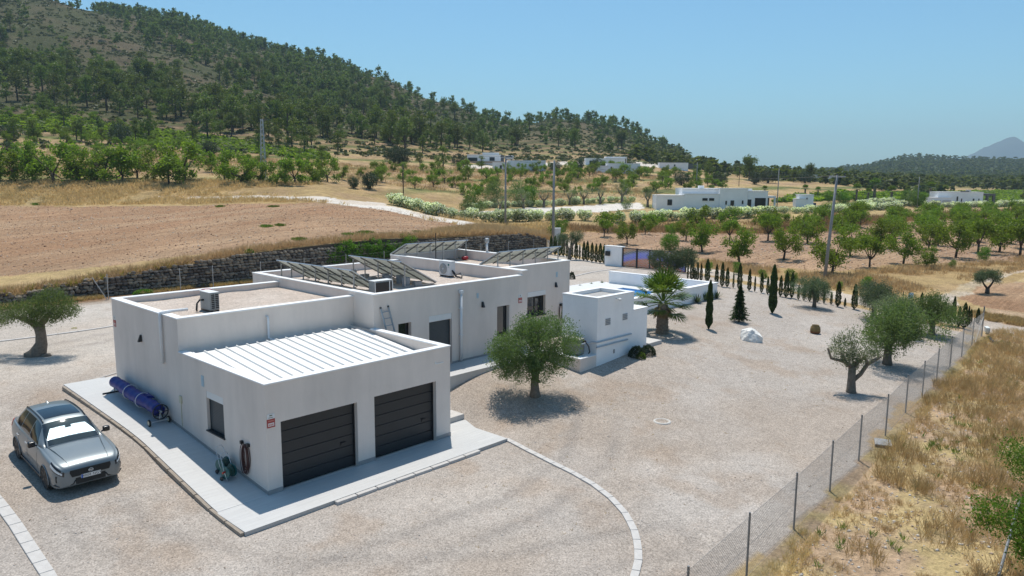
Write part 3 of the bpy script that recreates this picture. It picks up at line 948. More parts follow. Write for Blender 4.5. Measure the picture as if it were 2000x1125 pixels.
# skirting tiles along the foot of the walls
for a, b in ((GX0 - .012, D1[0] - .002), (D1[1] + .002, D2[0] - .002), (D2[1] + .002, GX1 + .012)):
    m = MB(); m.box(a, b, GY0 - .012, GY0 - .001, -.1, .135); vbuild(m, 'skirting', M_skirt)
m = MB()
RAMP = [(17.8, -.01), (19.48, 0), (20.0, .035), (25.6, .60), (26.4, .67), (27.4, .73), (31.6, .94), (33.0, 1.0)]
RY, RZ = zip(*RAMP)
rz = lambda y: float(np.interp(y, RY, RZ))
yy = list(np.linspace(19.48, 31.5, 24))
for a, b in zip(yy[:-1], yy[1:]):
    m.hexa([(GX0 - .012, a, rz(a) - .1), (GX0 - .001, a, rz(a) - .1), (GX0 - .001, b, rz(b) - .1), (GX0 - .012, b, rz(b) - .1)],
           [(GX0 - .012, a, rz(a) + .10), (GX0 - .001, a, rz(a) + .10), (GX0 - .001, b, rz(b) + .10), (GX0 - .012, b, rz(b) + .10)])
vbuild(m, 'skirting', M_skirt)
m = MB(); m.box(MX0, DM[0] - .002, MY0 - .012, MY0 - .001, 1.1, 1.26); vbuild(m, 'skirting', M_skirt)
m = MB(); m.box(DM[1] + .002, HX0 + .35, MY0 - .012, MY0 - .001, 1.1, 1.26)
vbuild(m, 'skirting', M_skirt)
# rain pipes
def pipe(pts, r=.05):
    m = MB(); m.tube(pts, r, 10); vbuild(m, 'downpipe', M_pvc, smooth=True)
    return m
pipe([(GX0 + .9, 26.55, LZ + .05), (GX0 + .1, 26.55, LZ + .06), (GX0 - .07, 26.55, LZ + .02), (GX0 - .08, 26.55, LZ - .1), (GX0 - .08, 26.55, 2.75)], .055)
pipe([(22.05, MY0 - .09, 4.30), (22.05, MY0 - .09, 1.25)], .06)
m = MB(); m.box(21.96, 22.14, MY0 - .16, MY0 - .02, 4.28, 4.42)
vbuild(m, 'rain_hopper', M_pvc, bevel=.01)
for z in (3.6, 2.4):
    m = MB(); m.box(21.975, 22.125, MY0 - .162, MY0 - .002, z, z + .04); vbuild(m, 'pipe_clip', M_pvc)
pipe([(13.55, GY1 + .05, 4.18), (13.55, GY1 - .07, 4.16), (13.55, GY1 - .10, 4.08), (13.55, GY1 - .10, 3.38), (13.6, GY1 - .22, 3.31), (13.66, GY1 - .38, 3.30)], .04)
# wall lamps, vents, alarm signs, meter box
def lamp(x, y, z, n):
    m = MB()
    if n == 'x': m.hexa([(x - .14, y - .06, z - .14), (x, y - .06, z - .14), (x, y + .06, z - .14), (x - .14, y + .06, z - .14)], [(x - .05, y - .045, z + .12), (x, y - .045, z + .12), (x, y + .045, z + .12), (x - .05, y + .045, z + .12)])
    else: m.hexa([(x - .06, y - .14, z - .14), (x + .06, y - .14, z - .14), (x + .06, y, z - .14), (x - .06, y, z - .14)], [(x - .045, y - .05, z + .12), (x + .045, y - .05, z + .12), (x + .045, y, z + .12), (x - .045, y, z + .12)])
    vbuild(m, 'wall_lamp', M_black, bevel=.01)
lamp(GX0 - .001, 28.6, 3.35, 'x'); lamp(23.45, MY0 - .001, 3.62, 'y'); lamp(30.25, HY0 - .001, 3.72, 'y')
def vent(x, y, z, n, w_=.13):
    m = MB()
    for k in range(5):
        z0 = z - w_ + k * w_ * .42
        if n == 'x': m.box(x - .02, x - .001, y - w_ * .5, y + w_ * .5, z0, z0 + w_ * .3)
        else: m.box(x - w_ * .5, x + w_ * .5, y - .02, y - .001, z0, z0 + w_ * .3)
    if n == 'x': m.box(x - .012, x - .002, y - w_ * .6, y + w_ * .6, z - w_ * 1.15, z + w_ * 1.15)
    else: m.box(x - w_ * .6, x + w_ * .6, y - .012, y - .002, z - w_ * 1.15, z + w_ * 1.15)
    vbuild(m, 'vent_grille', M_bluevent)
vent(GX0, 23.55, 2.68, 'x', .16); vent(23.15, MY0, 4.05, 'y', .10); vent(30.35, HY0, 4.25, 'y', .12)
m = MB(); m.box(GX0 - .05, GX0 - .001, 25.26, 25.42, 1.55, 1.80); m.tube([(GX0 - .02, 25.34, 1.55), (GX0 - .02, 25.34, rz(25.3) + .12)], .012, 6)
vbuild(m, 'socket_box', plain('ivory plastic', (.55, .52, .38), .5))
def alarm_sign(x, y, z, n):
    s = part_empty('alarm_sign', (x, y, z), villa)
    def B(m, u0, u1, d0, d1, h0, h1):
        if n == 'y': m.box(x + u0, x + u1, y - d1, y - d0, z + h0, z + h1)
        else: m.box(x - d1, x - d0, y - u1, y - u0, z + h0, z + h1)
    m = MB(); B(m, -.12, .12, .001, .012, .02, .17); vbuild(m, 'white_plate', M_white, s)
    m = MB(); B(m, -.045, .045, .013, .015, .11, .14); B(m, -.08, .07, .013, .015, .055, .07); vbuild(m, 'emblem', plain('olive print', (.10, .10, .05), .5), s)
    m = MB(); B(m, -.125, .125, .001, .014, -.24, .018); vbuild(m, 'red_plate', M_red, s)
    m = MB(); B(m, -.095, .095, .015, .017, -.20, -.10); vbuild(m, 'text_panel', M_white, s)
    m = MB()
    for k in range(3): B(m, -.08 + k * .055, -.04 + k * .055, .0175, .019, -.185, -.125)
    for k in range(6): B(m, -.09 + k * .031, -.07 + k * .031, .015, .017, -.055, -.02)
    o = vbuild(m, 'print', plain('pale red print', (.6, .25, .2), .5), s); o['kind'] = 'stuff'
alarm_sign(10.42, GY0, 2.28, 'y'); alarm_sign(26.0, MY0, 3.62, 'y'); alarm_sign(GX0, 31.28, 3.65, 'x')

# ------------------------------------------------------------------ paving round the garage
xe = lambda y: float(np.interp(y, [17.8, 19.5, 25.2, 33], [8.66, 8.70, 8.86, 8.74]))
pv = empty('garage_paving', (8.7, 17.8, 0)); tag(pv, kind='structure')
m = MB()
m.box(8.66, 18.72, 17.8, 19.478, -.25, -.008)
m.hexa([(GX1 + .001, 19.479, -.25), (18.72, 19.479, -.25), (19.12, 20.5, -.25), (GX1 + .001, 20.5, -.25)], [(GX1 + .001, 19.479, -.008), (18.72, 19.479, -.008), (19.12, 20.5, .0), (GX1 + .001, 20.5, .0)])
yy = list(np.linspace(19.479, 33.0, 40))
for a, b in zip(yy[:-1], yy[1:]):
    m.hexa([(xe(a), a, -.25), (GX0 + .01, a, -.25), (GX0 + .01, b, -.25), (xe(b), b, -.25)], [(xe(a), a, rz(a)), (GX0 + .01, a, rz(a)), (GX0 + .01, b, rz(b)), (xe(b), b, rz(b))])
m.hexa([(GX0 + .011, 31.51, .3), (17.3, 31.51, .3), (17.3, 33.0, .3), (GX0 + .011, 33.0, .3)], [(GX0 + .011, 31.51, .94), (17.3, 31.51, 1.05), (17.3, 33.0, 1.05), (GX0 + .011, 33.0, .975)])
vbuild(m, 'tiled_slab', M_tile, pv)
kp = None
def edge_block(a, b, w_, h_, z, parent, mat, name='edge_block', gap=.022):
    a, b = Vector(a), Vector(b)
    L = (b - a).length
    me_key = (round(L, 2), w_, h_)
    m = MB(); m.box(-L / 2 + gap / 2, L / 2 - gap / 2, -w_ / 2, w_ / 2, -h_, 0)
    o = m.build(name, mat, None, bevel=.008, segs=1)
    o.parent = parent
    off = parent.location
    o.location = (a + b) / 2 - off + Vector((0, 0, z))
    d = b - a
    o.rotation_euler = (0, -math.atan2(d.z, math.hypot(d.x, d.y)), math.atan2(d.y, d.x))
    return o
x = 11.4
while x < 16.6:                                      # loose blocks along the front edge of the paving
    edge_block((x, 17.72, -.02), (x + .72, 17.72 + rng.normal() * .01, -.02), .15, .2, 0, pv, M_kerb); x += .73
y = 17.85
M_kerb2 = plain('weathered kerb concrete', (.30, .25, .20), .9, var=.2, scale=5, bmp=.25)
while y < 32.6:
    edge_block((xe(y) - .055, y, rz(y) - .02), (xe(y + .98) - .055, y + .98, rz(y + .98) - .02), .1, .28, 0, pv, M_kerb2); y += 1.0
# step slab and the strip before the middle block
m = MB(); m.box(GX1 + .001, 19.1, 20.51, 21.35, -.2, .21)
o = m.build('stone_step', M_kerb, bevel=.012); tag(o, kind='structure')
m = MB(); m.box(GX1 + .002, 26.5, 22.35, MY0 - .001, .3, 1.175); m.box(GX1 + .002, 18.6, 21.36, 22.349, -.2, .62)
m.box(26.502, 26.79, 22.6, HY0 - .001, .5, 1.18)
o = m.build('terrace_paving', M_tile); tag(o, kind='structure')
# ------------------------------------------------------------------ pool house, pool, gate
M_water = None
def water_mat():
    m, nt, bs = new_mat('pool water')
    bs.inputs['Base Color'].default_value = (.008, .20, .60, 1)
    bs.inputs['Roughness'].default_value = .12
    bs.inputs['Specular IOR Level'].default_value = .12
    v = obj_vec(nt)
    bump(nt, bs, noise(nt, 4, 3, .6, v), .12, .05)
    return m
def world_build(mb, name, mat, parent, **k):
    return vbuild(mb, name, mat, parent, **k)
ph = empty('pool_house', (26.8, 19.9, .8), 0, 'small white cube shed beside the villa with two louvre vents and grey pipes', 'pool house')
PX0, PX1, PX2, PY0, PY1, PZ = 26.8, 29.7, 30.9, 19.9, 21.95, 4.0
M_shedwall = plaster('white shed plaster', (.92, .90, .88), .05)
m = MB()
m.wall((PX0, PY0, 0), (1, 0, 0), PX1 - PX0, -.2, PZ - .05, n=(0, -1, 0))
m.wall((PX1, PY0, 0), (1, 0, 0), PX2 - PX1, .2, 3.06, n=(0, -1, 0))
m.wall((PX0, PY0, 0), (0, 1, 0), PY1 - PY0, .2, PZ - .05, n=(-1, 0, 0))
m.wall((PX1, PY0, 0), (0, 1, 0), PY1 - PY0, 2.8, PZ - .05, n=(1, 0, 0))
m.wall((PX2, PY0, 0), (0, 1, 0), PY1 - PY0, .2, 3.06, n=(1, 0, 0))
m.wall((PX0, PY1, 0), (1, 0, 0), PX2 - PX0, .2, 3.06, n=(0, 1, 0)); m.wall((PX0, PY1, 0), (1, 0, 0), PX1 - PX0, 3.06, PZ - .05, n=(0, 1, 0))
for a, b, u, L, n in (((PX0 + .24), PY0 + .24, (1, 0, 0), PX1 - PX0 - .48, (0, 1, 0)), ((PX0 + .24), PY0 + .24, (0, 1, 0), PY1 - PY0 - .48, (1, 0, 0)), ((PX1 - .24), PY0 + .24, (0, 1, 0), PY1 - PY0 - .48, (-1, 0, 0)), ((PX0 + .24), PY1 - .24, (1, 0, 0), PX1 - PX0 - .48, (0, -1, 0))):
    m.wall((a, b, 0), u, L, 3.6, PZ - .05, n=n)
world_build(m, 'shed_wall', M_shedwall, ph)
def ph_coping(x0, x1, y0, y1, z):
    m = MB(); m.box(x0, x1, y0, y1, z - .05, z); world_build(m, 'coping', M_cope, ph, bevel=.008, segs=1)
ph_coping(PX0 - e, PX1 + e, PY0 - e, PY0 + .26, PZ); ph_coping(PX0 - e, PX0 + .26, PY0 + .26, PY1 - .26, PZ)
ph_coping(PX1 - .26, PX1 + e, PY0 + .26, PY1 - .26, PZ); ph_coping(PX0 - e, PX1 + e, PY1 - .26, PY1 + e, PZ)
ph_coping(PX1 + .002, PX2 + e, PY0 - e, PY1 + e, 3.11)
m = MB(); m.box(PX0 + .24, PX1 - .24, PY0 + .24, PY1 - .24, 3.5, 3.82); world_build(m, 'roof_screed', M_conc, ph)
m = MB(); m.box(25.6, PX0 - .001, PY0, PY1, .2, 1.335); world_build(m, 'plinth', M_wall, ph, bevel=.01)
m = MB(); m.box(25.575, PX0 - .003, PY0 - e, PY1 + e, 1.337, 1.385); world_build(m, 'coping', M_cope, ph, bevel=.008, segs=1)
for xv, zv in ((27.6, 2.80), (28.97, 2.86)):
    f = part_empty('louvre_vent', (xv, PY0, zv), ph)
    m = MB(); m.box(xv - .2, xv + .2, PY0 - .012, PY0 - .001, zv - .17, zv + .17); world_build(m, 'vent_plate', plain('vent grey', (.74, .73, .72), .6), f)
    for k in range(4):
        m = MB(); z0 = zv - .14 + k * .078
        m.hexa([(xv - .18, PY0 - .05, z0), (xv + .18, PY0 - .05, z0), (xv + .18, PY0 - .013, z0), (xv - .18, PY0 - .013, z0)], [(xv - .18, PY0 - .045, z0 + .012), (xv + .18, PY0 - .045, z0 + .012), (xv + .18, PY0 - .013, z0 + .05), (xv - .18, PY0 - .013, z0 + .05)])
        world_build(m, 'vent_slat', plain('vent slat', (.34, .31, .29), .6), f)
M_gpipe = plain('blue grey pipe', (.40, .46, .52), .5, var=.06)
for z, xr in ((1.95, 29.5), (1.72, 29.2)):
    m = MB(); m.tube([(26.0 if z > 1.8 else 26.75, PY0 + .25 if z > 1.8 else PY0 - .05, z), (26.72, PY0 + .2 if z > 1.8 else PY0 - .05, z), (26.78, PY0 - .05, z), (xr, PY0 - .05, z)], .035, 8); world_build(m, 'water_pipe', M_gpipe, ph, smooth=True)
m = MB(); m.box(28.1, 28.2, PY0 - .03, PY0 - .001, 1.22, 1.4); world_build(m, 'tap_plate', M_conc, ph)
m = MB(); m.tube([(28.2, PY0 - .001, 3.82), (28.25, PY0 - .12, 3.80)], .025, 6); m.lathe([(.03, 0), (.06, .02), (.075, .10), (.03, .14)], 10, (28.3, PY0 - .17, 3.70)); world_build(m, 'spot_lamp', M_white, ph)
m = MB(); m.box(30.92, 32.1, 19.75, 21.6, .6, 1.26)
o = m.build('deck_step', M_kerb, bevel=.01); tag(o, kind='structure')

hp = empty('heat_pump', (26.35, 20.75, 1.385), 0, 'grey green heat pump unit standing on the plinth of the pool house', 'heat pump')
M_hp = plain('grey green casing', (.20, .215, .185), .5, var=.05)
m = MB(); m.box(25.95, 26.35, 20.25, 21.25, 1.43, 2.12); world_build(m, 'casing', M_hp, hp, bevel=.03)
m = MB(); m.box(25.93, 26.37, 20.23, 21.27, 2.121, 2.15); world_build(m, 'lid', plain('casing lid', (.35, .35, .32), .5), hp, bevel=.01)
for y in (20.4, 21.1):
    m = MB(); m.box(25.97, 26.33, y - .04, y + .04, 1.385, 1.43); world_build(m, 'foot', M_black, hp)
m = MB(); m.tube([(26.2, 20.24, 1.95), (26.25, 20.1, 1.98), (26.4, 20.05, 1.8), (26.55, 20.1, 1.5), (26.6, 20.2, 1.42)], .03, 6); world_build(m, 'hose', M_black, hp, smooth=True)
m = MB(); m.tube([(26.3, 20.249, 2.0), (26.3, 20.17, 2.0)], .08, 10); world_build(m, 'valve', M_black, hp)

# pool with its white screen wall
pool = empty('swimming_pool', (40.5, 29, 1.2)); tag(pool, kind='structure')
m = MB()
QX0, QX1, QY0, QY1 = 35.0, 45.9, 26.9, 31.75
m.box(31.0, QX0, 25.3, 35.2, .6, 1.27); m.box(QX1, 47.4, 25.3, 35.2, .6, 1.27); m.box(QX0 + .001, QX1 - .001, 25.3, QY0, .6, 1.27); m.box(QX0 + .001, QX1 - .001, QY1, 35.2, .6, 1.27)
world_build(m, 'pool_deck', plain('pale deck tile', (.62, .62, .62), .6, var=.05, scale=2), pool)
m = MB(); m.box(QX0 + .002, QX1 - .002, QY0 + .002, QY1 - .002, .3, 1.16); world_build(m, 'pool_water', water_mat(), pool)
pw = empty('pool_screen_wall', (47, 25.3, 1.0), 0, 'low white screen wall round two sides of the swimming pool', 'wall')
m = MB(); m.box(30.95, 47.6, 24.95, 25.29, .4, 2.14); world_build(m, 'wall', M_shedwall, pw, bevel=.01)
m = MB(); m.box(47.3, 47.6, 25.291, 34.1, .4, 2.14); world_build(m, 'wall', M_shedwall, pw, bevel=.01)
m = MB(); m.box(30.9, 47.65, 24.9, 25.34, 2.142, 2.2); world_build(m, 'coping', M_cope, pw, bevel=.01)
m = MB(); m.box(47.25, 47.65, 25.342, 34.15, 2.142, 2.2); world_build(m, 'coping', M_cope, pw, bevel=.01)

# gate: white pillar with letter box and an iron gate with a coloured wave pattern
def gate_mat():
    m, nt, bs = new_mat('painted wave pattern')
    tc = node(nt, 'ShaderNodeTexCoord')
    sep = node(nt, 'ShaderNodeSeparateXYZ'); nt.links.new(tc.outputs['Object'], sep.inputs[0])
    wv = node(nt, 'ShaderNodeTexWave', bands_direction='DIAGONAL', wave_type='BANDS')
    wv.inputs['Scale'].default_value = 2.0; wv.inputs['Distortion'].default_value = 2.5; wv.inputs['Detail'].default_value = 2; wv.inputs['Detail Scale'].default_value = 2.0
    nt.links.new(obj_vec(nt, (.7, 1.0, 2.0)), wv.inputs['Vector'])
    # colour bands follow an arch over the length of the gate
    y2 = math_n(nt, 'MULTIPLY', sep.outputs[1], sep.outputs[1])
    hz = math_n(nt, 'ADD', sep.outputs[2], math_n(nt, 'MULTIPLY', y2, .06))
    rp = node(nt, 'ShaderNodeValToRGB'); nt.links.new(maprange(nt, hz, -.1, 2.3, 0, 1), rp.inputs[0])
    cr = rp.color_ramp
    cols = [(0, (.16, .12, .70)), (.10, (.80, .20, .035)), (.42, (.80, .22, .04)), (.50, (.16, .15, .85)), (.66, (.20, .22, .85)), (.76, (.10, .08, .07)), (.84, (.62, .27, .06)), (1, (.66, .30, .08))]
    while len(cr.elements) < len(cols): cr.elements.new(.5)
    for el, (p, c) in zip(cr.elements, cols): el.position = p; el.color = (*c, 1)
    k = maprange(nt, wv.outputs['Fac'], .55, .85, 0, 1)
    nt.links.new(mixc(nt, k, rp.outputs[0], (.55, .57, .57)), bs.inputs['Base Color'])
    bs.inputs['Roughness'].default_value = .5
    return m
gp = empty('gate_pillar', (57.6, 40.6, 1.1), 0, 'white rendered gate pillar with a black letter box', 'pillar')
m = MB(); m.box(57.35, 57.85, 39.95, 41.9, .8, 3.05); world_build(m, 'pillar', M_shedwall, gp, bevel=.01)
m = MB(); m.box(57.30, 57.90, 39.90, 41.95, 3.051, 3.1); world_build(m, 'coping', M_cope, gp)
m = MB(); m.box(57.13, 57.34, 41.25, 41.7, 2.15, 2.6); world_build(m, 'letter_box', M_black, gp, bevel=.02)
gt = empty('driveway_gate', (57.5, 37.0, 1.15), 0, 'black iron sliding gate with orange and blue wave pattern beyond the pool', 'gate')
gy0, gy1, gz0, gz1 = 33.2, 39.9, 1.25, 3.0
m = MB(); m.box(57.49, 57.51, gy0 + .06, gy1 - .06, gz0 + .06, gz1 - .06)
o = world_build(m, 'wave_panel', gate_mat(), gt)
for z in (gz0, gz1 - .06):
    m = MB(); m.box(57.45, 57.55, gy0, gy1, z, z + .07); world_build(m, 'rail', M_black, gt)
for k, y in enumerate((gy0, 34.7, 35.8, 36.9, 38.25, gy1 - .07)):
    wd = .17 if k == 4 else .10
    m = MB(); m.box(57.44, 57.56, y, y + wd, gz0 - (.1 if k == 4 else 0) + .071, gz1 + (.1 if k == 4 else 0) - .061); world_build(m, 'upright', M_black, gt)

# ------------------------------------------------------------------ things on the roofs
def through_mat(name, col, rough, tcol, k):
    m = plain(name, col, rough, var=.06, scale=2)
    nt = m.node_tree; bs = nt.nodes['Principled BSDF']
    tr = node(nt, 'ShaderNodeBsdfTranslucent'); tr.inputs[0].default_value = (*tcol, 1)
    ms = node(nt, 'ShaderNodeMixShader'); ms.inputs[0].default_value = k
    nt.links.new(bs.outputs[0], ms.inputs[1]); nt.links.new(tr.outputs[0], ms.inputs[2]); nt.links.new(ms.outputs[0], nt.nodes['Material Output'].inputs[0])
    return m
M_cell = through_mat('solar cell', (.02, .025, .045), .12, (.95, .95, .90), .50)       # two-sided modules let some light through
M_backsheet = through_mat('pale panel back', (.80, .80, .78), .5, (.95, .95, .92), .72)
M_rail = plain('dark mounting rail', (.20, .20, .195), .5, metal=.3, var=.05)
def solar_array(name_label, top0, top1, low0, low1, n, legs, roof_z, rail_every=1, leg_h=None):
    """n tilted panels side by side; top0..top1 the upper edge, low0..low1 the lower edge"""
    t0, t1, l0, l1 = map(Vector, (top0, top1, low0, low1))
    r = empty('solar_array', ((t0.x + l1.x) / 2, (t0.y + l1.y) / 2, roof_z), 0, name_label, 'solar panels', 'solar arrays on the villa roofs')
    nrm = (t1 - t0).cross(l0 - t0).normalized()
    if nrm.z < 0: nrm = -nrm
    proto = None
    for i in range(n):
        a, b = (i + .015) / n, (i + .985) / n
        P = [l0.lerp(l1, a), l0.lerp(l1, b), t0.lerp(t1, b), t0.lerp(t1, a)]
        p = part_empty('solar_panel', (P[0] + P[2]) / 2, r)
        for nm, mt, d0, d1, sh in (('glass_face', M_cell, .012, .018, .03), ('back_sheet', M_backsheet, -.012, .011, .02)):
            c = (P[0] + P[2]) / 2
            Q = [c + (q - c) * (1 - sh) for q in P]
            m = MB(); lo = [q + nrm * d0 for q in Q]; hi = [q + nrm * d1 for q in Q]
            if (Q[1] - Q[0]).cross(Q[3] - Q[0]).z < 0: lo, hi = lo[::-1], hi[::-1]
            m.hexa(lo, hi); world_build(m, nm, mt, p)
        m = MB()
        for k in range(4):
            m.bar(P[k], P[(k + 1) % 4], .03, .04, up=nrm)
        world_build(m, 'frame', M_alu2, p)
        m = MB(); c = P[3].lerp(P[2], .5).lerp(P[0].lerp(P[1], .5), .35) - nrm * .03
        u = (P[1] - P[0]).normalized(); v = (P[3] - P[0]).normalized()
        m.hexa([c - u * .06 - v * .04 - nrm * .02, c + u * .06 - v * .04 - nrm * .02, c + u * .06 + v * .04 - nrm * .02, c - u * .06 + v * .04 - nrm * .02], [c - u * .06 - v * .04, c + u * .06 - v * .04, c + u * .06 + v * .04, c - u * .06 + v * .04])
        world_build(m, 'junction_box', M_black, p)
    for i in range(n + 1):
        a = min(max(i / n, .02), .98)
        m = MB(); m.bar(t0.lerp(t1, a) - nrm * .045, l0.lerp(l1, a) - nrm * .045, .06, .05, up=nrm); world_build(m, 'slope_rail', M_rail, r)
        f = .12
        q = t0.lerp(t1, a).lerp(l0.lerp(l1, a), f) - nrm * .06
        m = MB(); m.bar(q, (q.x, q.y, roof_z), .045, .045); world_build(m, 'leg', M_alu, r)
        q2 = t0.lerp(t1, a).lerp(l0.lerp(l1, a), .97) - nrm * .06
        m = MB(); m.bar((q2.x, q2.y, roof_z + .02), (q.x, q.y, roof_z + .02), .045, .04); world_build(m, 'base_rail', M_alu, r)
    for f in (.42,):
        m = MB(); m.bar(t0.lerp(l0, f) - nrm * .03, t1.lerp(l1, f) - nrm * .03, .04, .03, up=nrm); world_build(m, 'cross_rail', M_alu, r)
    return r
solar_array('row of six tilted solar panels nearest the ribbed garage roof', (17.80, 25.95, 5.47), (17.80, 32.1, 5.42), (19.5, 25.95, 4.46), (19.5, 32.1, 4.46), 6, 7, 4.36)
solar_array('row of four tilted solar panels weighed down with concrete blocks and buckets', (20.95, 26.6, 5.54), (20.95, 30.8, 5.52), (22.95, 26.5, 4.44), (22.95, 30.7, 4.44), 4, 5, 4.36)
solar_array('row of five solar panels along the front edge of the highest roof', (26.4, 25.8, 5.68), (31.4, 25.9, 5.66), (26.3, 27.1, 4.97), (31.5, 27.2, 4.96), 5, 6, 4.41)
solar_array('row of five solar panels along the back edge of the highest roof', (26.4, 33.2, 5.60), (31.2, 33.1, 5.58), (26.2, 34.35, 4.97), (31.3, 34.2, 4.97), 5, 6, 4.41)

def aircon(loc, rz_, w_, d_, h_, label, col, logo=None, back=False):
    """outdoor unit: casing, feet, fan grille on the front face (-y)"""
    a = empty('air_conditioner', loc, rz_, label, 'air conditioner', 'air conditioner units on the roofs')
    m = MB(); m.box(-w_ / 2, w_ / 2, -d_ / 2, d_ / 2, .06, h_); m.build('casing', col, a, bevel=.02)
    m = MB(); m.box(-w_ / 2 - .01, w_ / 2 + .01, -d_ / 2 - .01, d_ / 2 + .01, h_ + .001, h_ + .025); m.build('lid', M_white, a, bevel=.008, segs=1)
    for sx in (-1, 1):
        m = MB(); m.box(sx * w_ * .35 - .03, sx * w_ * .35 + .03, -d_ / 2 - .02, d_ / 2 + .02, 0, .06); m.build('foot', M_black, a)
    return a
M_acgrey = plain('grey enamel', (.33, .34, .33), .5, var=.05)
# grey unit on the low roof: end louvres face the garage
ac = aircon((12.36, 27.38, 4.28), 0, .36, .84, .72, 'grey air conditioner unit alone on the low gravel roof', M_acgrey)
m = MB(); m.box(-.15, .15, -.435, -.425, .12, .68); m.build('fin_panel', M_black, ac)
for k in range(9):
    z = .12 + k * .07
    m = MB(); m.box(-.16, .16, -.46, -.437, z - .008, z + .008); m.build('grille_bar', M_acgrey, ac)
m = MB(); m.box(-.165, -.14, -.455, -.436, .1, .7); m.build('grille_bar', M_acgrey, ac)
m = MB(); m.box(-.012, .012, -.455, -.436, .1, .7); m.build('grille_bar', M_acgrey, ac)
m = MB(); m.tube([(-.18, .1, .42), (-.32, .12, .44), (-.44, .12, .3), (-.47, .12, .08), (-.45, .1, .01)], .03, 6); m.build('pipe', M_black, ac, smooth=True)
m = MB(); m.tube([(-.18, .14, .38), (-.30, .16, .40), (-.40, .16, .3), (-.43, .16, .02)], .018, 6); m.build('pipe', M_alu, ac, smooth=True)
# white unit on the middle roof, fan towards the left
ac = aircon((25.2, 28.3, 4.34), -math.pi / 2, .86, .34, .78, 'white air conditioner with round fan beside the high parapet', M_white)
m = MB(); m.lathe([(.27, -.173), (.27, -.19), (.25, -.192)], 24, (-.10, 0, .40), 'y'); m.build('fan_housing', M_acgrey, ac, smooth=False)
for rr in (.06, .11, .16, .21):
    m = MB(); pts = [(-.10 + rr * math.cos(t), -.2, .40 + rr * math.sin(t)) for t in np.linspace(0, 2 * math.pi, 20)]; m.tube(pts, .006, 4, False); m.build('grille_ring', M_white, ac)
m = MB(); m.lathe([(.045, -.195), (.045, -.21), (.02, -.215)], 12, (-.10, 0, .40), 'y'); m.build('fan_hub', M_white, ac)
m = MB(); m.lathe([(.055, -.171), (.055, -.176)], 14, (.30, 0, .62), 'y'); o = m.build('emblem', plain('teal print', (.01, .16, .15), .5), ac)
o.scale = (1, 1, 1)
m = MB(); m.box(.275, .325, -.176, -.171, .50, .525); m.build('badge', plain('teal print', (.01, .16, .15), .5), ac)
for q in ([(.44, -.05, .35), (.56, -.08, .2), (.7, .05, .05), (.85, .15, .02)], [(.44, 0, .3), (.6, .1, .12), (.8, .2, .22), (1.0, .1, .12), (1.1, .0, .02)], [(.44, .05, .3), (.62, .0, .05), (.9, -.1, .05), (1.15, -.1, .02)]):
    m = MB(); m.tube(q, .028, 6); m.build('pipe', M_black, ac, smooth=True)
# small unit with dark open side behind the front parapet
ac = aircon((18.82, 25.35, 4.34), 0, .95, .38, .68, 'air conditioner with dark open sides in the front corner of the middle roof', M_acgrey)
m = MB(); m.box(-.42, .42, -.215, -.193, .12, .62); m.build('fin_panel', M_black, ac)
m = MB(); m.box(.478, .49, -.15, .15, .12, .62); m.build('fin_panel', M_black, ac)
for xq in (-.45, .30, .45):
    m = MB(); m.box(xq - .02, xq + .02, -.23, -.217, .07, .66); m.build('corner_post', M_white, ac)
# concrete blocks and buckets under the second array
def block(x, y, s, label, shape):
    z = 4.345
    if shape == 'bucket':
        o = empty('concrete_bucket', (x, y, z), rng.uniform(0, 3), label, 'bucket', 'weights under the solar panels')
        m = MB(); m.lathe([(s * .42, 0), (s * .5, s), (s * .46, s), (s * .44, s * .82)], 14); m.build('pail', plain('grey plastic', (.33, .34, .35), .6), o)
        m = MB(); m.lathe([(s * .435, s * .7), (s * .435, s * .83)], 14); m.build('fill', M_conc, o)
    else:
        o = empty('concrete_block', (x, y, z), rng.uniform(-.2, .2), label, 'concrete block', 'weights under the solar panels')
        m = MB()
        for xx in (-.2, -.02, .16): m.box(xx * s * 2, (xx + .04) * s * 2, -.1, .1, .001, .2)
        m.box(-.4 * s, .4 * s, -.12, -.101, 0, .2); m.box(-.4 * s, .4 * s, .101, .12, 0, .2)
        m.build('web', M_conc, o)
for k, (x, y, s, shp, lb) in enumerate(((21.25, 30.9, .42, 'bucket', 'grey bucket of concrete at the far end of the blocks under the solar panels'), (21.75, 30.6, .5, 'block', 'hollow concrete block next to the far bucket under the panels'),
        (21.35, 29.35, .5, 'block', 'hollow concrete block between the far and middle buckets'), (21.9, 29.1, .34, 'bucket', 'grey bucket of concrete just behind the middle buckets'),
        (21.5, 28.3, .36, 'bucket', 'grey bucket of concrete in the middle under the panels'), (21.9, 28.0, .36, 'bucket', 'grey bucket of concrete right beside the middle one'),
        (21.45, 26.95, .40, 'bucket', 'pale bucket of concrete standing at the near end of the panels'), (21.9, 26.7, .5, 'block', 'hollow concrete block at the near end of the panels'))):
    block(x, y, s, lb, shp)
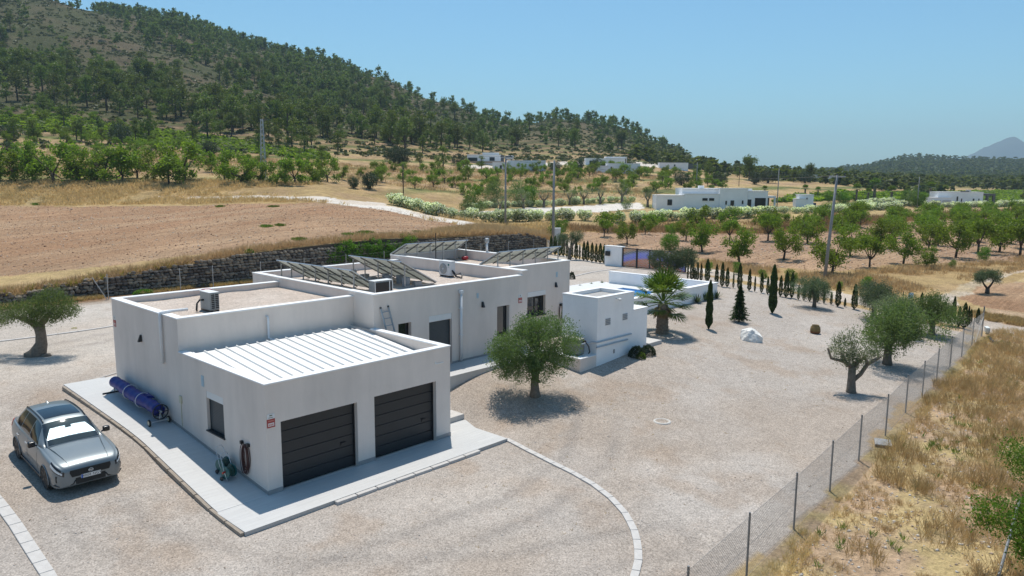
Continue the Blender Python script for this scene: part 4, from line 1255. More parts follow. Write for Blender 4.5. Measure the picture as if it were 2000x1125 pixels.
# antenna, flue, clutter
an = empty('antenna_mast', (26.95, 31.2, 4.4), 0, 'thin dark antenna mast standing on the villa roof', 'mast')
m = MB(); m.tube([(0, 0, 0), (0, 0, 1.9)], .025, 6); m.build('pole', M_black, an)
m = MB(); m.box(-.2, .2, -.2, .2, 0, .03); m.build('base_plate', M_alu, an)
m = MB(); m.tube([(0, 0, 1.6), (-.25, .1, 1.75)], .008, 5); m.build('aerial', M_black, an)
fl = empty('chimney_flue', (31.31, 31.57, 4.0), 0, 'grey metal chimney flue with cowl at the edge of the high roof', 'flue')
m = MB(); m.tube([(0, 0, .96), (0, 0, 1.55)], .07, 12); m.build('flue_pipe', M_white, fl, smooth=True)
m = MB(); m.lathe([(.11, 1.5), (.14, 1.56), (.14, 1.74), (.10, 1.78)], 12); m.build('cowl', M_alu, fl)
m = MB(); m.box(-.45, .45, -.12, .12, 0, .14)
rb = m.build('folded_parasol', plain('red fabric', (.36, .03, .04), .8), None, bevel=.05, loc=(28.3, 31.8, 4.42), rot=(0, 0, -.7)); tag(rb, 'folded red fabric bundle lying on the highest roof', 'fabric bundle')
m = MB(); m.lathe([(.02, 0), (.2, .02), (.22, .16), (.12, .22)], 12)
rb = m.build('red_basin', plain('red plastic', (.35, .02, .03), .4), None, smooth=True, loc=(30.75, 32.9, 4.42)); tag(rb, 'small round red plastic tub near the back of the high roof', 'tub')
m = MB(); m.lathe([(.16, 0), (.2, .05), (.2, .34), (.14, .4)], 12, axis='z')
q = ray(403, 573); q = q * ((4.45 - CAM_H) / q[2])
rb = m.build('red_canister', plain('dark red plastic', (.20, .01, .03), .4), None, smooth=True, loc=(q[0], min(q[1], 30.95), 4.28), rot=(0, 0, 0)); tag(rb, 'dark red canister behind the grey air conditioner on the low roof', 'canister')
rb.scale = (1.3, .9, .9)
m = MB(); m.tube([(27.0, 30.2, 4.42), (27.3, 30.7, 4.5), (27.9, 30.6, 4.43), (28.2, 31.0, 4.42)], .06, 6)
rb = m.build('black_bag', M_rubber, None, smooth=True); tag(rb, 'black cable bundle lying on the highest roof', 'cable')
# ladder leaning on the middle block
ld = empty('ladder', (17.95, 23.7, 3.3), 0, 'short aluminium ladder leaning on the white wall above the garage roof', 'ladder')
M_lad = plain('blue grey ladder metal', (.28, .33, .38), .45, metal=.3)
tops = [(17.72, 23.92, 4.18), (18.10, 23.92, 4.20)]; bots = [(17.86, 23.68, 3.10), (18.24, 23.68, 3.10)]
for a, b in zip(tops, bots):
    m = MB(); m.bar(a, b, .035, .06); world_build(m, 'stile', M_lad, ld)
    m = MB(); m.bar(a, Vector(a).lerp(Vector(b), .06), .045, .07); world_build(m, 'end_cap', M_black, ld)
for f in (.2, .44, .7, .93):
    m = MB(); m.tube([Vector(tops[0]).lerp(Vector(bots[0]), f), Vector(tops[1]).lerp(Vector(bots[1]), f)], .016, 6); world_build(m, 'rung', M_lad, ld)
# ------------------------------------------------------------------ vegetation
L_olive = leaf_mat('olive leaf', (.055, .085, .035), (.16, .20, .13), .30)
L_oliveg = leaf_mat('greener olive leaf', (.075, .12, .033), (.18, .24, .10), .42)
L_olives = leaf_mat('silver olive leaf', (.11, .145, .075), (.24, .28, .17), .35)
L_almond = leaf_mat('almond leaf', (.09, .145, .014), (.20, .27, .04), .48)
L_pine = leaf_mat('pine needles', (.058, .086, .02), (.16, .195, .055), .38)
L_pinel = leaf_mat('light pine needles', (.07, .105, .015), (.15, .19, .035), .32)
L_cyp = leaf_mat('cypress scales', (.020, .040, .010), (.075, .115, .028), .2)
L_green = leaf_mat('bright green leaf', (.06, .13, .014), (.15, .26, .03), .45)
L_palm = leaf_mat('palm leaf', (.05, .095, .015), (.14, .20, .035), .40, .4)
L_palmdead = leaf_mat('dead palm leaf', (.17, .11, .05), (.27, .19, .09), .2)
L_carob = leaf_mat('dark carob leaf', (.022, .038, .016), (.075, .10, .055), .2)
L_scrub = leaf_mat('grey green scrub', (.05, .062, .022), (.13, .135, .06), .25)
L_flower = leaf_mat('white oleander flower', (.74, .74, .68), (.84, .84, .80), .45)
L_straw = leaf_mat('dry grass blade', (.44, .315, .15), (.66, .52, .31), .5, .8, (1.1, 1.02, .85))
L_straw2 = leaf_mat('brown dry grass blade', (.32, .22, .105), (.53, .40, .21), .4, .8, (1.1, 1.0, .8))
L_weed = leaf_mat('weed leaf', (.07, .13, .02), (.18, .24, .05), .4)
L_yel = leaf_mat('yellow weed', (.30, .30, .04), (.45, .43, .08), .35)
M_bark = plain('olive bark', (.19, .155, .12), .95, var=.35, scale=9, bmp=.8)
M_bark2 = plain('dark bark', (.09, .07, .055), .95, var=.3, scale=9, bmp=.6)
M_palmbark = plain('palm bark', (.20, .165, .125), .95, var=.45, scale=14, bmp=.9)

def rand_unit(n):
    v = rng.normal(size=(n, 3))
    return v / np.linalg.norm(v, axis=1, keepdims=True)

def kites(P, L, Wd, axis=None, flat=0.0):
    """leaf-shaped quads at points P, length L, width Wd (arrays or numbers)"""
    n = len(P)
    L = np.broadcast_to(np.asarray(L, float), (n,))[:, None]; Wd = np.broadcast_to(np.asarray(Wd, float), (n,))[:, None]
    a = rand_unit(n) if axis is None else axis
    b = np.cross(a, rand_unit(n)); b /= np.linalg.norm(b, axis=1, keepdims=True) + 1e-9
    V = np.stack([P - a * L * .5, P + b * Wd * .5, P + a * L * .5, P - b * Wd * .5], 1)
    return V.reshape(-1, 3), np.arange(4 * n).reshape(n, 4)

def clump_points(clumps, n, shell=.55):
    c = np.array([q[:3] for q in clumps]); r = np.array([q[3:6] for q in clumps])
    w = r.prod(1) ** (2 / 3); w /= w.sum()
    k = rng.choice(len(clumps), n, p=w)
    u = rand_unit(n)
    rad = (rng.random(n) ** (1 / 3)) * (1 - shell) + shell * (1 - .35 * rng.random(n) ** 2)
    return c[k] + u * r[k] * rad[:, None], k, u

def leaf_mesh(name, V, F, mat, tint_leaf, mat_idx=None, mats=None):
    me = mesh_np(name, V, F, mat_idx)
    a = me.attributes.new('tint', 'FLOAT', 'POINT')
    a.data.foreach_set('value', np.repeat(np.clip(tint_leaf, 0, 1), F.shape[1]).astype(np.float32))
    for m in (mats or [mat]): me.materials.append(m)
    return me

def crown(name, clumps, n, L, Wd, mat, shell=.5, sub=0, subr=.25, up=0.0, twig=0):
    """leaves gathered in twig tufts inside the clumps"""
    if sub:
        cp, ck, cu = clump_points(clumps, sub, shell)
        k = rng.integers(0, sub, n)
        P = cp[k] + rng.normal(size=(n, 3)) * subr
        ax = rand_unit(n) + cu[k] * .8 + np.array([0, 0, up])
        tv = rng.random(sub)[k] * .55 + rng.random(n) * .45
    else:
        P, k, u = clump_points(clumps, n, shell)
        ax = rand_unit(n) + u * .6 + np.array([0, 0, up])
        tv = rng.random(n)
    ax /= np.linalg.norm(ax, axis=1, keepdims=True)
    V, F = kites(P, L * rng.uniform(.7, 1.3, n), Wd * rng.uniform(.7, 1.3, n), ax)
    return leaf_mesh(name, V, F, mat, tv)

def limb_mesh(name, lines, mat, n=8):
    m = MB()
    for pts, rs in lines: m.tube(pts, list(rs), n)
    me = bpy.data.meshes.new(name); me.from_pydata(m.v, [], m.f); me.materials.append(mat)
    me.polygons.foreach_set('use_smooth', [True] * len(me.polygons))
    return me

def tree(name, loc, crown_me, trunk_me, label, cat='tree', group=None, s=1.0, rz_=None, sz=None):
    t = empty(name, loc, rng.uniform(0, 6.28) if rz_ is None else rz_, label, cat, group)
    t.scale = (s, s, sz or s)
    if trunk_me: link('trunk', trunk_me, t)
    link('crown', crown_me, t)
    return t

def depth_at(p): return float(to_px(np.array(p))[2])
def spot(px, py):
    p = at(px, py)
    return p, depth_at(p) / FOC

# --- the big olive before the villa
def V3(*a): return Vector(a)
p, k = spot(1045, 772)
OR = math.atan2(CM[0][1], CM[0][0])          # bearing of the photograph's right
cl = [(-.75, 0, 1.75, 1.15, 1.1, .95), (-.2, -.3, 2.1, 1.1, 1.0, .95), (.75, .1, 2.35, 1.05, 1.0, .85), (.2, .2, 2.7, .9, .9, .65), (1.25, 0, 1.95, .7, .8, .6), (-1.25, .1, 1.35, .6, .8, .6), (.25, -.2, 1.4, .8, .8, .5), (-.4, .1, 2.75, .55, .6, .45), (-.6, -.3, 1.2, .8, .8, .55), (.6, .2, 1.3, .8, .8, .5), (-1.2, .2, 1.75, .7, .8, .6), (.1, -.5, 1.05, .5, .5, .4)]
tr = limb_mesh('trunk', [([(0, 0, -.1), (.0, 0, .12), (-.02, 0, .5), (.02, .02, .95)], (.27, .20, .165, .15)), ([(.02, .02, .9), (-.3, 0, 1.4), (-.75, -.1, 1.9)], (.14, .10, .05)), ([(.02, .02, .9), (.35, .05, 1.5), (.85, .1, 2.2)], (.14, .10, .05)), ([(0, .02, .95), (.05, .25, 1.6), (.1, .3, 2.4)], (.11, .08, .04)), ([(.03, 0, .55), (.16, -.12, .62)], (.12, .05))], M_bark, 10)
tree('olive_tree', p, crown('crown', cl, 34000, .09, .028, L_oliveg, .45, 1000, .12, .3), tr, 'large round olive tree on the gravel between the garage and the shed', s=1.02, rz_=OR)
# --- olive left of the house, flat crown on a thick bent trunk
p, k = spot(80, 694)
cl = [(-1.2, 0, 1.95, .95, .9, .42), (-.35, .1, 2.05, .9, 1.0, .5), (.55, 0, 2.3, .95, .95, .6), (1.15, .1, 2.2, .65, .8, .5), (.35, -.2, 1.85, .8, .8, .4), (-1.9, .1, 1.75, .6, .7, .35), (.6, .2, 2.75, .6, .6, .35)]
tr = limb_mesh('trunk', [([(-.25, 0, -.12), (-.12, 0, .12), (.06, .02, .55), (.08, 0, 1.0), (.02, 0, 1.45)], (.52, .36, .25, .22, .24)), ([(.02, 0, 1.35), (-.5, 0, 1.65), (-1.3, .05, 1.85)], (.18, .12, .05)), ([(.03, 0, 1.35), (.35, .05, 1.75), (.8, .1, 2.2)], (.18, .12, .05)), ([(.25, -.05, .05), (.3, -.1, -.1)], (.2, .26))], M_bark, 10)
tree('olive_tree', p, crown('crown', cl, 20000, .085, .026, L_oliveg, .45, 700, .12, .5), tr, 'flat topped olive tree on a thick bent trunk left of the villa', s=1.02, rz_=OR)
# --- garden olives at the right: two crown shapes shared
def olive_proto(n, mat, seed, spread=1.0):
    r = np.random.default_rng(seed)
    cl = [(r.normal() * .55 * spread, r.normal() * .55 * spread, r.uniform(.85, 2.0), r.uniform(.6, .9), r.uniform(.6, .9), r.uniform(.5, .7)) for _ in range(9)] + [(0, 0, 1.4, 1.05, 1.05, .9)]
    return crown('crown', cl, n, .095, .03, mat, .45, n // 28, .12, .3)
tr_ol = limb_mesh('trunk', [([(0, 0, -.1), (.02, 0, .3), (0, .02, .8)], (.2, .15, .13)), ([(0, .02, .75), (-.4, 0, 1.3), (-.6, .1, 1.8)], (.1, .07, .03)), ([(0, .02, .75), (.4, .1, 1.3), (.6, 0, 1.8)], (.1, .07, .03)), ([(0, .02, .75), (.05, -.3, 1.5)], (.08, .03))], M_bark, 8)
oc = [olive_proto(17000, L_oliveg, 1), olive_proto(15000, L_olive, 2), olive_proto(11000, L_olives, 3)]
for bx, by, hp_, ci, lb in ((1733, 712, 120, 0, 'dense dark olive tree just behind the pruned olive by the fence'), (1706, 622, 72, 1, 'broad grey green olive tree next to the cypress hedge corner'), (1757, 655, 76, 2, 'silvery olive tree between two darker olives near the fence'),
                             (1820, 654, 80, 0, 'spreading olive tree on a thick trunk at the far end of the fence'), (1590, 600, 58, 1, 'small round olive tree alone before the cypress row')):
    p, k = spot(bx, by)
    tree('olive_tree', p, oc[ci], tr_ol, lb, s=hp_ * k / 2.35)
G_FIELD = 'olive trees in the fields'
p, k = spot(1928, 573)
cl = [(-.75, 0, 1.7, .6, .6, .45), (.7, 0, 1.8, .7, .6, .5), (0, .3, 1.9, .6, .6, .4), (.95, .1, 1.35, .4, .4, .3), (-1.0, 0, 1.4, .4, .4, .3)]
tr_g = limb_mesh('trunk', [([(0, 0, -.1), (0, 0, .5)], (.24, .18)), ([(0, 0, .45), (-.4, 0, .9), (-.8, 0, 1.6)], (.13, .09, .04)), ([(0, 0, .45), (.35, 0, .95), (.75, 0, 1.7)], (.13, .09, .04))], M_bark2, 8)
tree('olive_tree', p, crown('crown', cl, 9000, .11, .035, L_olive, .45, 260, .14, .3), tr_g, 'lone olive tree with forked trunk on the red soil at the right', s=45 * k / 2.3, rz_=OR)
p, k = spot(1112, 507)
tree('olive_tree', p, crown('crown', [(-.9, 0, 2.3, .65, .6, .5), (.8, 0, 2.6, .75, .6, .55), (.5, .1, 2.2, .5, .5, .4), (-.5, .2, 2.1, .5, .4, .4)], 9000, .10, .032, L_olive, .45, 260, .14, .3),
     limb_mesh('trunk', [([(0, 0, -.1), (0, 0, .6), (.05, 0, 1.1)], (.22, .17, .16)), ([(.05, 0, 1.0), (-.45, 0, 1.6), (-.9, 0, 2.2)], (.13, .1, .05)), ([(.05, 0, 1.0), (.4, 0, 1.7), (.8, 0, 2.4)], (.13, .1, .05))], M_bark, 8), 'olive tree with two separate heads of leaves left of the gate pillar', s=54 * k / 3.0, rz_=OR)
p, k = spot(1312, 552)
tree('olive_tree', p, crown('crown', [(-.95, 0, 1.7, .8, .7, .65), (.85, 0, 1.85, .95, .8, .75), (.2, 0, 1.5, .6, .5, .5)], 15000, .11, .036, L_olive, .45, 420, .14, .3), tr_ol, 'wide grey green olive tree before the gate behind the palm', s=64 * k / 2.4, rz_=OR)
# --- the hard-pruned olive by the fence
p, k = spot(1662, 766)
tr = limb_mesh('trunk', [([(0, 0, -.1), (0, 0, .1), (-.02, 0, .6), (-.02, 0, 1.15)], (.26, .20, .16, .16)), ([(.08, 0, .55), (.38, .05, .8), (.62, 0, 1.25), (1.2, .05, 1.6)], (.10, .095, .085, .07)), ([(-.02, 0, 1.1), (-.35, 0, 1.35), (-.5, .1, 1.75)], (.12, .085, .06)), ([(-.3, 0, 1.35), (-.95, .05, 1.5), (-1.12, .05, 1.95)], (.08, .06, .045)), ([(0, 0, 1.1), (.2, .1, 1.3), (.55, .1, 1.55)], (.13, .09, .07)), ([(.62, 0, 1.25), (.55, .0, 1.5)], (.08, .05))], M_bark, 10)
cl = [(-.5, 0, 1.95, .55, .5, .5), (-.15, .1, 2.4, .4, .4, .35), (.45, .0, 1.7, .55, .5, .25), (-.2, 0, 1.5, .5, .4, .3), (.85, 0, 1.75, .35, .3, .18), (.1, 0, 1.3, .3, .3, .2)]
tree('olive_tree', p, crown('crown', cl, 4600, .10, .028, L_olives, .3, 240, .13, .7), tr, 'hard pruned olive tree with bare stubby limbs and thin grey leaves', s=103 * k / 2.3, rz_=OR)
# --- fan palm
p, k = spot(1293, 651)
pl = empty('fan_palm', p, 0, 'fan palm with brown hanging skirt on the gravel beside the white shed', 'palm tree')
m = MB()
rs = []; pts = []
for i in range(13):
    z = i / 12 * 1.35
    pts.append((0, 0, z - .05)); rs.append((.27 - .07 * i / 12) * (1 + .10 * (i % 2)))
m.tube(pts, rs, 14)
for i in range(90):
    a = rng.uniform(0, 6.28); z = rng.uniform(.1, 1.3); r = .25 - .06 * z / 1.35
    c = V3(math.cos(a) * r, math.sin(a) * r, z); o_ = V3(math.cos(a), math.sin(a), .8).normalized(); t_ = V3(-math.sin(a), math.cos(a), 0)
    m.add([c - t_ * .06, c + t_ * .06, c + o_ * .11], [(0, 1, 2)])
m.build('trunk', M_palmbark, pl)
def palm_frond(elev, az, stem, fan, droop, mat, name):
    """one fan leaf: stalk and pleated segments"""
    V, F, T = [], [], []
    d = np.array([math.cos(elev) * math.cos(az), math.cos(elev) * math.sin(az), math.sin(elev)])
    base = np.array([0, 0, 1.35]) + d * .1
    tip = base + d * stem + np.array([0, 0, -droop * .25 * stem])
    side = np.array([-math.sin(az), math.cos(az), 0]); up = np.cross(d, side) * -1
    def strip(a, b, w0, w1, nv):
        i = len(V); V.extend([a - nv * w0, a + nv * w0, b + nv * w1, b - nv * w1]); F.append((i, i + 1, i + 2, i + 3)); T.append(rng.random())
    strip(base, tip, .02, .015, side); strip(base, tip, .02, .015, up)
    ns = 22
    for j in range(ns):
        th = (j / (ns - 1) - .5) * 3.3
        sd = d * math.cos(th) + side * math.sin(th)
        ln = fan * (.72 + .28 * math.cos(th)) * rng.uniform(.9, 1.08)
        mid = tip + sd * ln * .62 + up * .04 * (1 if j % 2 else -1)
        end = tip + sd * ln + np.array([0, 0, -droop * ln * .45])
        nv = np.cross(sd, up); nv /= np.linalg.norm(nv)
        strip(tip, mid, .008, .036, nv); strip(mid, end, .036, .004, nv)
    V = np.array(V); F = np.array(F)
    me = leaf_mesh(name, V, F, mat, np.array(T))
    return me
nf = 30
for i in range(nf):
    el = math.radians(86 - 112 * (i / nf) ** 1.0); az = i * 2.4
    link('frond', palm_frond(el, az, rng.uniform(.68, .88), rng.uniform(.62, .78), .06 + .3 * i / nf, L_palm, 'frond'), pl)
for i in range(8):
    link('dead_frond', palm_frond(math.radians(rng.uniform(-60, -35)), i * 2.4 + .5, rng.uniform(.22, .36), rng.uniform(.25, .36), .4, L_palmdead, 'dead_frond'), pl)
pl.scale = (132 * k / 2.95,) * 3
# --- cypresses: slim columns
def cypress_me(n, seed, taper=.55):
    r_ = rng.random(n); z = rng.random(n) ** .9
    prof = np.where(z < .12, z / .12 * .85 + .15, 1 - ((z - .12) / .88) ** 2.2 * taper - ((z - .12) / .88) ** 9 * (1 - taper))
    th = rng.random(n) * 6.283
    rad = .075 * prof * (.55 + .45 * np.sqrt(r_)) * (1 + .12 * np.sin(z * 25 + th * 2))
    P = np.stack([np.cos(th) * rad, np.sin(th) * rad, z * .97 + .02], -1)
    ax = np.stack([np.cos(th) * .35, np.sin(th) * .35, np.ones(n)], -1) + rng.normal(size=(n, 3)) * .25
    ax /= np.linalg.norm(ax, axis=1, keepdims=True)
    V, F = kites(P, .055, .018, ax)
    return leaf_mesh('crown', V, F, L_cyp, rng.random(n) * .7 + .3 * z)
cyp = [cypress_me(1500, s_, t_) for s_, t_ in ((1, .5), (2, .62), (3, .75))]
cyp_trunk = limb_mesh('trunk', [([(0, 0, -.05), (0, 0, .12)], (.015, .012))], M_bark2, 6)
big_cyp = cypress_me(4500, 4, .5)
def cypress(x, y, h_, w_, me, label, group=None):
    p, k = spot(x, y)
    t = empty('cypress', p, rng.uniform(0, 6), label, 'cypress', group)
    hh = h_ * k * 1.04; ww = w_ * k / .15
    t.scale = (ww, ww, hh)
    link('trunk', cyp_trunk, t); link('crown', me, t)
    return t
cypress(1384, 643, 93, 13, big_cyp, 'tall slim cypress standing alone on the gravel right of the palm')
cypress(1508, 612, 92, 15, big_cyp, 'tall column cypress alone near the boulder side of the cypress row')
row = [(1076, 497, 36, 7), (1084, 498, 36, 8), (1093, 500, 37, 8), (1100, 501, 34, 7), (1107, 503, 34, 5), (1116, 504, 33, 7), (1125, 507, 34, 8), (1132, 507, 30, 4), (1140, 509, 37, 8), (1147, 510, 38, 9), (1156, 512, 37, 8), (1164, 513, 36, 7), (1172, 514, 38, 9), (1180, 515, 37, 9), (1188, 516, 37, 9)]
for x, y, h_, w_ in row:
    cypress(x, y, h_, w_, cyp[rng.integers(0, 3)], 'slim cypress in the hedge row left of the gate pillar', 'cypresses left of the gate')
row = [(1343, 545, 36, 4), (1351, 547, 42, 9), (1357, 547, 24, 5), (1362, 548, 36, 6), (1369, 549, 34, 6), (1381, 551, 44, 10), (1399, 557, 40, 8), (1410, 560, 47, 9), (1420, 561, 38, 8), (1432, 563, 33, 4), (1444, 566, 50, 10), (1463, 568, 42, 8), (1474, 570, 30, 4), (1487, 572, 39, 7), (1499, 575, 34, 6), (1524, 579, 40, 8), (1535, 581, 50, 11), (1546, 582, 50, 9), (1559, 586, 30, 5), (1570, 587, 30, 6), (1581, 589, 28, 6), (1596, 591, 30, 6), (1609, 593, 28, 5), (1623, 595, 24, 5), (1636, 599, 48, 11), (1650, 599, 17, 5), (1668, 604, 48, 12), (1798, 612, 40, 9), (1815, 618, 40, 9), (1862, 622, 42, 9), (1872, 639, 40, 7), (1882, 642, 50, 12), (1890, 638, 40, 6), (1895, 636, 32, 6), (1909, 632, 30, 8)]
for x, y, h_, w_ in row:
    cypress(x, y, h_, w_, cyp[rng.integers(0, 3)], 'slim cypress in the long row right of the gate', 'cypresses right of the gate')
# --- tiered conifer
n = 9000
z = rng.random(n); tier = (np.floor(z * 9) + (1 - (z * 9) % 1) ** .7) / 9
th = rng.random(n) * 6.283
rad = np.interp(z, [0, .15, .5, .7, 1], [.24, .24, .12, .11, .01]) * np.sqrt(rng.random(n)) * (.55 + .45 * (1 - (z * 9) % 1)) * (1 + .35 * np.sin(th * 5 + z * 40))
P = np.stack([np.cos(th) * rad, np.sin(th) * rad, z * .93 + .05], -1)
ax = np.stack([np.cos(th), np.sin(th), np.full(n, .15)], -1) + rng.normal(size=(n, 3)) * .35; ax /= np.linalg.norm(ax, axis=1, keepdims=True)
V, F = kites(P, .05, .016, ax)
p, k = spot(1443, 629)
t = empty('young_spruce', p, 0, 'dark young conifer with tiers of branches beside the white boulder', 'conifer')
t.scale = (74 * k,) * 3
link('crown', leaf_mesh('crown', V, F, L_cyp, rng.random(n) * .6), t); link('trunk', limb_mesh('trunk', [([(0, 0, -.05), (0, 0, .9)], (.02, .006))], M_bark2, 6), t)
# --- low shrubs, topiary, agaves
def mound(n, mat, L=.06, Wd=.03):
    u = rand_unit(n); u[:, 2] = np.abs(u[:, 2])
    bumpy = 1 + .12 * np.sin(u[:, 0] * 9) * np.sin(u[:, 1] * 8 + 1)
    P = u * (.86 + .14 * rng.random(n))[:, None] * bumpy[:, None] * .5
    ax = u + rng.normal(size=(n, 3)) * .5; ax /= np.linalg.norm(ax, axis=1, keepdims=True)
    V, F = kites(P, L, Wd, ax)
    return leaf_mesh('foliage', V, F, mat, rng.random(n))
mound_d = mound(3500, L_carob); mound_g = mound(2500, L_weed)
def shrub(x, y, w_, h_, me, label, name='low_shrub', cat='shrub', group=None, lift=0.0):
    p, k = spot(x, y)
    t = empty(name, p + V3(0, 0, lift), rng.uniform(0, 6), label, cat, group)
    t.scale = (w_ * k, w_ * k, h_ * k * 2)
    link('foliage', me, t)
    return t
shrub(1244, 696, 34, 20, mound_d, 'dark mounded shrub at the foot of the shed, the left one'); shrub(1265, 692, 32, 18, mound_d, 'dark mounded shrub at the foot of the shed, the right one'); shrub(1252, 700, 20, 13, mound_g, 'small greener mound before the dark shrubs at the shed')
shrub(1117, 545, 13, 14, mound_d, 'clipped dark ball shrub at the far corner of the villa', 'clipped_ball')
def agave_me():
    V, F, T = [], [], []
    for i in range(26):
        az = i * 2.4; el = math.radians(80 - 60 * i / 26)
        d = np.array([math.cos(el) * math.cos(az), math.cos(el) * math.sin(az), math.sin(el)]); s_ = np.array([-math.sin(az), math.cos(az), 0])
        b = d * .05; m_ = d * .45; t_ = d * (.9 + .1 * rng.random())
        k0 = len(V); V += [b - s_ * .06, b + s_ * .06, m_ + s_ * .07, m_ - s_ * .07, t_, t_]
        F += [(k0, k0 + 1, k0 + 2, k0 + 3), (k0 + 3, k0 + 2, k0 + 4, k0 + 5)]; T += [rng.random()] * 2
    # keep vertex-per-leaf tint simple: split verts
    V = np.array(V); F = np.array(F)
    return leaf_mesh('leaves', V[F].reshape(-1, 3), np.arange(F.size).reshape(-1, 4), L_olive, np.array(T))
ag = agave_me()
for x, y, h_, lb in ((1362, 592, 20, 'spiky agave by the pool screen wall, nearest the palm'), (1377, 587, 22, 'spiky agave at the corner of the pool screen wall'), (1400, 583, 18, 'spiky agave on the gravel right of the pool screen wall')):
    p, k = spot(x, y); t = empty('agave', p, rng.uniform(0, 6), lb, 'agave'); t.scale = (h_ * k,) * 3; link('leaves', ag, t)
for x, y in ((1133, 563), (1155, 559), (1176, 556), (1198, 552)):
    p, k = spot(x, y); t = empty('small_aloe', p, rng.uniform(0, 6), 'small reddish aloe in the row along the pale drive', 'aloe', 'aloes along the drive'); t.scale = (9 * k,) * 3; link('leaves', ag, t)
p, k = spot(145, 642); t = empty('yellow_cushion', p, 0, 'small yellow green cushion plant near the left kerb', 'plant'); t.scale = (10 * k, 10 * k, 6 * k); link('foliage', mound(900, L_yel), t)
# green creeper falling over the stone wall behind the roofs, and tufts at its foot
def mass(name, clumps, n, L, Wd, mat, label, cat, kind=None):
    me = crown(name, clumps, n, L, Wd, mat, .35, max(n // 22, 10), .12)
    o = link(name, me)
    return tag(o, label, cat, kind=kind)
cl = []
for x in np.linspace(650, 795, 16):
    q = at(x, np.interp(x, [640, 700, 760, 800], [500, 494, 484, 480])); cl.append((q.x, min(q.y, 56.2), 2.9 + rng.uniform(-.4, .5), 1.1, .8, rng.uniform(.5, .9)))
mass('green_creeper', cl, 16000, .13, .09, L_green, 'bright green creeper over the stone wall behind the solar panels', 'creeper')
for x, y, w_, h_, lb in ((280, 574, 40, 9, 'flat bright green shrub at the foot of the stone wall behind the low roof'), (489, 548, 20, 8, 'small bright green shrub by the stone wall left of the middle block')):
    p, k = spot(x, y); t = empty('green_shrub', p, 0, lb, 'shrub'); t.scale = (w_ * k, w_ * k * .7, h_ * k * 2); link('foliage', mound(1800, L_green, .07, .05), t)

# ------------------------------------------------------------------ orchards, hedges, hill woods
def almond_me(seed, n=1700, L=.20, Wd=.10, zlo=.8):
    r = np.random.default_rng(seed)
    cl = []
    for i in range(11):
        a = i * 2.4 + r.normal() * .4; rd = r.uniform(.35, 1.35)
        cl.append((math.cos(a) * rd, math.sin(a) * rd, r.uniform(zlo, 2.5), r.uniform(.26, .52), r.uniform(.26, .52), r.uniform(.28, .55)))
    c = crown('crown', cl, n, L, Wd, L_almond, .3, n // 12, .15, .2)
    lines = [([(0, 0, -.1), (r.normal() * .06, r.normal() * .06, .7)], (.10, .08))]
    for q in cl[:6]: lines.append(([(0, 0, .65), (q[0] * .45, q[1] * .45, q[2] * .62), (q[0] * .9, q[1] * .9, q[2])], (.055, .04, .015)))
    return c, limb_mesh('trunk', lines, M_bark2, 5)
alm = [almond_me(s_) for s_ in range(5)]
alm_bush = [almond_me(s_ + 60, 2000, .21, .10, .35) for s_ in range(5)]
alm_near = [almond_me(s_ + 20, 2800, .17, .08) for s_ in range(4)]
def almond(x, y, h_, label, group, near=False, w_=1.0, protos=None):
    p, k = spot(x, y)
    c, t_ = (alm_near[rng.integers(0, 4)] if near else (protos or alm)[rng.integers(0, 5)])
    s_ = h_ * k / 2.75
    t = empty('almond_tree', p, rng.uniform(0, 6.28), label, 'almond tree', group)
    t.scale = (s_ * w_, s_ * w_, s_)
    link('trunk', t_, t); link('crown', c, t)
front = [(1225, 477, 44), (1180, 462, 34), (1260, 458, 30), (1372, 492, 62), (1445, 515, 72), (1530, 507, 66), (1625, 534, 78), (1698, 522, 60), (1764, 515, 66), (1808, 524, 44), (1866, 503, 74), (1910, 494, 66), (1952, 492, 66), (1992, 500, 74), (1577, 476, 58), (1660, 500, 60), (1500, 470, 52), (1720, 484, 58), (1310, 462, 26), (2030, 496, 70), (1340, 470, 44), (1425, 470, 40)]
placed = []
for x, y, h_ in front:
    placed.append(at(x, y)[:2])
    almond(x, y, h_, 'almond tree in the front rows of the red orchard right of the gate', 'almond trees at the front of the orchard', True)
poly_o = pxpoly([(1120, 452), (1280, 447), (1500, 446), (1760, 436), (1850, 427), (2070, 422), (2070, 490), (1900, 485), (1640, 490), (1560, 466), (1380, 452), (1250, 456)])
def scatter(poly, spacing, jitter, avoid=(), mind=0.0, rot=0.0):
    lo, hi = poly.min(0), poly.max(0)
    out = []
    c, s_ = math.cos(rot), math.sin(rot)
    R_ = np.abs(hi - lo).max()
    mid = (lo + hi) / 2
    nn = int(R_ / spacing) + 2
    for i in range(-nn, nn + 1):
        for j in range(-nn, nn + 1):
            u, v = i * spacing + rng.normal() * jitter, j * spacing + rng.normal() * jitter
            q = mid + np.array([u * c - v * s_, u * s_ + v * c])
            if inside(poly, np.array([q[0]]), np.array([q[1]]))[0]:
                if all((q[0] - a[0]) ** 2 + (q[1] - a[1]) ** 2 > mind ** 2 for a in avoid): out.append(q)
    return out
def tree_at(x, y, protos, s_, name, label, cat, group, w_=1.0):
    c, t_ = protos[rng.integers(0, len(protos))]
    t = empty(name, (x, y, gz(x, y)), rng.uniform(0, 6.28), label, cat, group)
    t.scale = (s_ * w_, s_ * w_, s_)
    if t_: link('trunk', t_, t)
    link('crown', c, t)
    return t
for q in scatter(poly_o, 4.9, .55, placed, 3.6, .25):
    tree_at(q[0], q[1], alm, rng.uniform(.85, 1.2), 'almond_tree', 'almond tree in the crowded back rows of the red orchard at the right', 'almond tree', 'almond trees at the back of the orchard', 1.12)
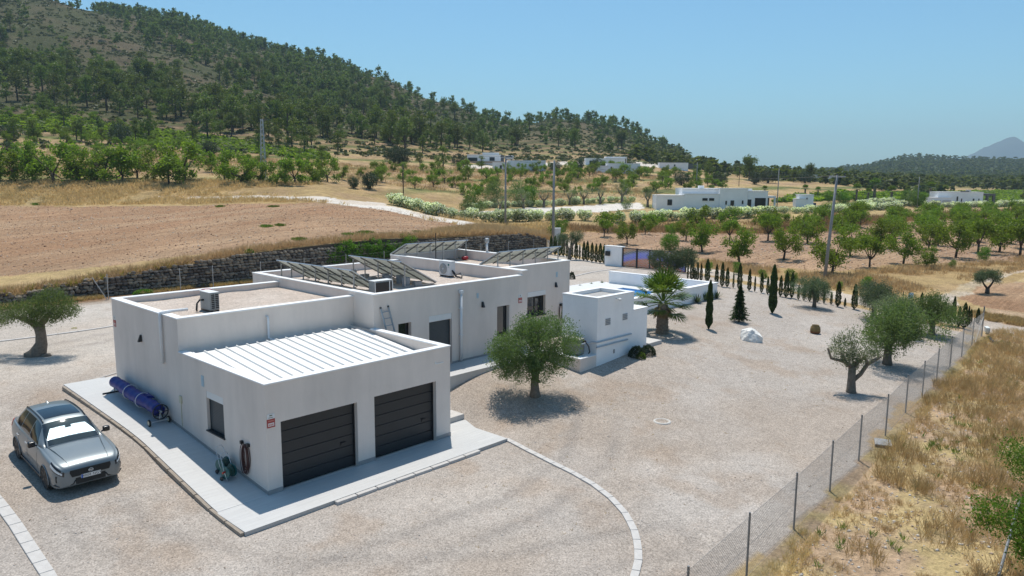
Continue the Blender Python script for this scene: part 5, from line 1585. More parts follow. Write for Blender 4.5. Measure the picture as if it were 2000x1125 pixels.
# round light green bush by the gate
p, k = spot(1308, 492); t = empty('round_bush', p, 0, 'round bright green bush on the red soil just beyond the gate', 'bush'); t.scale = (38 * k / 2,) * 3
n = 3500; u = rand_unit(n); P = u * (rng.random(n) ** .4)[:, None] * (1 + .15 * np.sin(u[:, 0] * 7) * np.cos(u[:, 2] * 6))[:, None] + np.array([0, 0, 1.0]); ax = u + rng.normal(size=(n, 3)) * .2; ax /= np.linalg.norm(ax, axis=1, keepdims=True)
V, F = kites(P, .22, .035, ax); link('foliage', leaf_mesh('foliage', V, F, L_green, rng.random(n) * .7), t); link('stem', limb_mesh('stem', [([(0, 0, -.2), (0, 0, .5)], (.05, .04))], M_bark2, 5), t)
# left row beyond the road
left = [(-12, 352, 60), (30, 352, 58), (65, 350, 62), (105, 354, 60), (150, 350, 55), (178, 352, 50), (205, 354, 58), (238, 352, 55), (268, 346, 50), (300, 352, 45), (330, 356, 57), (358, 354, 60), (440, 352, 45), (470, 357, 50), (505, 353, 42), (540, 358, 42), (575, 358, 44), (615, 356, 42), (640, 353, 36)]
for x, y, h_ in left:
    almond(x, y + 2, h_ * rng.uniform(.95, 1.3), 'leafy almond tree in the row beyond the pale road at the left', 'almond trees beyond the road', False, rng.uniform(.95, 1.3), alm_bush)
G2 = 'almond trees on the terraces below the hill'
lb2 = 'almond tree on the terraces between the road and the far white houses'
pl2 = []
for poly, sp in (([(640, 350), (760, 330), (1000, 330), (1290, 340), (1420, 352), (1440, 372), (1290, 388), (1050, 380), (860, 380), (700, 366)], 7.2), ([(-60, 335), (300, 300), (640, 318), (660, 342), (400, 338), (-60, 345)], 9.0), ([(-60, 268), (250, 262), (420, 300), (-60, 312)], 8.5), ([(-60, 222), (160, 228), (330, 246), (200, 252), (-60, 250)], 7.0)):
    for q in scatter(pxpoly(poly), sp, 1.3, pl2, 5.0, .5):
        pl2.append(q)
        tree_at(q[0], q[1], alm if rng.random() < .5 else alm_bush, rng.uniform(.65, 1.2), 'almond_tree', lb2, 'almond tree', G2, 1.1)
# grey olives and green trees round the neighbour's pale yard
far_ol = [(olive_proto(2200, L_olives, 11, 1.1), tr_ol), (olive_proto(2200, L_olive, 12), tr_ol)]
for x, y, h_ in ((977, 414, 32), (1022, 407, 36), (1062, 405, 36), (1112, 400, 30), (1140, 399, 32), (1172, 398, 32), (1215, 396, 38), (1265, 404, 34)):
    p, k = spot(x, y); tree_at(p.x, p.y, far_ol, h_ * k / 2.3, 'olive_tree', "grey olive tree along the neighbour's pale yard", 'olive tree', "olives in the neighbour's yard", 1.1)
bushy = [(crown('crown', [(0, 0, 1.3, .9, .9, 1.1), (.3, .2, 1.9, .7, .7, .6), (-.4, 0, .9, .7, .7, .7)], 2600, .16, .06, L_green, .4, 150, .16), None), (crown('crown', [(0, 0, 1.2, 1.0, 1.0, 1.0), (-.3, .2, 1.8, .6, .7, .6), (.4, 0, 1.0, .7, .7, .8)], 2600, .14, .05, L_oliveg, .4, 150, .16), None)]
for x, y, h_ in ((965, 405, 52), (1010, 402, 50), (925, 404, 42), (1035, 404, 40), (940, 418, 30), (912, 420, 36), (1085, 470, 40), (1100, 458, 28), (1225, 412, 26)):
    p, k = spot(x, y); tree_at(p.x, p.y, bushy, h_ * k / 2.4, 'bushy_tree', "dense green bushy tree at the edge of the neighbour's pale yard", 'tree', "green trees in the neighbour's yard")
# dark round carobs and tall pines on the skyline before the far plain
carob = [(crown('crown', [(0, 0, 1.15, 1.25, 1.2, 1.0), (.6, .3, 1.0, .8, .8, .8), (-.6, -.2, 1.1, .8, .8, .85)], 2600, .17, .08, L_carob, .4, 170, .16), limb_mesh('trunk', [([(0, 0, -.1), (0, 0, .6)], (.18, .14))], M_bark2, 6))]
for x, y, h_ in ((1331, 362, 26), (1402, 362, 26), (1474, 360, 24), (1572, 358, 22), (1500, 358, 26), (1530, 352, 24), (722, 369, 32), (690, 368, 22), (770, 318, 30), (780, 322, 34), (235, 282, 38), (895, 324, 24), (410, 306, 30), (450, 308, 20), (1085, 336, 20), (15, 270, 24), (1130, 332, 22), (1168, 334, 24), (20, 300, 22)):
    p, k = spot(x, y); tree_at(p.x, p.y, carob, h_ * k / 2.1, 'carob_tree', 'dark rounded carob tree scattered on the dry terraces', 'tree', 'dark round trees on the terraces')
def pine_me(n, seed, mat, L=.42, Wd=.15, conic=0.0):
    r = np.random.default_rng(seed)
    cl = []
    for i in range(11):
        z = r.uniform(1.6, 5.6); w = np.interp(z, [1.6, 2.6, 4.2, 5.8], [1.35, 1.65, 1.25, .45]) * (1 - conic * .15)
        a = i * 2.4; rd = w * r.uniform(.2, .75)
        cl.append((math.cos(a) * rd, math.sin(a) * rd, z, r.uniform(.6, .95), r.uniform(.6, .95), r.uniform(.45, .75)))
    c = crown('crown', cl, n, L, Wd, mat, .4, max(n // 12, 12), .25, .4)
    return c, limb_mesh('trunk', [([(0, 0, -.4), (.1, 0, 2), (0, .1, 4.6)], (.17, .13, .06))], M_bark2, 5)
pine = [pine_me(900, s_, L_pine) for s_ in range(4)]
pinel = [pine_me(900, s_ + 9, L_pinel) for s_ in range(3)]
tall = pine_me(2600, 33, L_pine, .34, .12)
for x, y, h_, lb in ((1463, 352, 52, 'tall dark pine standing above the skyline behind the white bungalow'), (1580, 356, 40, 'pointed pine on the skyline right of the tall dark pine'), (1550, 356, 26, 'low spreading pine on the skyline between two taller ones')):
    p, k = spot(x, y); c, t_ = tall; tt = tree('pine_tree', p, c, t_, lb, 'pine tree', s=h_ * k / 6.2)
    if h_ > 45: tt.scale.x *= 1.15; tt.scale.y *= 1.15
for x, y, h_ in ((865, 332, 48), (820, 325, 28), (628, 318, 32), (940, 332, 28), (505, 296, 34), (640, 268, 40), (430, 270, 36), (60, 268, 36), (265, 262, 30), (595, 300, 36), (570, 290, 44), (660, 296, 36), (545, 292, 32), (1360, 350, 30), (1380, 350, 26), (1440, 346, 18), (1385, 342, 26), (1510, 352, 22)):
    p, k = spot(x, y); tree_at(p.x, p.y, pinel, h_ * k / 6.0, 'pine_tree', 'light green young pine on the terraces at the foot of the hill', 'pine tree', 'young pines at the foot of the hill', 1.25)
# pines over the hill, thick on the right-hand flank and thin on the bare spur
P_bare = [(120, -20), (300, 95), (450, 150), (476, 196), (330, 180), (210, 150), (60, 90), (20, -20)]
P_dense = [(190, 20), (420, 50), (620, 112), (800, 190), (760, 280), (600, 262), (480, 225), (450, 140), (300, 85)]
P_foot = [(-80, 70), (0, 120), (150, 130), (330, 165), (480, 215), (600, 262), (780, 270), (900, 285), (880, 305), (660, 300), (420, 255), (330, 245), (150, 205), (-80, 200)]
Pb, Pd, Pf = (np.array(q, float) for q in (P_bare, P_dense, P_foot))
n = 37000
rr = np.sqrt(rng.uniform(170 ** 2, 720 ** 2, n)); az = rng.uniform(YAW - 1.0, YAW + .36, n)
X, Y = rr * np.sin(az), rr * np.cos(az); Z = height(X, Y)
pxx, pyy, dd = to_px(np.stack([X, Y, Z], -1))
dens = np.full(n, .12)
dens[pxx > 700] = .085
dens[inside(Pb, pxx, pyy)] = .035
dens[inside(Pd, pxx, pyy)] = .36
dens[inside(Pf, pxx, pyy)] = .27
dens[(pxx > 980) & (pyy < 300)] = .085
dens[(Z < 17) | (pyy > 300)] = 0
dens *= np.clip(fbm(X / 35, Y / 35, 3, 44) * 2.6 - .55, .15, 1.6)
keep = (rng.random(n) < dens) & (pxx > -900) & (pxx < 1480)
X, Y, Z, dd, pxx, pyy = X[keep], Y[keep], Z[keep], dd[keep], pxx[keep], pyy[keep]
size = (.55 + .9 * rng.random(len(X)) ** 1.6) * np.where(inside(Pf, pxx, pyy), 1.4, 1.12)
order = np.argsort(-size / dd * np.where((pxx > -10) & (pyy > -10), 1.0, .001))
print('pines', len(X))
single = order[:285]
for i in single:
    nm = 'left hillside' if pxx[i] < 600 else 'right flank of the hill'
    protos = pinel if rng.random() < .34 else pine
    tree_at(X[i], Y[i], protos, size[i], 'pine_tree', 'green pine tree among many others on the ' + nm, 'pine tree', 'pines on the ' + nm, rng.uniform(1.0, 1.3))
def forest(name, X, Y, Z, S_, protos, sq=1.15):
    Vs, Fs, Ts = [], [], []; off = 0
    data = []
    for c in protos:
        co = np.empty(len(c.vertices) * 3, np.float32); c.vertices.foreach_get('co', co)
        tv = np.empty(len(c.vertices), np.float32); c.attributes['tint'].data.foreach_get('value', tv)
        data.append((co.reshape(-1, 3), tv))
    for x, y, z, s_ in zip(X, Y, Z, S_):
        co, tv = data[rng.integers(0, len(data))]
        a = rng.uniform(0, 6.28); c, s2 = math.cos(a), math.sin(a)
        q = co @ np.array([[c, s2, 0], [-s2, c, 0], [0, 0, 1]]) * np.array([s_ * sq, s_ * sq, s_]) + np.array([x, y, z])
        Vs.append(q); Ts.append(np.clip(tv + rng.normal() * .18, 0, 1))
    V = np.concatenate(Vs); T = np.concatenate(Ts)
    me = mesh_np(name, V, np.arange(len(V)).reshape(-1, 4))
    a = me.attributes.new('tint', 'FLOAT', 'POINT'); a.data.foreach_set('value', T.astype(np.float32))
    return me
low = [pine_me(260, s_ + 50, L_pine, .8, .32)[0] for s_ in range(5)]
rest = order[285:]
me = forest('pine_wood', X[rest], Y[rest], Z[rest] - .3, size[rest], low); me.materials.append(L_pine)
o = link('pine_wood', me); tag(o, 'pine wood covering the hillside as one dark green mass', 'wood', kind='stuff')
# low scrub over the hill
def scrub_me(n=20):
    u = rand_unit(n); u[:, 2] = np.abs(u[:, 2])
    V, F = kites(u * .5 * rng.uniform(.6, 1, n)[:, None], .5, .28, None)
    return leaf_mesh('scrub', V, F, L_scrub, rng.random(n))
sc = [scrub_me() for _ in range(4)]
n = 30000
rr = np.sqrt(rng.uniform(150 ** 2, 640 ** 2, n)); az = rng.uniform(YAW - .9, YAW + .36, n)
X, Y = rr * np.sin(az), rr * np.cos(az); Z = height(X, Y)
kp = (Z > 15) & (rng.random(n) < np.clip(fbm(X / 20, Y / 20, 4, 51) * 1.6 - .25, .1, 1))
me = forest('hill_scrub', X[kp], Y[kp], Z[kp], rng.uniform(.7, 2.1, kp.sum()), sc, 1.3); me.materials.append(L_scrub)
o = link('hill_scrub', me); tag(o, 'low grey green scrub scattered over the hill', 'scrub', kind='stuff')
# woods on the far ridge and trees on the far plain
n = 6000
rr = rng.uniform(300, 1500, n); az = rng.uniform(YAW + .16, YAW + .68, n)
X, Y = rr * np.sin(az), rr * np.cos(az); Z = height(X, Y)
kp = (rr > 900) | ((fbm(X / 60, Y / 30, 3, 61) > .47) & (rng.random(n) < .9))
me = forest('far_wood', X[kp], Y[kp], Z[kp] - 1, rng.uniform(.8, 1.5, kp.sum()) * np.where(rr[kp] > 900, 1.15, .75), [pine_me(36, s_ + 70, L_pine, 1.7, .9)[0] for s_ in range(4)], 1.6); me.materials.append(L_pine)
o = link('far_wood', me); tag(o, 'far pine wood on the low ridge at the right', 'wood', kind='stuff')
# low vine rows on the plain and the terraces
for poly, n, sq, lb in ((Z_VINE, 1500, 1.0, 'rows of low green vines beyond the white houses'), (Z_VINE2, 1300, .9, 'low green vines on the terraces below the hill')):
    lo, hi = poly.min(0), poly.max(0); q = lo + (hi - lo) * rng.random((n * 8, 2)); q = q[inside(poly, q[:, 0], q[:, 1])][:n]
    me = forest('vines', q[:, 0], q[:, 1], height(q[:, 0], q[:, 1]), rng.uniform(1.2, 2.2, len(q)), sc, sq * 1.5); me.materials.append(L_almond)
    tag(link('vines', me), lb, 'vines', kind='stuff')
# white oleander hedges
def oleander_me(seed):
    cl = [(0, 0, .55, .6, .6, .55), (.3, .1, .8, .45, .45, .4), (-.3, -.1, .75, .45, .45, .45)]
    n = 900
    P, k_, u = clump_points(cl, n, .5)
    fl = (rng.random(n) < np.clip(.10 + P[:, 2] * .75, 0, .9)) & (rng.random(n) < .7)
    ax = u + rng.normal(size=(n, 3)) * .6; ax /= np.linalg.norm(ax, axis=1, keepdims=True)
    V, F = kites(P, np.where(fl, .16, .22), np.where(fl, .14, .05), ax)
    me = leaf_mesh('foliage', V, F, None, rng.random(n), fl.astype(int), [L_oliveg, L_flower])
    return me
ole = [oleander_me(s_) for s_ in range(4)]
def hedge(pts, step, hpx, label, group):
    W_ = [at(*q) for q in pts]
    L_ = [0]
    for a, b in zip(W_[:-1], W_[1:]): L_.append(L_[-1] + (b - a).length)
    s_ = 0
    while s_ < L_[-1]:
        x = np.interp(s_, L_, [q.x for q in W_]); y = np.interp(s_, L_, [q.y for q in W_])
        q = V3(x, y, gz(x, y)); k_ = depth_at(q) / FOC
        t = empty('oleander', q + V3(rng.normal() * .2, rng.normal() * .3, -.05), rng.uniform(0, 6), label, 'oleander', group)
        h_ = hpx * k_ * rng.uniform(.8, 1.25) / 1.15
        t.scale = (h_ * 1.15, h_ * 1.15, h_); link('foliage', ole[rng.integers(0, 4)], t)
        s_ += step * rng.uniform(.8, 1.2)
hedge([(768, 400), (800, 408), (850, 420), (900, 428), (950, 433), (1000, 434), (1060, 430), (1150, 430)], 1.5, 22, "white flowering oleander along the neighbour's pale yard", "oleanders along the neighbour's yard")
hedge([(905, 407), (1000, 404), (1120, 398), (1240, 394)], 1.9, 12, "white flowering oleander in the low hedge behind the neighbour's olives", "oleanders behind the neighbour's olives")
hedge([(1212, 434), (1260, 432), (1340, 430), (1345, 428), (1400, 426), (1510, 421)], 1.4, 19, 'white flowering oleander before the long white bungalow', 'oleanders before the bungalow')
hedge([(1512, 418), (1600, 416), (1680, 411), (1760, 407)], 1.6, 14, 'white flowering oleander in the hedge right of the bungalow', 'oleanders right of the bungalow')
hedge([(1680, 400), (1740, 398), (1790, 404), (1850, 406), (1990, 403), (2020, 402)], 1.8, 11, 'white flowering oleander before the white house at the far right', 'oleanders before the right-hand house')
# palms by the right-hand neighbours
def small_palm_me():
    V = []; F = []; T = []
    for i in range(26):
        az = i * 2.4; el = math.radians(75 - 90 * i / 26)
        for j in range(9):
            th = (j / 8 - .5) * 2.6
            d = np.array([math.cos(el) * math.cos(az + th * .5), math.cos(el) * math.sin(az + th * .5), math.sin(el) + .1 * math.cos(th)])
            s_ = np.array([-math.sin(az), math.cos(az), 0]); k0 = len(V)
            V += [d * .35, d * .75 + s_ * .05, d * (1.05 + .1 * rng.random()) - np.array([0, 0, .12]), d * .75 - s_ * .05]; F.append((k0, k0 + 1, k0 + 2, k0 + 3)); T.append(rng.random())
    return leaf_mesh('crown', np.array(V) + np.array([0, 0, 1.9]), np.array(F), L_palm, np.array(T))
sp_c = small_palm_me(); sp_t = limb_mesh('trunk', [([(0, 0, -.1), (0, 0, 1.0), (0, 0, 1.9)], (.2, .17, .2))], M_palmbark, 8)
for x, y, h_ in ((1672, 392, 34), (1707, 391, 44), (1740, 398, 36), (1815, 394, 40), (1695, 392, 26), (1572, 384, 24), (1597, 386, 22), (1630, 398, 24), (1493, 384, 22)):
    p, k = spot(x, y); t = empty('palm_tree', p, rng.uniform(0, 6), 'stout palm tree growing among the hedges of the neighbouring houses at the right', 'palm tree', 'palms near the neighbouring houses'); t.scale = (h_ * k / 2.9,) * 3
    link('trunk', sp_t, t); link('crown', sp_c, t)
for x, y, h_ in ((1785, 405, 38), (1796, 406, 30), (1650, 400, 24), (1770, 402, 30), (1640, 398, 22), (1620, 396, 20)):
    p, k = spot(x, y); tree_at(p.x, p.y, bushy, h_ * k / 2.4, 'bushy_tree', 'green bushy tree between the palms and the right-hand white house', 'tree', 'green trees near the right-hand house', 1.1)
# ------------------------------------------------------------------ dry stone wall and what grows on it
def stone_me(seed, big=False):
    r = np.random.default_rng(seed)
    bm = bmesh.new(); bmesh.ops.create_icosphere(bm, subdivisions=1 if not big else 3, radius=.5)
    for v in bm.verts:
        c = v.co.copy()
        f = 1 + r.normal() * .09
        v.co = Vector((max(min(c.x * 1.25, .46), -.46), max(min(c.y * 1.25, .46), -.46), max(min(c.z * 1.25, .45), -.45))) * f
    me = bpy.data.meshes.new('stone'); bm.to_mesh(me); bm.free()
    return me
M_stone = [plain('grey limestone', (.20, .175, .145), .95, var=.35, scale=5, bmp=.4), plain('tan limestone', (.27, .22, .165), .95, var=.35, scale=5, bmp=.4), plain('dark limestone', (.12, .10, .085), .95, var=.35, scale=5, bmp=.4)]
st_me = []
for s_ in range(9):
    me = stone_me(s_); me.materials.append(M_stone[s_ % 3]); st_me.append(me)
sw_ = empty('stone_wall', (20, 55, 1.1), 0, 'long dry stone retaining wall between the tilled field and the yard', 'stone wall')
M_core = plain('earth between the stones', (.075, .058, .045), .95, var=.3, scale=6)
m = MB()
for x in np.arange(-18, 64, 1.0):
    z0, z1 = gz(x, 54.5) - .4, float(h_far(x, 55.4)) - .08
    z2 = float(h_far(x + 1, 55.4)) - .08
    m.hexa([(x, 54.86, z0), (x + 1, 54.86, z0), (x + 1, 55.35, z0), (x, 55.35, z0)], [(x, 54.92, z1), (x + 1, 54.92, z2), (x + 1, 55.35, z2), (x, 55.35, z1)])
vbuild(m, 'earth_core', M_core, sw_)
singles = []; restst = []
for x0 in np.arange(-18, 63.5, .01):
    pass
z = 0
row = 0
while row < 10:
    x = -18 + rng.uniform(0, .4)
    hrow = .24
    while x < 63.5:
        w_ = rng.uniform(.20, .46)
        zb = gz(x, 54.5) - .05 + row * .225
        zt = float(h_far(x, 55.4))
        if zb < zt - .02 + rng.normal() * .06:
            vis = 11 < x < 29.5 or 47 < x < 56
            rec = (x + w_ / 2, 54.84 + rng.normal() * .03, zb + hrow / 2 + rng.normal() * .03, w_ * rng.uniform(.95, 1.2), rng.uniform(.3, .42), hrow * rng.uniform(.9, 1.4))
            (singles if vis and len(singles) < 298 else restst).append(rec)
        x += w_
    row += 1
for x, y, z, a, b, c in singles:
    o = link('stone', st_me[rng.integers(0, 9)], sw_, Vector((x, y, z)) - sw_.location, (rng.normal() * .2, rng.normal() * .25, rng.choice([0, math.pi])), (a, b, c))
Vs, Fs, Mi = [], [], []; off = 0
geo = []
for me in st_me[:3]:
    co = np.empty(len(me.vertices) * 3); me.vertices.foreach_get('co', co)
    geo.append((co.reshape(-1, 3), np.array([p_.vertices[:] for p_ in me.polygons])))
for x, y, z, a, b, c in restst:
    i = rng.integers(0, 3); co, fc = geo[i]
    Vs.append(co * np.array([a, b, c]) + np.array([x, y, z]) - np.array(sw_.location)); Fs.append(fc + off); off += len(co); Mi += [i] * len(fc)
me = mesh_np('stones', np.concatenate(Vs), np.concatenate(Fs), Mi)
for q in M_stone: me.materials.append(q)
o = link('stones', me, sw_); o['kind'] = 'stuff'
# bigger boulders on the wall head
for x, y, s_, lb in ((64, 553, .8, 'large grey boulder lying on the head of the stone wall above the left olive'), (140, 543, .75, 'large grey boulder on the head of the stone wall right of the left olive'), (104, 551, .6, 'flat grey boulder on the stone wall between two larger boulders')):
    q = at(x, y); bx = q.x
    o = link('boulder', st_me[0], None, (bx, 55.2, float(h_far(bx, 55.4)) + s_ * .12), (0, 0, rng.uniform(0, 3)), (s_, s_ * .8, s_ * .7)); tag(o, lb, 'boulder')

# clods and stones on the tilled soil, loose stones on the gravel
def pebbles(name, pts, size, mats, label):
    oc_ = np.array([(1, 0, 0), (-1, 0, 0), (0, 1, 0), (0, -1, 0), (0, 0, .8), (0, 0, -.5)])
    of_ = np.array([(0, 2, 4), (2, 1, 4), (1, 3, 4), (3, 0, 4), (2, 0, 5), (1, 2, 5), (3, 1, 5), (0, 3, 5)])
    n = len(pts)
    V = oc_[None] * (1 + rng.normal(size=(n, 6, 3)) * .25) * (np.asarray(size)[:, None, None] * rng.uniform(.6, 1.3, (n, 1, 3)))
    a = rng.uniform(0, 6.28, n); ca, sa = np.cos(a)[:, None], np.sin(a)[:, None]
    V = np.stack([V[..., 0] * ca - V[..., 1] * sa, V[..., 0] * sa + V[..., 1] * ca, V[..., 2]], -1) + pts[:, None, :]
    F = of_[None] + (np.arange(n) * 6)[:, None, None]
    me = mesh_np(name, V.reshape(-1, 3), F.reshape(-1, 3), np.repeat(rng.integers(0, len(mats), n), 8))
    for q in mats: me.materials.append(q)
    return tag(link(name, me), label, 'stones', kind='stuff')
def _pts(poly, n, y0=None):
    lo, hi = poly.min(0), poly.max(0); q = lo + (hi - lo) * rng.random((n * 3, 2)); q = q[inside(poly, q[:, 0], q[:, 1])][:n]
    return np.concatenate([q, height(q[:, 0], q[:, 1])[:, None]], 1)
q = _pts(Z_FIELD, 16000); pebbles('field_stones', q, rng.uniform(.02, .075, len(q)) * (1 + rng.random(len(q)) ** 8), [plain('pale field stone', (.52, .42, .33), .95, var=.2), plain('brown clod', (.20, .115, .07), .95, var=.2), plain('red clod', (.29, .17, .105), .95, var=.2)], 'stones and clods lying on the tilled field')
q = _pts(Z_ORCH, 7000); pebbles('orchard_stones', q, rng.uniform(.05, .14, len(q)), [plain('pale field stone', (.52, .42, .33), .95, var=.2), plain('red clod', (.29, .17, .105), .95, var=.2)], 'stones and clods on the red orchard soil')
q = _pts(np.array([(2, 8), (16, 7.4), (46, 9.4), (46, 19), (26, 19), (19.5, 17.4), (8, 17.4), (8, 33), (2, 33)]), 9000); pebbles('loose_stones', q, rng.uniform(.008, .020, len(q)) * (1 + rng.random(len(q)) ** 8), [plain('pale pebble', (.50, .46, .42), .9, var=.2), plain('grey pebble', (.36, .33, .31), .9, var=.2), plain('tan pebble', (.38, .29, .22), .9, var=.2)], 'loose stones on the gravel yard')
q = _pts(np.array([(14, 6.4), (35, 7.9), (52, 9.0), (55, 4), (30, -2), (14, 2)]), 5000); pebbles('bank_stones', q, rng.uniform(.02, .06, len(q)), [plain('pale pebble', (.50, .46, .42), .9, var=.2), plain('tan pebble', (.38, .29, .22), .9, var=.2)], 'stones on the sandy ground outside the fence')

# ------------------------------------------------------------------ grass and weeds
def tufts(name, pts, h_, nb, wd, mat, label, cat, lean=.45, spread=.12):
    pts = np.asarray(pts, float); n = len(pts)
    hh = np.broadcast_to(np.asarray(h_, float), (n,))
    k = np.repeat(np.arange(n), nb)
    N = len(k)
    base = pts[k] + np.concatenate([rng.normal(size=(N, 2)) * spread * hh[k][:, None], np.full((N, 1), -.02)], 1)
    d = np.concatenate([rng.normal(size=(N, 2)) * lean, np.ones((N, 1))], 1); d /= np.linalg.norm(d, axis=1, keepdims=True)
    L = hh[k] * rng.uniform(.55, 1.15, N)
    s_ = np.cross(d, rand_unit(N)); s_ /= np.linalg.norm(s_, axis=1, keepdims=True)
    W_ = np.broadcast_to(np.asarray(wd, float), (N,))[:, None]
    mid = base + d * (L * .55)[:, None]; tip = base + d * L[:, None] + np.concatenate([rng.normal(size=(N, 2)) * .12 * L[:, None], np.zeros((N, 1))], 1)
    V = np.stack([base - s_ * W_ * .4, mid + s_ * W_ * .5, tip, mid - s_ * W_ * .5], 1).reshape(-1, 3)
    tint = np.clip(rng.random(n)[k] * .6 + rng.random(N) * .4, 0, 1)
    o = link(name, leaf_mesh(name, V, np.arange(4 * N).reshape(-1, 4), mat, tint))
    return tag(o, label, cat, kind='stuff')
def pts_in(poly, n, patch=0.0, sc=3.0, seed=0):
    lo, hi = poly.min(0), poly.max(0)
    out = []
    q = lo + (hi - lo) * rng.random((n * 6, 2))
    k = inside(poly, q[:, 0], q[:, 1])
    if patch: k &= fbm(q[:, 0] / sc, q[:, 1] / sc, 3, 70 + seed) > patch
    q = q[k][:n]
    return np.concatenate([q, height(q[:, 0], q[:, 1])[:, None]], 1)
B_out = np.array([(13.5, 6.2), (20, 6.9), (35, 8.0), (52.5, 9.2), (55, 9.4), (57, 3), (45, -4), (30, -3), (18, -2), (12, 1)])
tufts('dry_grass', pts_in(B_out, 7500, .45, 1.6, 1), rng.uniform(.10, .30, 7500)[:len(pts_in(B_out, 1))] if False else .2, 12, .012, L_straw, 'short dry yellow grass outside the wire fence', 'dry grass')
tufts('dry_grass', pts_in(B_out, 2600, .52, 2.2, 2), .42, 16, .016, L_straw, 'tall dry yellow grass outside the wire fence', 'dry grass')
tall = []
for x, y, r_, n in ((1770, 905, 1.0, 90), (1740, 940, .5, 40), (1790, 960, .5, 40), (1880, 800, 1.6, 170), (1930, 770, 1.8, 190), (1960, 730, 1.8, 170), (1990, 860, 1.5, 170), (1900, 880, 1.2, 110), (1690, 1090, .5, 40), (1770, 880, .6, 40), (1985, 690, 2.0, 150), (1930, 950, 1.0, 80), (1860, 760, .8, 60), (1960, 1010, 1.0, 80), (1840, 1060, .7, 40)):
    q = at(x, y)
    for _ in range(n):
        a, rd = rng.uniform(0, 6.28), r_ * math.sqrt(rng.random()); px_, py_ = q.x + math.cos(a) * rd, q.y + math.sin(a) * rd
        tall.append((px_, py_, gz(px_, py_)))
tall = [q for q in tall if rng.random() < .5]
tufts('tall_dry_weeds', tall, rng.uniform(.3, .75, len(tall)), 14, .013, L_straw2, 'tall brown dry weeds on the bank outside the fence', 'dry weeds', .28, .10)
fl_ = np.array([(15.0, 6.9), (35, 8.2), (52, 9.4), (52, 9.0), (35, 7.8), (15, 6.3)])
tufts('fence_foot_grass', pts_in(fl_, 900, .4, 1.5, 3), .25, 14, .012, L_straw, 'dry grass along the foot of the wire fence', 'dry grass')
gw = pts_in(B_out, 260, .6, 2.0, 4); tufts('green_weeds', gw, .28, 18, .02, L_weed, 'green weeds among the dry grass outside the fence', 'weeds')
# on and above the stone wall
wp = []
for x in np.arange(-18, 64, .036):
    y = 55.0 + abs(rng.normal()) * .7
    wp.append((x, y, float(height(x, max(y, 55.3)))))
tufts('wall_top_grass', wp, rng.uniform(.3, .85, len(wp)), 16, .028, L_straw, 'dry straw coloured grass along the head of the stone wall', 'dry grass', .55, .3)
wp2 = [p_ for p_ in wp if 58 < p_[0] or 38 < p_[0] < 64]
extra = pts_in(pxpoly([(560, 515), (800, 470), (930, 446), (1075, 452), (1075, 478), (930, 478), (800, 484), (640, 500)]), 2600, .35, 3, 5)
tufts('field_edge_grass', extra, rng.uniform(.5, 1.0, len(extra)), 16, .035, L_straw, 'tall pale dry grass along the field edge behind the villa', 'dry grass', .35, .25)
wy = [p_ for p_ in wp if 8 < p_[0] < 24 and rng.random() < .16]
tufts('yellow_weeds', wy, .5, 22, .04, L_yel, 'yellow green weeds on the head of the stone wall', 'weeds', .5, .3)
wb = pts_in(np.array([(-18, 53.6), (62, 53.8), (62, 54.7), (-18, 54.7)]), 1500, .45, 2, 6)
tufts('wall_foot_weeds', wb, .35, 14, .03, L_straw2, 'brown dry weeds at the foot of the stone wall', 'dry weeds')
# verges farther out
v1 = pts_in(pxpoly([(-60, 402), (250, 400), (560, 396), (740, 408), (1000, 455), (1075, 455), (1075, 436), (960, 440), (860, 424), (760, 402), (640, 386), (400, 382), (640, 362), (-60, 360)]), 5200, .35, 5, 7)
v1 = v1[zone_colour(v1[:, 0], v1[:, 1], v1[:, 2])[1] != 4]
tufts('road_verge_grass', v1, rng.uniform(.35, .8, len(v1)), 9, .07, L_straw, 'dry grass verges along the pale road beyond the field', 'dry grass', .4, .4)
v2 = pts_in(pxpoly([(1110, 458), (1280, 455), (1480, 458), (1640, 452), (1760, 436), (1900, 426), (2040, 424), (2040, 412), (1800, 420), (1600, 430), (1400, 434), (1240, 440), (1110, 444)]), 3600, .3, 5, 8)
tufts('bank_weeds', v2, rng.uniform(.5, 1.2, len(v2)), 11, .07, L_straw2, 'brown dry weeds on the bank between orchard and oleanders', 'dry weeds', .4, .4)
v3 = pts_in(pxpoly([(1345, 520), (1500, 545), (1700, 580), (1850, 575), (1900, 550), (2060, 515), (2060, 490), (1960, 512), (1800, 522), (1700, 528), (1640, 540), (1500, 526), (1345, 506)]), 2600, .46, 2.5, 9)
v3 = v3[zone_colour(v3[:, 0], v3[:, 1], v3[:, 2])[1] != 4]
tufts('orchard_verge_grass', v3, rng.uniform(.25, .7, len(v3)), 12, .035, L_straw, 'dry grass verge between the farm track and the red orchard', 'dry grass', .4, .3)
v4 = pts_in(pxpoly([(1900, 625), (2060, 660), (2060, 635), (1900, 610)]), 700, .4, 3, 10)
v4 = v4[zone_colour(v4[:, 0], v4[:, 1], v4[:, 2])[1] != 4]
tufts('track_verge_grass', v4, .35, 12, .03, L_straw2, 'dry weeds along the farm track at the right', 'dry weeds')
v5 = pts_in(pxpoly([(-60, 350), (640, 350), (1290, 388), (1290, 345), (1000, 330), (640, 320), (300, 290), (-60, 300)]), 5200, .42, 9, 11)
tufts('terrace_grass', v5, rng.uniform(.4, .9, len(v5)), 8, .10, L_straw, 'dry grass on the terraces below the hill', 'dry grass', .4, .5)
v6 = pts_in(Z_YARD, 2200, .42, 4, 12); v6 = v6[(v6[:, 1] < 34) & (v6[:, 0] > 11) & (v6[:, 1] < 17.0 + np.maximum(v6[:, 0] - 20, 0))]
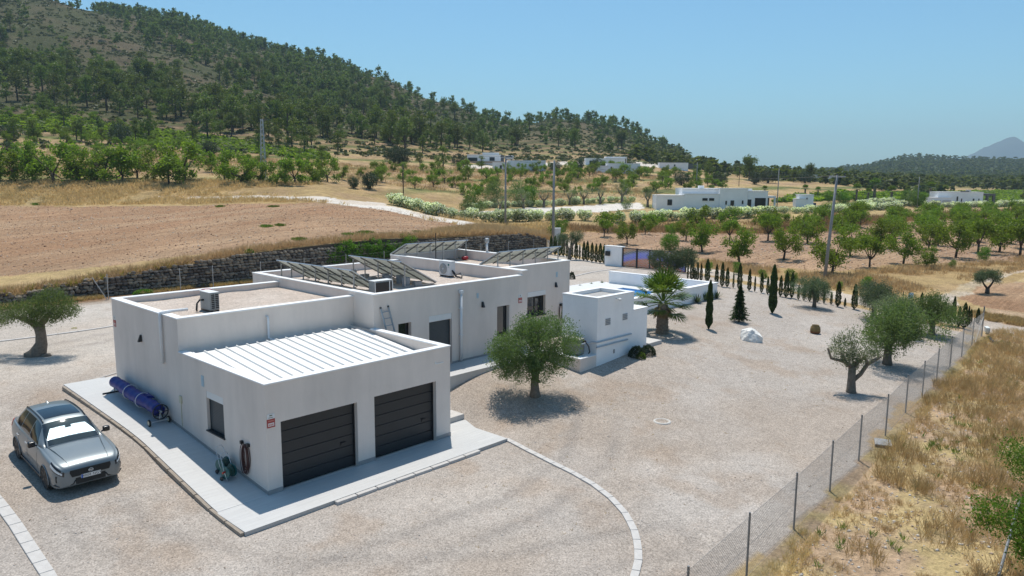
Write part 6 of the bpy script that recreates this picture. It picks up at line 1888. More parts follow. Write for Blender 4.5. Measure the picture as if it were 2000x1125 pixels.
tufts('yard_weeds', v6, rng.uniform(.03, .10, len(v6)), 10, .012, L_straw2, 'tiny dry weeds dotted over the gravel yard', 'weeds', .9, .4)
for x, y, w_ in ((520, 443, 16), (585, 469, 20), (682, 459, 18), (712, 455, 30), (718, 461, 22), (757, 460, 22), (828, 455, 30), (430, 404, 12), (70, 400, 8), (535, 404, 14), (548, 441, 6)):
    p, k = spot(x, y); q = pts_in(np.array([(p.x - w_ * k / 2, p.y - .5), (p.x + w_ * k / 2, p.y - .5), (p.x + w_ * k / 2, p.y + .7), (p.x - w_ * k / 2, p.y + .7)]), 26)
    o = tufts('weed_patch', q, .28, 18, .05, L_weed, 'small green weed patch on the bare tilled field', 'weeds', .6, .5); del o['kind']; o['group'] = 'weed patches on the tilled field'
# near green tree at the lower right edge and small ones outside the fence
def leafy(p, s_, seed, n, L, label, name='green_tree'):
    r = np.random.default_rng(seed)
    cl = [(r.normal() * .5, r.normal() * .5, r.uniform(.5, 1.9), r.uniform(.4, .7), r.uniform(.4, .7), r.uniform(.4, .6)) for _ in range(9)]
    tree(name, p, crown('crown', cl, n, L, L * .55, L_green, .4, n // 22, .13, .2), limb_mesh('trunk', [([(0, 0, -.1), (0, .02, .8)], (.06, .05)), ([(0, 0, .7), (.3, 0, 1.5)], (.04, .02)), ([(0, 0, .7), (-.3, .1, 1.5)], (.04, .02))], M_bark2, 6), label, s=s_)
leafy(at(2048, 1150), 1.0, 91, 17000, .07, 'bright green leafy tree at the lower right edge outside the fence')
leafy(at(2048, 1000), .95, 92, 11000, .07, 'bright green leafy tree just behind the one at the lower right edge')
for x, y, h_, lb in ((1692, 562, 26, 'small green bush beside the cypress hedge near the sign'), (1853, 632, 36, 'light green bush between the far olives and the fence end'), (1920, 508, 30, 'green bush on the verge below the red orchard'), (1860, 522, 18, 'low dark bush on the verge at the orchard corner'), (1490, 545, 22, 'green sapling behind the cypress row near the tall cypress'), (1545, 552, 30, 'green sapling behind the twin cypresses of the long row'), (1440, 532, 24, 'pale green sapling behind the cypress row nearest the young conifer'), (1385, 528, 20, 'green sapling behind the cypress row nearest the palm'), (1640, 562, 16, 'small bush behind the cypress row near the utility pole')):
    p, k = spot(x, y + 4); c, t_ = bushy[0]
    t = empty('green_bush', p, rng.uniform(0, 6), lb, 'bush'); t.scale = (h_ * k / 2.4,) * 3; link('foliage', c, t)

# ------------------------------------------------------------------ wire fence
fence = empty('wire_fence', (15.84, 7.2, 0), 0, 'grey chain link fence on thin steel posts along the right side of the yard', 'fence')
FP = [(6.4, 6.55), (9.5, 6.75), (12.66, 6.98), (15.84, 7.2), (18.96, 7.37), (22.15, 7.6), (25.4, 7.85), (28.73, 8.02), (32.2, 8.31), (35.25, 8.49), (38.42, 8.71), (41.95, 8.97), (44.91, 9.1), (48.49, 9.37), (51.9, 9.56)]
M_post = plain('grey fence post', (.21, .215, .22), .5, metal=.5, var=.12)
for i, (x, y) in enumerate(FP):
    z = gz(x, y); h_ = 1.6 if i < len(FP) - 1 else 1.85
    m = MB(); m.tube([(x, y, z - .1), (x, y, z + h_)], .027 if i < len(FP) - 1 else .04, 8); vbuild(m, 'post', M_post, fence)
FP2 = np.array(FP)
cum = np.concatenate([[0], np.cumsum(np.hypot(*np.diff(FP2, axis=0).T))])
def fpt(s_, z): return (float(np.interp(s_, cum, FP2[:, 0])), float(np.interp(s_, cum, FP2[:, 1])) - .03, z)
m = MB()
L_ = cum[-1]; hh = 1.52; sp_ = .075
for i in range(int((L_ + hh) / sp_)):
    for sg in (1, -1):
        s0 = i * sp_ - hh if sg > 0 else i * sp_
        s1 = s0 + hh if sg > 0 else s0 - hh
        a0, a1 = sorted((s0, s1))
        if a1 < 0 or a0 > L_: continue
        c0, c1 = max(a0, 0), min(a1, L_)
        zf = lambda s_: ((s_ - s0) / (s1 - s0)) * hh + .02
        A, B = fpt(c0, zf(c0)), fpt(c1, zf(c1))
        za_, zb_ = gz(A[0], A[1]), gz(B[0], B[1])
        A = Vector((A[0], A[1], A[2] + za_)); B = Vector((B[0], B[1], B[2] + zb_))
        if (B - A).length < .05: continue
        m.bar(A, B, .0028, .0028)
vbuild(m, 'wire_mesh', M_post, fence)
m = MB()
for zz in (.04, .8, 1.54):
    for (x0, y0), (x1, y1) in zip(FP[:-1], FP[1:]):
        m.bar((x0, y0 - .03, gz(x0, y0) + zz), (x1, y1 - .03, gz(x1, y1) + zz), .005)
vbuild(m, 'tension_wire', M_post, fence)
m = MB(); m.bar((51.86, 9.56, 1.2), (49.6, 9.42, .0), .03); vbuild(m, 'brace', M_post, fence)
# posts of the thin fence before the stone wall
f2 = empty('wall_fence', (17, 53.2, 1.1), 0, 'row of thin grey wire fence posts before the stone wall', 'fence')
for x in (17.2, 22.0, 24.4, 28.2, 32, 36, 40, 44, 48, 52, 56, 60):
    z = gz(x, 53.3); m = MB(); m.tube([(x, 53.3, z - .1), (x, 53.3, z + 1.7)], .03, 6); vbuild(m, 'post', M_alu, f2)
m = MB(); m.tube([(16.3, 53.3, gz(16.3, 53.3) + 1.55), (17.1, 53.3, gz(17, 53.3))], .03, 6); vbuild(m, 'brace', M_alu, f2)
m = MB()
for zz in (.5, 1.0, 1.6): m.bar((17.2, 53.27, 1.15 + zz), (60, 53.27, 1.2 + zz), .006)
vbuild(m, 'wire', M_alu, f2)

# ------------------------------------------------------------------ kerbs
def kerb(name, pts, step, w_, label_h=.12, mat=M_kerb):
    W_ = [Vector(q) if len(q) == 3 else at(*q) for q in pts]
    L_ = [0]
    for a, b in zip(W_[:-1], W_[1:]): L_.append(L_[-1] + (b - a).length)
    r = empty(name, W_[0]); tag(r, kind='structure')
    s_ = 0
    xs_, ys_ = [q.x for q in W_], [q.y for q in W_]
    f = lambda t: Vector((np.interp(t, L_, xs_), np.interp(t, L_, ys_), 0))
    while s_ + step * .6 < L_[-1]:
        a, b = f(s_), f(min(s_ + step, L_[-1]))
        a.z = gz(a.x, a.y) + .045; b.z = gz(b.x, b.y) + .045
        edge_block(a, b, w_, .16, 0, r, mat, 'kerb_stone')
        s_ += step
    return r
kerb('garden_kerb', [(988, 858), (1030, 880), (1075, 903), (1120, 925), (1160, 948), (1195, 975), (1222, 1005), (1238, 1035), (1246, 1065), (1247, 1095), (1240, 1125), (1228, 1160), (1210, 1200)], .52, .2)
kerb('drive_kerb', [(-30, 950), (0, 985), (30, 1025), (60, 1072), (95, 1125), (120, 1170)], .6, .30)
kerb('back_kerb', [(-60, 674), (0, 667), (60, 660), (120, 652), (180, 644), (240, 634), (300, 627)], .95, .18)
kerb('gate_kerb', [(1118, 541), (1150, 533), (1190, 527), (1228, 522)], .9, .18)
kerb('edging_strip', [(150, 752), (190, 741), (232, 728)], 1.2, .06)

# ------------------------------------------------------------------ small things in the yard
p, k = spot(1471, 665)
bm = bmesh.new(); bmesh.ops.create_icosphere(bm, subdivisions=4, radius=1)
r_ = np.random.default_rng(5)
pl_ = [(Vector(q).normalized(), d_) for q, d_ in (((1, 0, .12), .55), ((.55, -.2, .9), .42), ((-.35, -.1, .9), .62), ((-.8, -.3, .55), .72), ((-.15, -.9, .55), .60), ((.35, -.95, .1), .74), ((-.6, -.8, .1), .80), ((.2, .8, .7), .6), ((-1, 0, .1), .95), ((0, 1, 0), .8))]
for v in bm.verts:
    c = v.co.copy()
    for n_, d_ in pl_:
        t = c.dot(n_)
        if t > d_: c -= n_ * (t - d_)
    q = c * 1.0
    c *= 1 + .10 * (float(fbm(q.x * 5 + 9, q.y * 5 + q.z * 6, 4, 5)) - .5) * 2
    v.co = Vector((c.x * .70, c.y * .6, c.z * .80))
me = bpy.data.meshes.new('white_boulder'); bm.to_mesh(me); bm.free()
me.materials.append(plain('white marble rock', (.74, .72, .68), .85, var=.12, scale=3, bmp=.5))
o = link('white_boulder', me, None, p + Vector((0, 0, .2)), (0, 0, OR)); tag(o, 'white angular boulder lying on the gravel in the garden', 'boulder')
p, k = spot(1592, 651)
pt = empty('clay_pot', p, 0, 'squat olive brown clay pot standing alone on the gravel', 'pot')
m = MB(); m.lathe([(.20, 0), (.26, .06), (.29, .22), (.26, .38), (.19, .47), (.20, .50), (.17, .50), (.16, .44), (.22, .3)], 20); m.build('jar', plain('olive brown clay', (.20, .13, .04), .6, var=.25, scale=5), pt, smooth=True)
m = MB(); m.lathe([(.21, .001), (.275, .06), (.296, .14)], 20); m.build('stained_foot', plain('rust clay', (.16, .065, .025), .8, var=.2), pt)
p, k = spot(1293, 823)
wr = empty('drain_ring', p, 0, 'round whitewashed concrete ring sunk in the gravel around a drain', 'drain')
m = MB(); m.lathe([(.36, -.05), (.34, .01), (.30, .03), (.25, .025), (.24, -.06)], 24); m.build('ring', plain('whitewashed concrete', (.52, .49, .45), .85, var=.1), wr, smooth=True)
m = MB(); m.lathe([(.238, -.045), (.23, -.02)], 20); m.build('earth_fill', plain('rusty earth', (.22, .13, .07), .95, var=.3), wr)
p, k = spot(1724, 869)
cl_ = empty('inspection_cover', p, .35, 'grey concrete inspection lid on a low brick base just outside the fence', 'lid')
m = MB(); m.box(-.33, .33, -.24, .24, -.05, .07); m.build('base', plain('brick base', (.38, .25, .17), .9, var=.2), cl_)
m = MB(); m.box(-.36, .36, -.27, .27, .071, .12); m.build('lid', M_conc, cl_, bevel=.015)
p, k = spot(1928, 652)
sk = empty('white_sack', p, .4, 'white crumpled plastic sack by the end post of the fence', 'sack')
me = st_me[3].copy(); me.materials.clear(); me.materials.append(plain('white plastic sheet', (.62, .66, .66), .5)); link('sack', me, sk, (0, 0, .25), None, (.45, .3, .55))
q = [at(1931, 660), at(1937, 668), at(1945, 673), at(1956, 676)]
m = MB(); m.tube([v + Vector((0, 0, .05)) for v in q], .09, 6); o = m.build('black_hose', M_rubber); tag(o, 'length of dark hose lying in the dry grass by the fence end', 'hose')
p, k = spot(1762, 603); sg_ = empty('sign_post', p, OR, 'thin brown post with a small pale blue plate behind the olive trees', 'sign')
m = MB(); m.tube([(0, 0, 0), (0, 0, 1.25)], .03, 6); m.build('post', plain('rusty post', (.12, .07, .05), .8), sg_)
m = MB(); m.box(.38, .72, -.02, .02, .75, 1.15); m.build('plate', plain('pale blue plate', (.38, .50, .60), .5), sg_)
m = MB(); m.tube([(0, 0, .95), (.55, 0, .95)], .012, 5); m.build('arm', M_alu, sg_)
a, b = at(1948, 1135), at(1990, 1060)
m = MB(); m.tube([a, (b.x + .1, b.y + .1, b.z + 1.1)], .035, 8); o = m.build('leaning_stake', M_post); tag(o, 'grey metal stake leaning out of the weeds at the lower right', 'stake')

# ------------------------------------------------------------------ reel with the blue pool cover, hose reels, hoses
zr = lambda y: rz(y)
rl = empty('cover_reel', (9.9, 28.5, zr(28.5)), 0, 'rolled blue pool cover on a wheeled reel beside the left wall of the villa', 'pool cover reel')
M_blue = plain('blue cover', (.008, .018, .19), .5, var=.25, scale=6, spec=.4)
ya_, yb_ = 26.35, 30.6
pts = []; rad = []
for i, t in enumerate(np.linspace(0, 1, 26)):
    y = ya_ + (yb_ - ya_) * t
    pts.append((9.88 + .02 * math.sin(t * 9), y, zr(26.4) + (zr(30.6) - zr(26.4)) * t + .46)); rad.append(.205 + .02 * math.sin(i * 2.1) + (.02 if .3 < t < .8 else 0))
m = MB(); m.tube(pts, rad, 18); vbuild(m, 'rolled_cover', M_blue, rl, smooth=True)
m = MB(); m.tube([(9.88, ya_ - .16, zr(ya_) + .46), (9.88, yb_ + .16, zr(yb_) + .46)], .04, 8); vbuild(m, 'axle', M_alu2, rl)
for t in (.34, .62):
    y = ya_ + (yb_ - ya_) * t; zc = zr(26.4) + (zr(30.6) - zr(26.4)) * t + .46
    m = MB(); m.tube([(9.88 + .275 * math.cos(a), y, zc + .275 * math.sin(a)) for a in np.linspace(0, 6.283, 22)], .012, 5, False); vbuild(m, 'strap', M_white, rl)
m = MB(); m.hexa([(9.9, 27.4, zr(27.4) + .66), (10.15, 27.4, zr(27.4) + .58), (10.17, 28.0, zr(28) + .56), (9.95, 28.0, zr(28) + .66)], [(9.9, 27.4, zr(27.4) + .72), (10.12, 27.4, zr(27.4) + .64), (10.15, 28.0, zr(28) + .64), (9.95, 28.0, zr(28) + .71)]); vbuild(m, 'loose_flap', M_blue, rl)
y = ya_ - .12; zc = zr(y) + .46
hw = part_empty('hand_wheel', (9.88, y, zc), rl)
m = MB(); m.tube([(9.88 + .26 * math.cos(a), y, zc + .26 * math.sin(a)) for a in np.linspace(0, 6.283, 24)], .022, 6, False); vbuild(m, 'rim', M_black, hw)
for a in np.arange(0, 6.28, 1.2566):
    m = MB(); m.bar((9.88, y, zc), (9.88 + .25 * math.cos(a), y, zc + .25 * math.sin(a)), .045, .02); vbuild(m, 'spoke', M_black, hw)
m = MB(); m.bar((9.88, y + .06, zc), (9.88, y + .06, zr(y) + .13), .05); vbuild(m, 'stand', M_alu2, rl)
m = MB(); m.bar((9.52, y + .06, zr(y) + .13), (10.18, y + .06, zr(y) + .13), .04); vbuild(m, 'cross_bar', M_alu2, rl)
for x in (9.5, 10.17):
    w_ = part_empty('wheel', (x, y + .06, zr(y) + .12), rl)
    m = MB(); m.lathe([(.10, -.03), (.12, -.02), (.12, .02), (.10, .03)], 18, (x, y + .06, zr(y) + .12), 'x'); vbuild(m, 'tyre', M_rubber, w_)
    m = MB(); m.lathe([(.078, -.034), (.078, .034)], 16, (x, y + .06, zr(y) + .12), 'x'); vbuild(m, 'rim', plain('cream plastic', (.6, .56, .42), .5), w_)
y = yb_ + .12
m = MB(); m.bar((9.88, y, zr(y) + .46), (9.88, y, zr(y) + .03), .05); vbuild(m, 'stand', M_alu2, rl)
m = MB(); m.bar((9.45, y, zr(y) + .03), (10.2, y, zr(y) + .03), .05); vbuild(m, 'cross_bar', M_black, rl)
M_teal = plain('teal plastic', (.012, .10, .10), .45, var=.1)
def hose_reel(y, x, label, red):
    z = zr(y); r = empty('hose_reel', (x, y, z), .25, label, 'hose reel')
    for xx in (-.14, .14):
        m = MB(); m.lathe([(.05, -.012), (.20, -.012), (.21, .0), (.20, .012), (.05, .012)], 22, (xx, 0, .26), 'x'); m.build('side_disc', M_teal, r)
    m = MB(); m.lathe([(.15, -.12), (.165, -.06), (.15, 0), (.165, .06), (.15, .12)], 18, (0, 0, .26), 'x'); m.build('wound_hose', plain('dark green hose', (.015, .06, .045), .5), r)
    for sx in (-.17, .17):
        m = MB(); m.tube([(sx, -.14, .02), (sx * .95, 0, .3), (sx * .8, .16, .74)], .011, 6); m.build('frame_tube', M_alu2, r, smooth=True)
    m = MB(); m.tube([(-.136, .16, .74), (-.10, .19, .82), (.10, .19, .82), (.136, .16, .74)], .011, 6); m.build('handle', M_alu2, r, smooth=True)
    for sx in (-.2, .2):
        m = MB(); m.lathe([(.06, -.02), (.07, 0), (.06, .02)], 14, (sx, .08, .07), 'x'); m.build('wheel', M_black, r)
    if red:
        m = MB(); m.tube([(-.16, -.03, .30), (-.27, -.06, .30)], .03, 8); m.build('crank', plain('red grip', (.42, .03, .02), .5), r)
hose_reel(21.62, 9.93, 'teal hose reel with tall handle at the wall, the one farther from the corner', False)
hose_reel(21.10, 9.83, 'teal hose reel with a red crank at the wall, the one nearer the corner', True)
hg = empty('hanging_hose', (10.25, 20.75, 0), 0, 'reddish brown hose hanging in loops from a wall hook by the garage corner', 'hose')
M_hose = plain('reddish hose', (.085, .03, .025), .5, var=.2)
m = MB(); m.box(10.17, 10.258, 20.5, 20.62, 1.22, 1.32); m.box(10.17, 10.258, 20.9, 21.0, 1.22, 1.32); vbuild(m, 'hook', M_black, hg, bevel=.01)
for i in range(9):
    w_ = .15 + .05 * rng.random(); bot = .30 + .16 * rng.random(); xo = 10.235 - .012 * i
    yc = 20.76 + rng.normal() * .03
    pts = [(xo, yc + w_ * math.cos(a), (1.26 + bot) / 2 + (1.26 - bot) / 2 * math.sin(a)) for a in np.linspace(0, 6.283, 26)]
    m = MB(); m.tube(pts, .012, 5, False); vbuild(m, 'hose_loop', M_hose, hg, smooth=True)
h2 = empty('hanging_hose', (30.72, 25.28, 0), 0, 'dark red hose hanging on the villa wall behind the shed', 'hose')
m = MB(); m.box(30.6, 30.84, 25.17, 25.288, 2.52, 2.64); vbuild(m, 'hook', M_black, h2, bevel=.01)
for i in range(5):
    pts = [(30.72 + (.10 + .02 * i) * math.cos(a), 25.27 - .012 * i, 2.2 + .42 * math.sin(a)) for a in np.linspace(0, 6.283, 20)]
    m = MB(); m.tube(pts, .014, 5, False); vbuild(m, 'hose_loop', M_hose, h2)

# ------------------------------------------------------------------ poles, wires
M_pole = plain('weathered concrete pole', (.27, .275, .28), .85, var=.12, scale=3)
M_wood = plain('dark wood pole', (.06, .045, .038), .9, var=.2)
def pole(x, y, ytop, r0, label, mat=M_pole, arm=False, lean=0.0):
    p, k = spot(x, y); h_ = (y - ytop) * k
    t = empty('utility_pole', p, OR, label, 'utility pole')
    m = MB(); m.tube([(0, 0, -.3), (lean * k * .5, 0, h_ * .5), (lean * k, 0, h_)], [r0, r0 * .82, r0 * .62], 8); m.build('pole', mat, t, smooth=True)
    if arm:
        m = MB(); m.bar((lean * k - .7, 0, h_ - .1), (lean * k + .7, 0, h_ - .1), .10); m.build('cross_arm', M_alu, t)
        for s_ in (-.65, 0, .65):
            m = MB(); m.lathe([(.04, 0), (.07, .05), (.05, .1), (.06, .15), (.02, .2)], 8, (lean * k + s_, 0, h_ - .03)); m.build('insulator', M_glass, t)
    return p + Vector((0, 0, h_)) + Vector((math.cos(OR), math.sin(OR), 0)) * lean * k
t1 = pole(1080, 482, 326, .17, 'tall grey concrete utility pole behind the villa next to the cypresses')
t2 = pole(987, 438, 308, .16, 'grey concrete utility pole with crossarm at the edge of the tilled field', arm=True)
t3 = pole(1610, 546, 345, .16, 'grey concrete utility pole leaning slightly at the front of the red orchard', lean=11, arm=True)
t4 = pole(1791, 406, 346, .12, 'grey utility pole beside the palms at the right')
t5 = pole(788, 396, 322, .10, 'thin dark utility pole by the bend in the pale road', M_wood)
pole(1360, 366, 318, .14, 'pale utility pole behind the long white bungalow', M_pole); pole(1443, 364, 322, .10, 'thin dark pole on the terrace behind the tall dark pine', M_wood); pole(1417, 352, 316, .10, 'thin pole on the skyline left of the tall dark pine', M_wood)
pole(1835, 366, 338, .12, 'small distant pole on the plain left of the far wood', M_wood); pole(1517, 412, 330, .11, 'grey pole at the right end of the bungalow', M_pole)
p, k = spot(516, 355); h_ = 120 * k
lt = empty('lattice_pole', p, OR, 'steel lattice pylon standing among the almond trees at the left', 'pylon')
cs = [(-.45, -.45), (.45, -.45), (.45, .45), (-.45, .45)]
for cx, cy in cs:
    m = MB(); m.bar((cx, cy, -.2), (cx * .35, cy * .35, h_), .08); m.build('leg', M_alu, lt)
nz = 14
for i in range(nz):
    f0, f1 = 1 - .65 * i / nz, 1 - .65 * (i + 1) / nz
    m = MB()
    for q in range(4):
        a, b = cs[q], cs[(q + 1) % 4]
        m.bar((a[0] * f0, a[1] * f0, h_ * i / nz), (b[0] * f1, b[1] * f1, h_ * (i + 1) / nz), .05)
    o = m.build('lattice_bay', M_alu, lt); o['kind'] = 'stuff'
def wire(a, b, sag, label):
    m = MB(); pts = []
    for t in np.linspace(0, 1, 24):
        q = Vector(a).lerp(Vector(b), t); q.z -= sag * 4 * t * (1 - t); pts.append(q)
    m.tube(pts, .012, 4); o = m.build('power_line', M_black); tag(o, label, 'power line')
q = at(2300, 470); wire(t3, (q.x, q.y, q.z + 8.5), 1.2, 'sagging black power line running right from the leaning pole')
wire(t3, t1, 1.0, 'power line between the leaning pole and the pole behind the villa'); wire(t1, t2, .5, 'power line between the two poles behind the villa'); wire(t2, p + Vector((0, 0, h_)), 1.5, 'power line from the field edge pole to the lattice pylon')
p, k = spot(1088, 482); m = MB(); m.box(-.35, .35, -.25, .25, 0, 1.6); m.box(-.4, .4, -.3, .3, 1.601, 1.68)
o = m.build('meter_cabinet', M_white, None, loc=p, rot=(0, 0, OR)); tag(o, 'white meter cabinet beside the tall pole behind the villa', 'cabinet')

# ------------------------------------------------------------------ neighbouring houses
M_farwall = plaster('far white wall', (.90, .90, .90), .03)
M_farwin = plain('far dark window', (.02, .025, .03), .15, var=.05)
def far_house(x0, yb, label, boxes, wins=(), extra=(), rot=0.0, cat='house'):
    """boxes: (x0,x1,top,setback,depth) in photo pixels from the left base corner; wins: (x0,x1,bottom,top,setback)"""
    p, k = spot(x0, yb)
    hs = empty('white_house', p - Vector((0, 0, .25)), OR + rot, label, cat)
    for bx in boxes:
        a, b, t, sb, dp = bx
        m = MB(); m.box(a * k, b * k, sb * k, (sb + dp) * k, -.8, t * k); m.build('wall', M_farwall, hs)
        m = MB(); m.box(a * k - .06, b * k + .06, sb * k - .06, (sb + dp) * k + .06, t * k + .001, t * k + .16); m.build('roof', M_cope, hs)
    for a, b, z0, z1, sb in wins:
        w_ = MB(); w_.box(a * k, b * k, sb * k - .06, sb * k - .01, z0 * k, z1 * k); f = w_.build('window', M_farwin, hs)
        w_ = MB(); w_.box(a * k - .08, b * k + .08, sb * k - .09, sb * k - .062, z0 * k - .08, z0 * k - .01); w_.build('sill', M_cope, f)
    for nm, mat, q in extra:
        m = MB(); m.box(q[0] * k, q[1] * k, q[2] * k, q[3] * k, q[4] * k, q[5] * k); m.build(nm, mat, hs)
    return hs
M_greyfar = plain('dark grey wall', (.10, .105, .11), .6)
far_house(1281, 410, 'long white bungalow behind the white oleanders right of centre', [(0, 55, 30, 0, 40), (54, 125, 33, 4, 50), (53, 190, 43, 14, 60), (124, 178, 44, 0, 30), (179, 218, 39, 2, 40)],
          [(22, 31, 12, 23, 0), (91, 101, 21, 26, 4), (104, 114, 21, 26, 4), (145, 152, 2, 22, 0), (135, 138, 14, 21, 0), (167, 170, 15, 22, 0), (177.5, 186, 2, 24, 2), (193, 214, 5, 27, 2)],
          [('chimney', M_farwall, (90, 100, 30, 40, 43, 50)), ('pergola_beam', M_cope, (218, 234, 2, 30, 27, 31)), ('pergola_post', M_cope, (231, 234, 2, 6, 0, 27)), ('pergola_back', M_greyfar, (219, 230, 28, 30, 0, 27))])
far_house(1554, 404, 'small white cube outbuilding right of the long bungalow', [(0, 19, 17, 0, 16), (8, 36, 25, 5, 18)], [(22, 24, 17, 20, 5)], [('tank', plain('dark blue tank', (.02, .04, .09), .5), (36.5, 42, 6, 14, 0, 10)), ('deck', M_cope, (-35, 0, -4, 12, -1, 1.2))], cat='shed')
far_house(1818, 400, 'white flat roofed house with dark pergola at the far right', [(0, 42, 15, 0, 20), (18, 107, 26, 10, 30)], [(55, 58, 9, 18, 10), (64, 66, 8, 14, 10), (87, 90, 6, 14, 10), (98, 100, 9, 14, 10)],
          [('pergola_beam', M_greyfar, (107.5, 131, 10, 40, 20, 24)), ('pergola_post', M_greyfar, (127, 131, 10, 14, 0, 20)), ('pergola_post', M_greyfar, (114, 118, 10, 14, 0, 20)), ('water_tank', M_alu, (80, 87, 18, 24, 26.6, 31)), ('solar_tank', M_dark, (66, 82, 16, 18, 26.6, 29)), ('garage_door', plain('cream door', (.6, .58, .54), .6), (3, 19, -1, 0, 1, 11)), ('garage_door', plain('cream door', (.6, .58, .54), .6), (22, 38, -1, 0, 1, 11))])
far_house(912, 316, 'white house with a dark recess, farthest left of the hillside villas', [(0, 66, 15, 6, 25), (30, 62, 19, 8, 25)], [(2, 20, 3, 10, 6), (44, 54, 4, 11, 6)], [('dark_wing', M_greyfar, (62.5, 72, 10, 26, 0, 15)), ('terrace_wall', plain('tan terrace wall', (.36, .28, .22), .9), (-4, 70, -4, -2, -1, 3))])
far_house(962, 330, 'long low white house with cypresses before it on the lower hillside', [(0, 30, 14, 0, 18), (28, 104, 18, 8, 26)], [(14, 18, 2, 9, 0), (92, 95, 4, 9, 8)])
far_house(1144, 322, 'upper white villa with a wide dark porch on the hillside', [(0, 78, 14, 8, 24), (40, 82, 17, 12, 24)], [(8, 24, 2, 10, 8), (52, 56, 3, 11, 12)], [('dark_wing', M_greyfar, (64, 80, 9, 11, 2, 14))])
far_house(1165, 337, 'lower white villa among bushes on the hillside', [(0, 22, 14, 0, 20), (20, 86, 19, 6, 26)], [(28, 31, 4, 13, 6), (45, 49, 2, 9, 6)])
far_house(1288, 328, 'low white house with a dark end wing under the hill end', [(0, 56, 11, 0, 18)], [(28, 31, 4, 8, 0)], [('dark_wing', M_greyfar, (56.5, 73, 2, 18, 0, 10))])
far_house(1590, 355, 'grey white modern house on the ridge right of the pointed pine', [(0, 54, 14, 0, 20)], [(6, 48, 3, 6, 0)], [('dark_wing', M_greyfar, (54.5, 68, 2, 18, 0, 11))])
p, k = spot(986, 313); vn = empty('white_van', p, OR, 'white van parked between the two left hillside houses', 'van')
m = MB(); m.box(0, 17 * k, 0, 8 * k, 1.5 * k, 9 * k); m.build('body', M_white, vn, bevel=.15)
m = MB(); m.box(1.5 * k, 15 * k, -.05, .0, 5.5 * k, 8 * k); m.build('window', M_farwin, vn)
for x in (3.5, 13): 
    m = MB(); m.lathe([(1.6 * k, -.05), (1.6 * k, .3)], 12, (x * k, .1, 1.6 * k), 'y'); m.build('wheel', M_rubber, vn)
# ------------------------------------------------------------------ the car
def catmull(P, n):
    P = np.asarray(P, float); t = np.linspace(0, len(P) - 1, n); i = np.clip(t.astype(int), 0, len(P) - 2); f = (t - i)[:, None]
    g = lambda j: P[np.clip(j, 0, len(P) - 1)]
    a, b, c, d = g(i - 1), g(i), g(i + 1), g(i + 2)
    return .5 * (2 * b + (c - a) * f + (2 * a - 5 * b + 4 * c - d) * f * f + (3 * b - a - 3 * c + d) * f ** 3)
CAR = empty('parked_car', (6.60, 25.37, .353), -math.pi / 2, 'silver blue estate SUV with roof rails and a silver windscreen sunshade on the gravel', 'car')
CAR.rotation_euler = (0, .0555, -math.pi / 2)
M_paint = plain('silver blue paint', (.17, .20, .218), .36, metal=.25, var=.02, scale=2, spec=.5, coat=.5)
M_trim = plain('gloss black trim', (.008, .008, .010), .22, var=.02, spec=.6)
M_cglass = plain('tinted car glass', (.010, .014, .018), .03, var=.02, spec=1.0)
M_lamp = plain('headlamp glass', (.65, .68, .70), .08, var=.05, spec=1.0)
M_shade = plain('silver sunshade', (.32, .41, .46), .34, metal=.9, var=.12, scale=7, bmp=.5)
#          x      w    zsill zsh   ws    zt   wt    zc
ST = [(2.345, .66, .30, .70, .64, .735, .54, .745),
      (2.28, .80, .25, .80, .76, .84, .62, .855),
      (2.08, .905, .21, .885, .86, .925, .70, .945),
      (1.75, .945, .20, .945, .90, .985, .73, 1.005),
      (1.30, .955, .20, .985, .905, 1.03, .745, 1.06),
      (.90, .95, .20, 1.01, .90, 1.065, .76, 1.10),
      (.2, .945, .20, 1.03, .895, 1.06, .80, 1.07),
      (-.6, .945, .20, 1.05, .895, 1.08, .80, 1.09),
      (-1.2, .955, .21, 1.07, .905, 1.10, .80, 1.11),
      (-1.75, .95, .23, 1.085, .89, 1.12, .78, 1.13),
      (-2.12, .90, .28, 1.08, .83, 1.12, .72, 1.13),
      (-2.30, .82, .36, 1.03, .75, 1.08, .66, 1.09),
      (-2.36, .70, .42, .95, .66, .99, .58, 1.0)]
ST = catmull(ST, 61)
def section(s):
    x, w, z0, zs, ws, zt, wt, zc = s
    hgt = zs - z0
    pts = [(0, z0), (w * .86, z0), (w * .965, z0 + hgt * .13), (w * .985, z0 + hgt * .35), (w * 1.0, z0 + hgt * .55), (w * .985, z0 + hgt * .78), (ws, zs), (ws * .5 + wt * .5, zs * .42 + zt * .58), (wt, zt), (wt * .5, zt * .3 + zc * .7), (0, zc)]
    return np.array([(x, y, z) for y, z in pts])
def densify(sec, n=31):
    return catmull(sec, n)
SEC = np.array([densify(section(s)) for s in ST])           # 61 x 31 x 3, right half (y>=0)
def loft_half(SEC):
    """closed mesh from half sections, mirrored"""
    full = np.concatenate([SEC, (SEC * np.array([1, -1, 1]))[:, -2:0:-1]], 1)
    ns, npt = full.shape[:2]
    V = full.reshape(-1, 3); idx = np.arange(ns * npt).reshape(ns, npt)
    r_ = np.roll(idx, -1, 1)
    F = [tuple(q) for q in np.stack([idx[:-1], r_[:-1], r_[1:], idx[1:]], -1).reshape(-1, 4)]
    F.append(tuple(idx[0][::-1])); F.append(tuple(idx[-1]))
    return [tuple(v) for v in V], F
V, F = loft_half(SEC)
me = bpy.data.meshes.new('body'); me.from_pydata(V, [], F); me.materials.append(M_paint); me.materials.append(M_trim)
bm = bmesh.new(); bm.from_mesh(me); bmesh.ops.recalc_face_normals(bm, faces=bm.faces); bm.to_mesh(me); bm.free()
body = link('body', me, CAR)
mbc = MB()
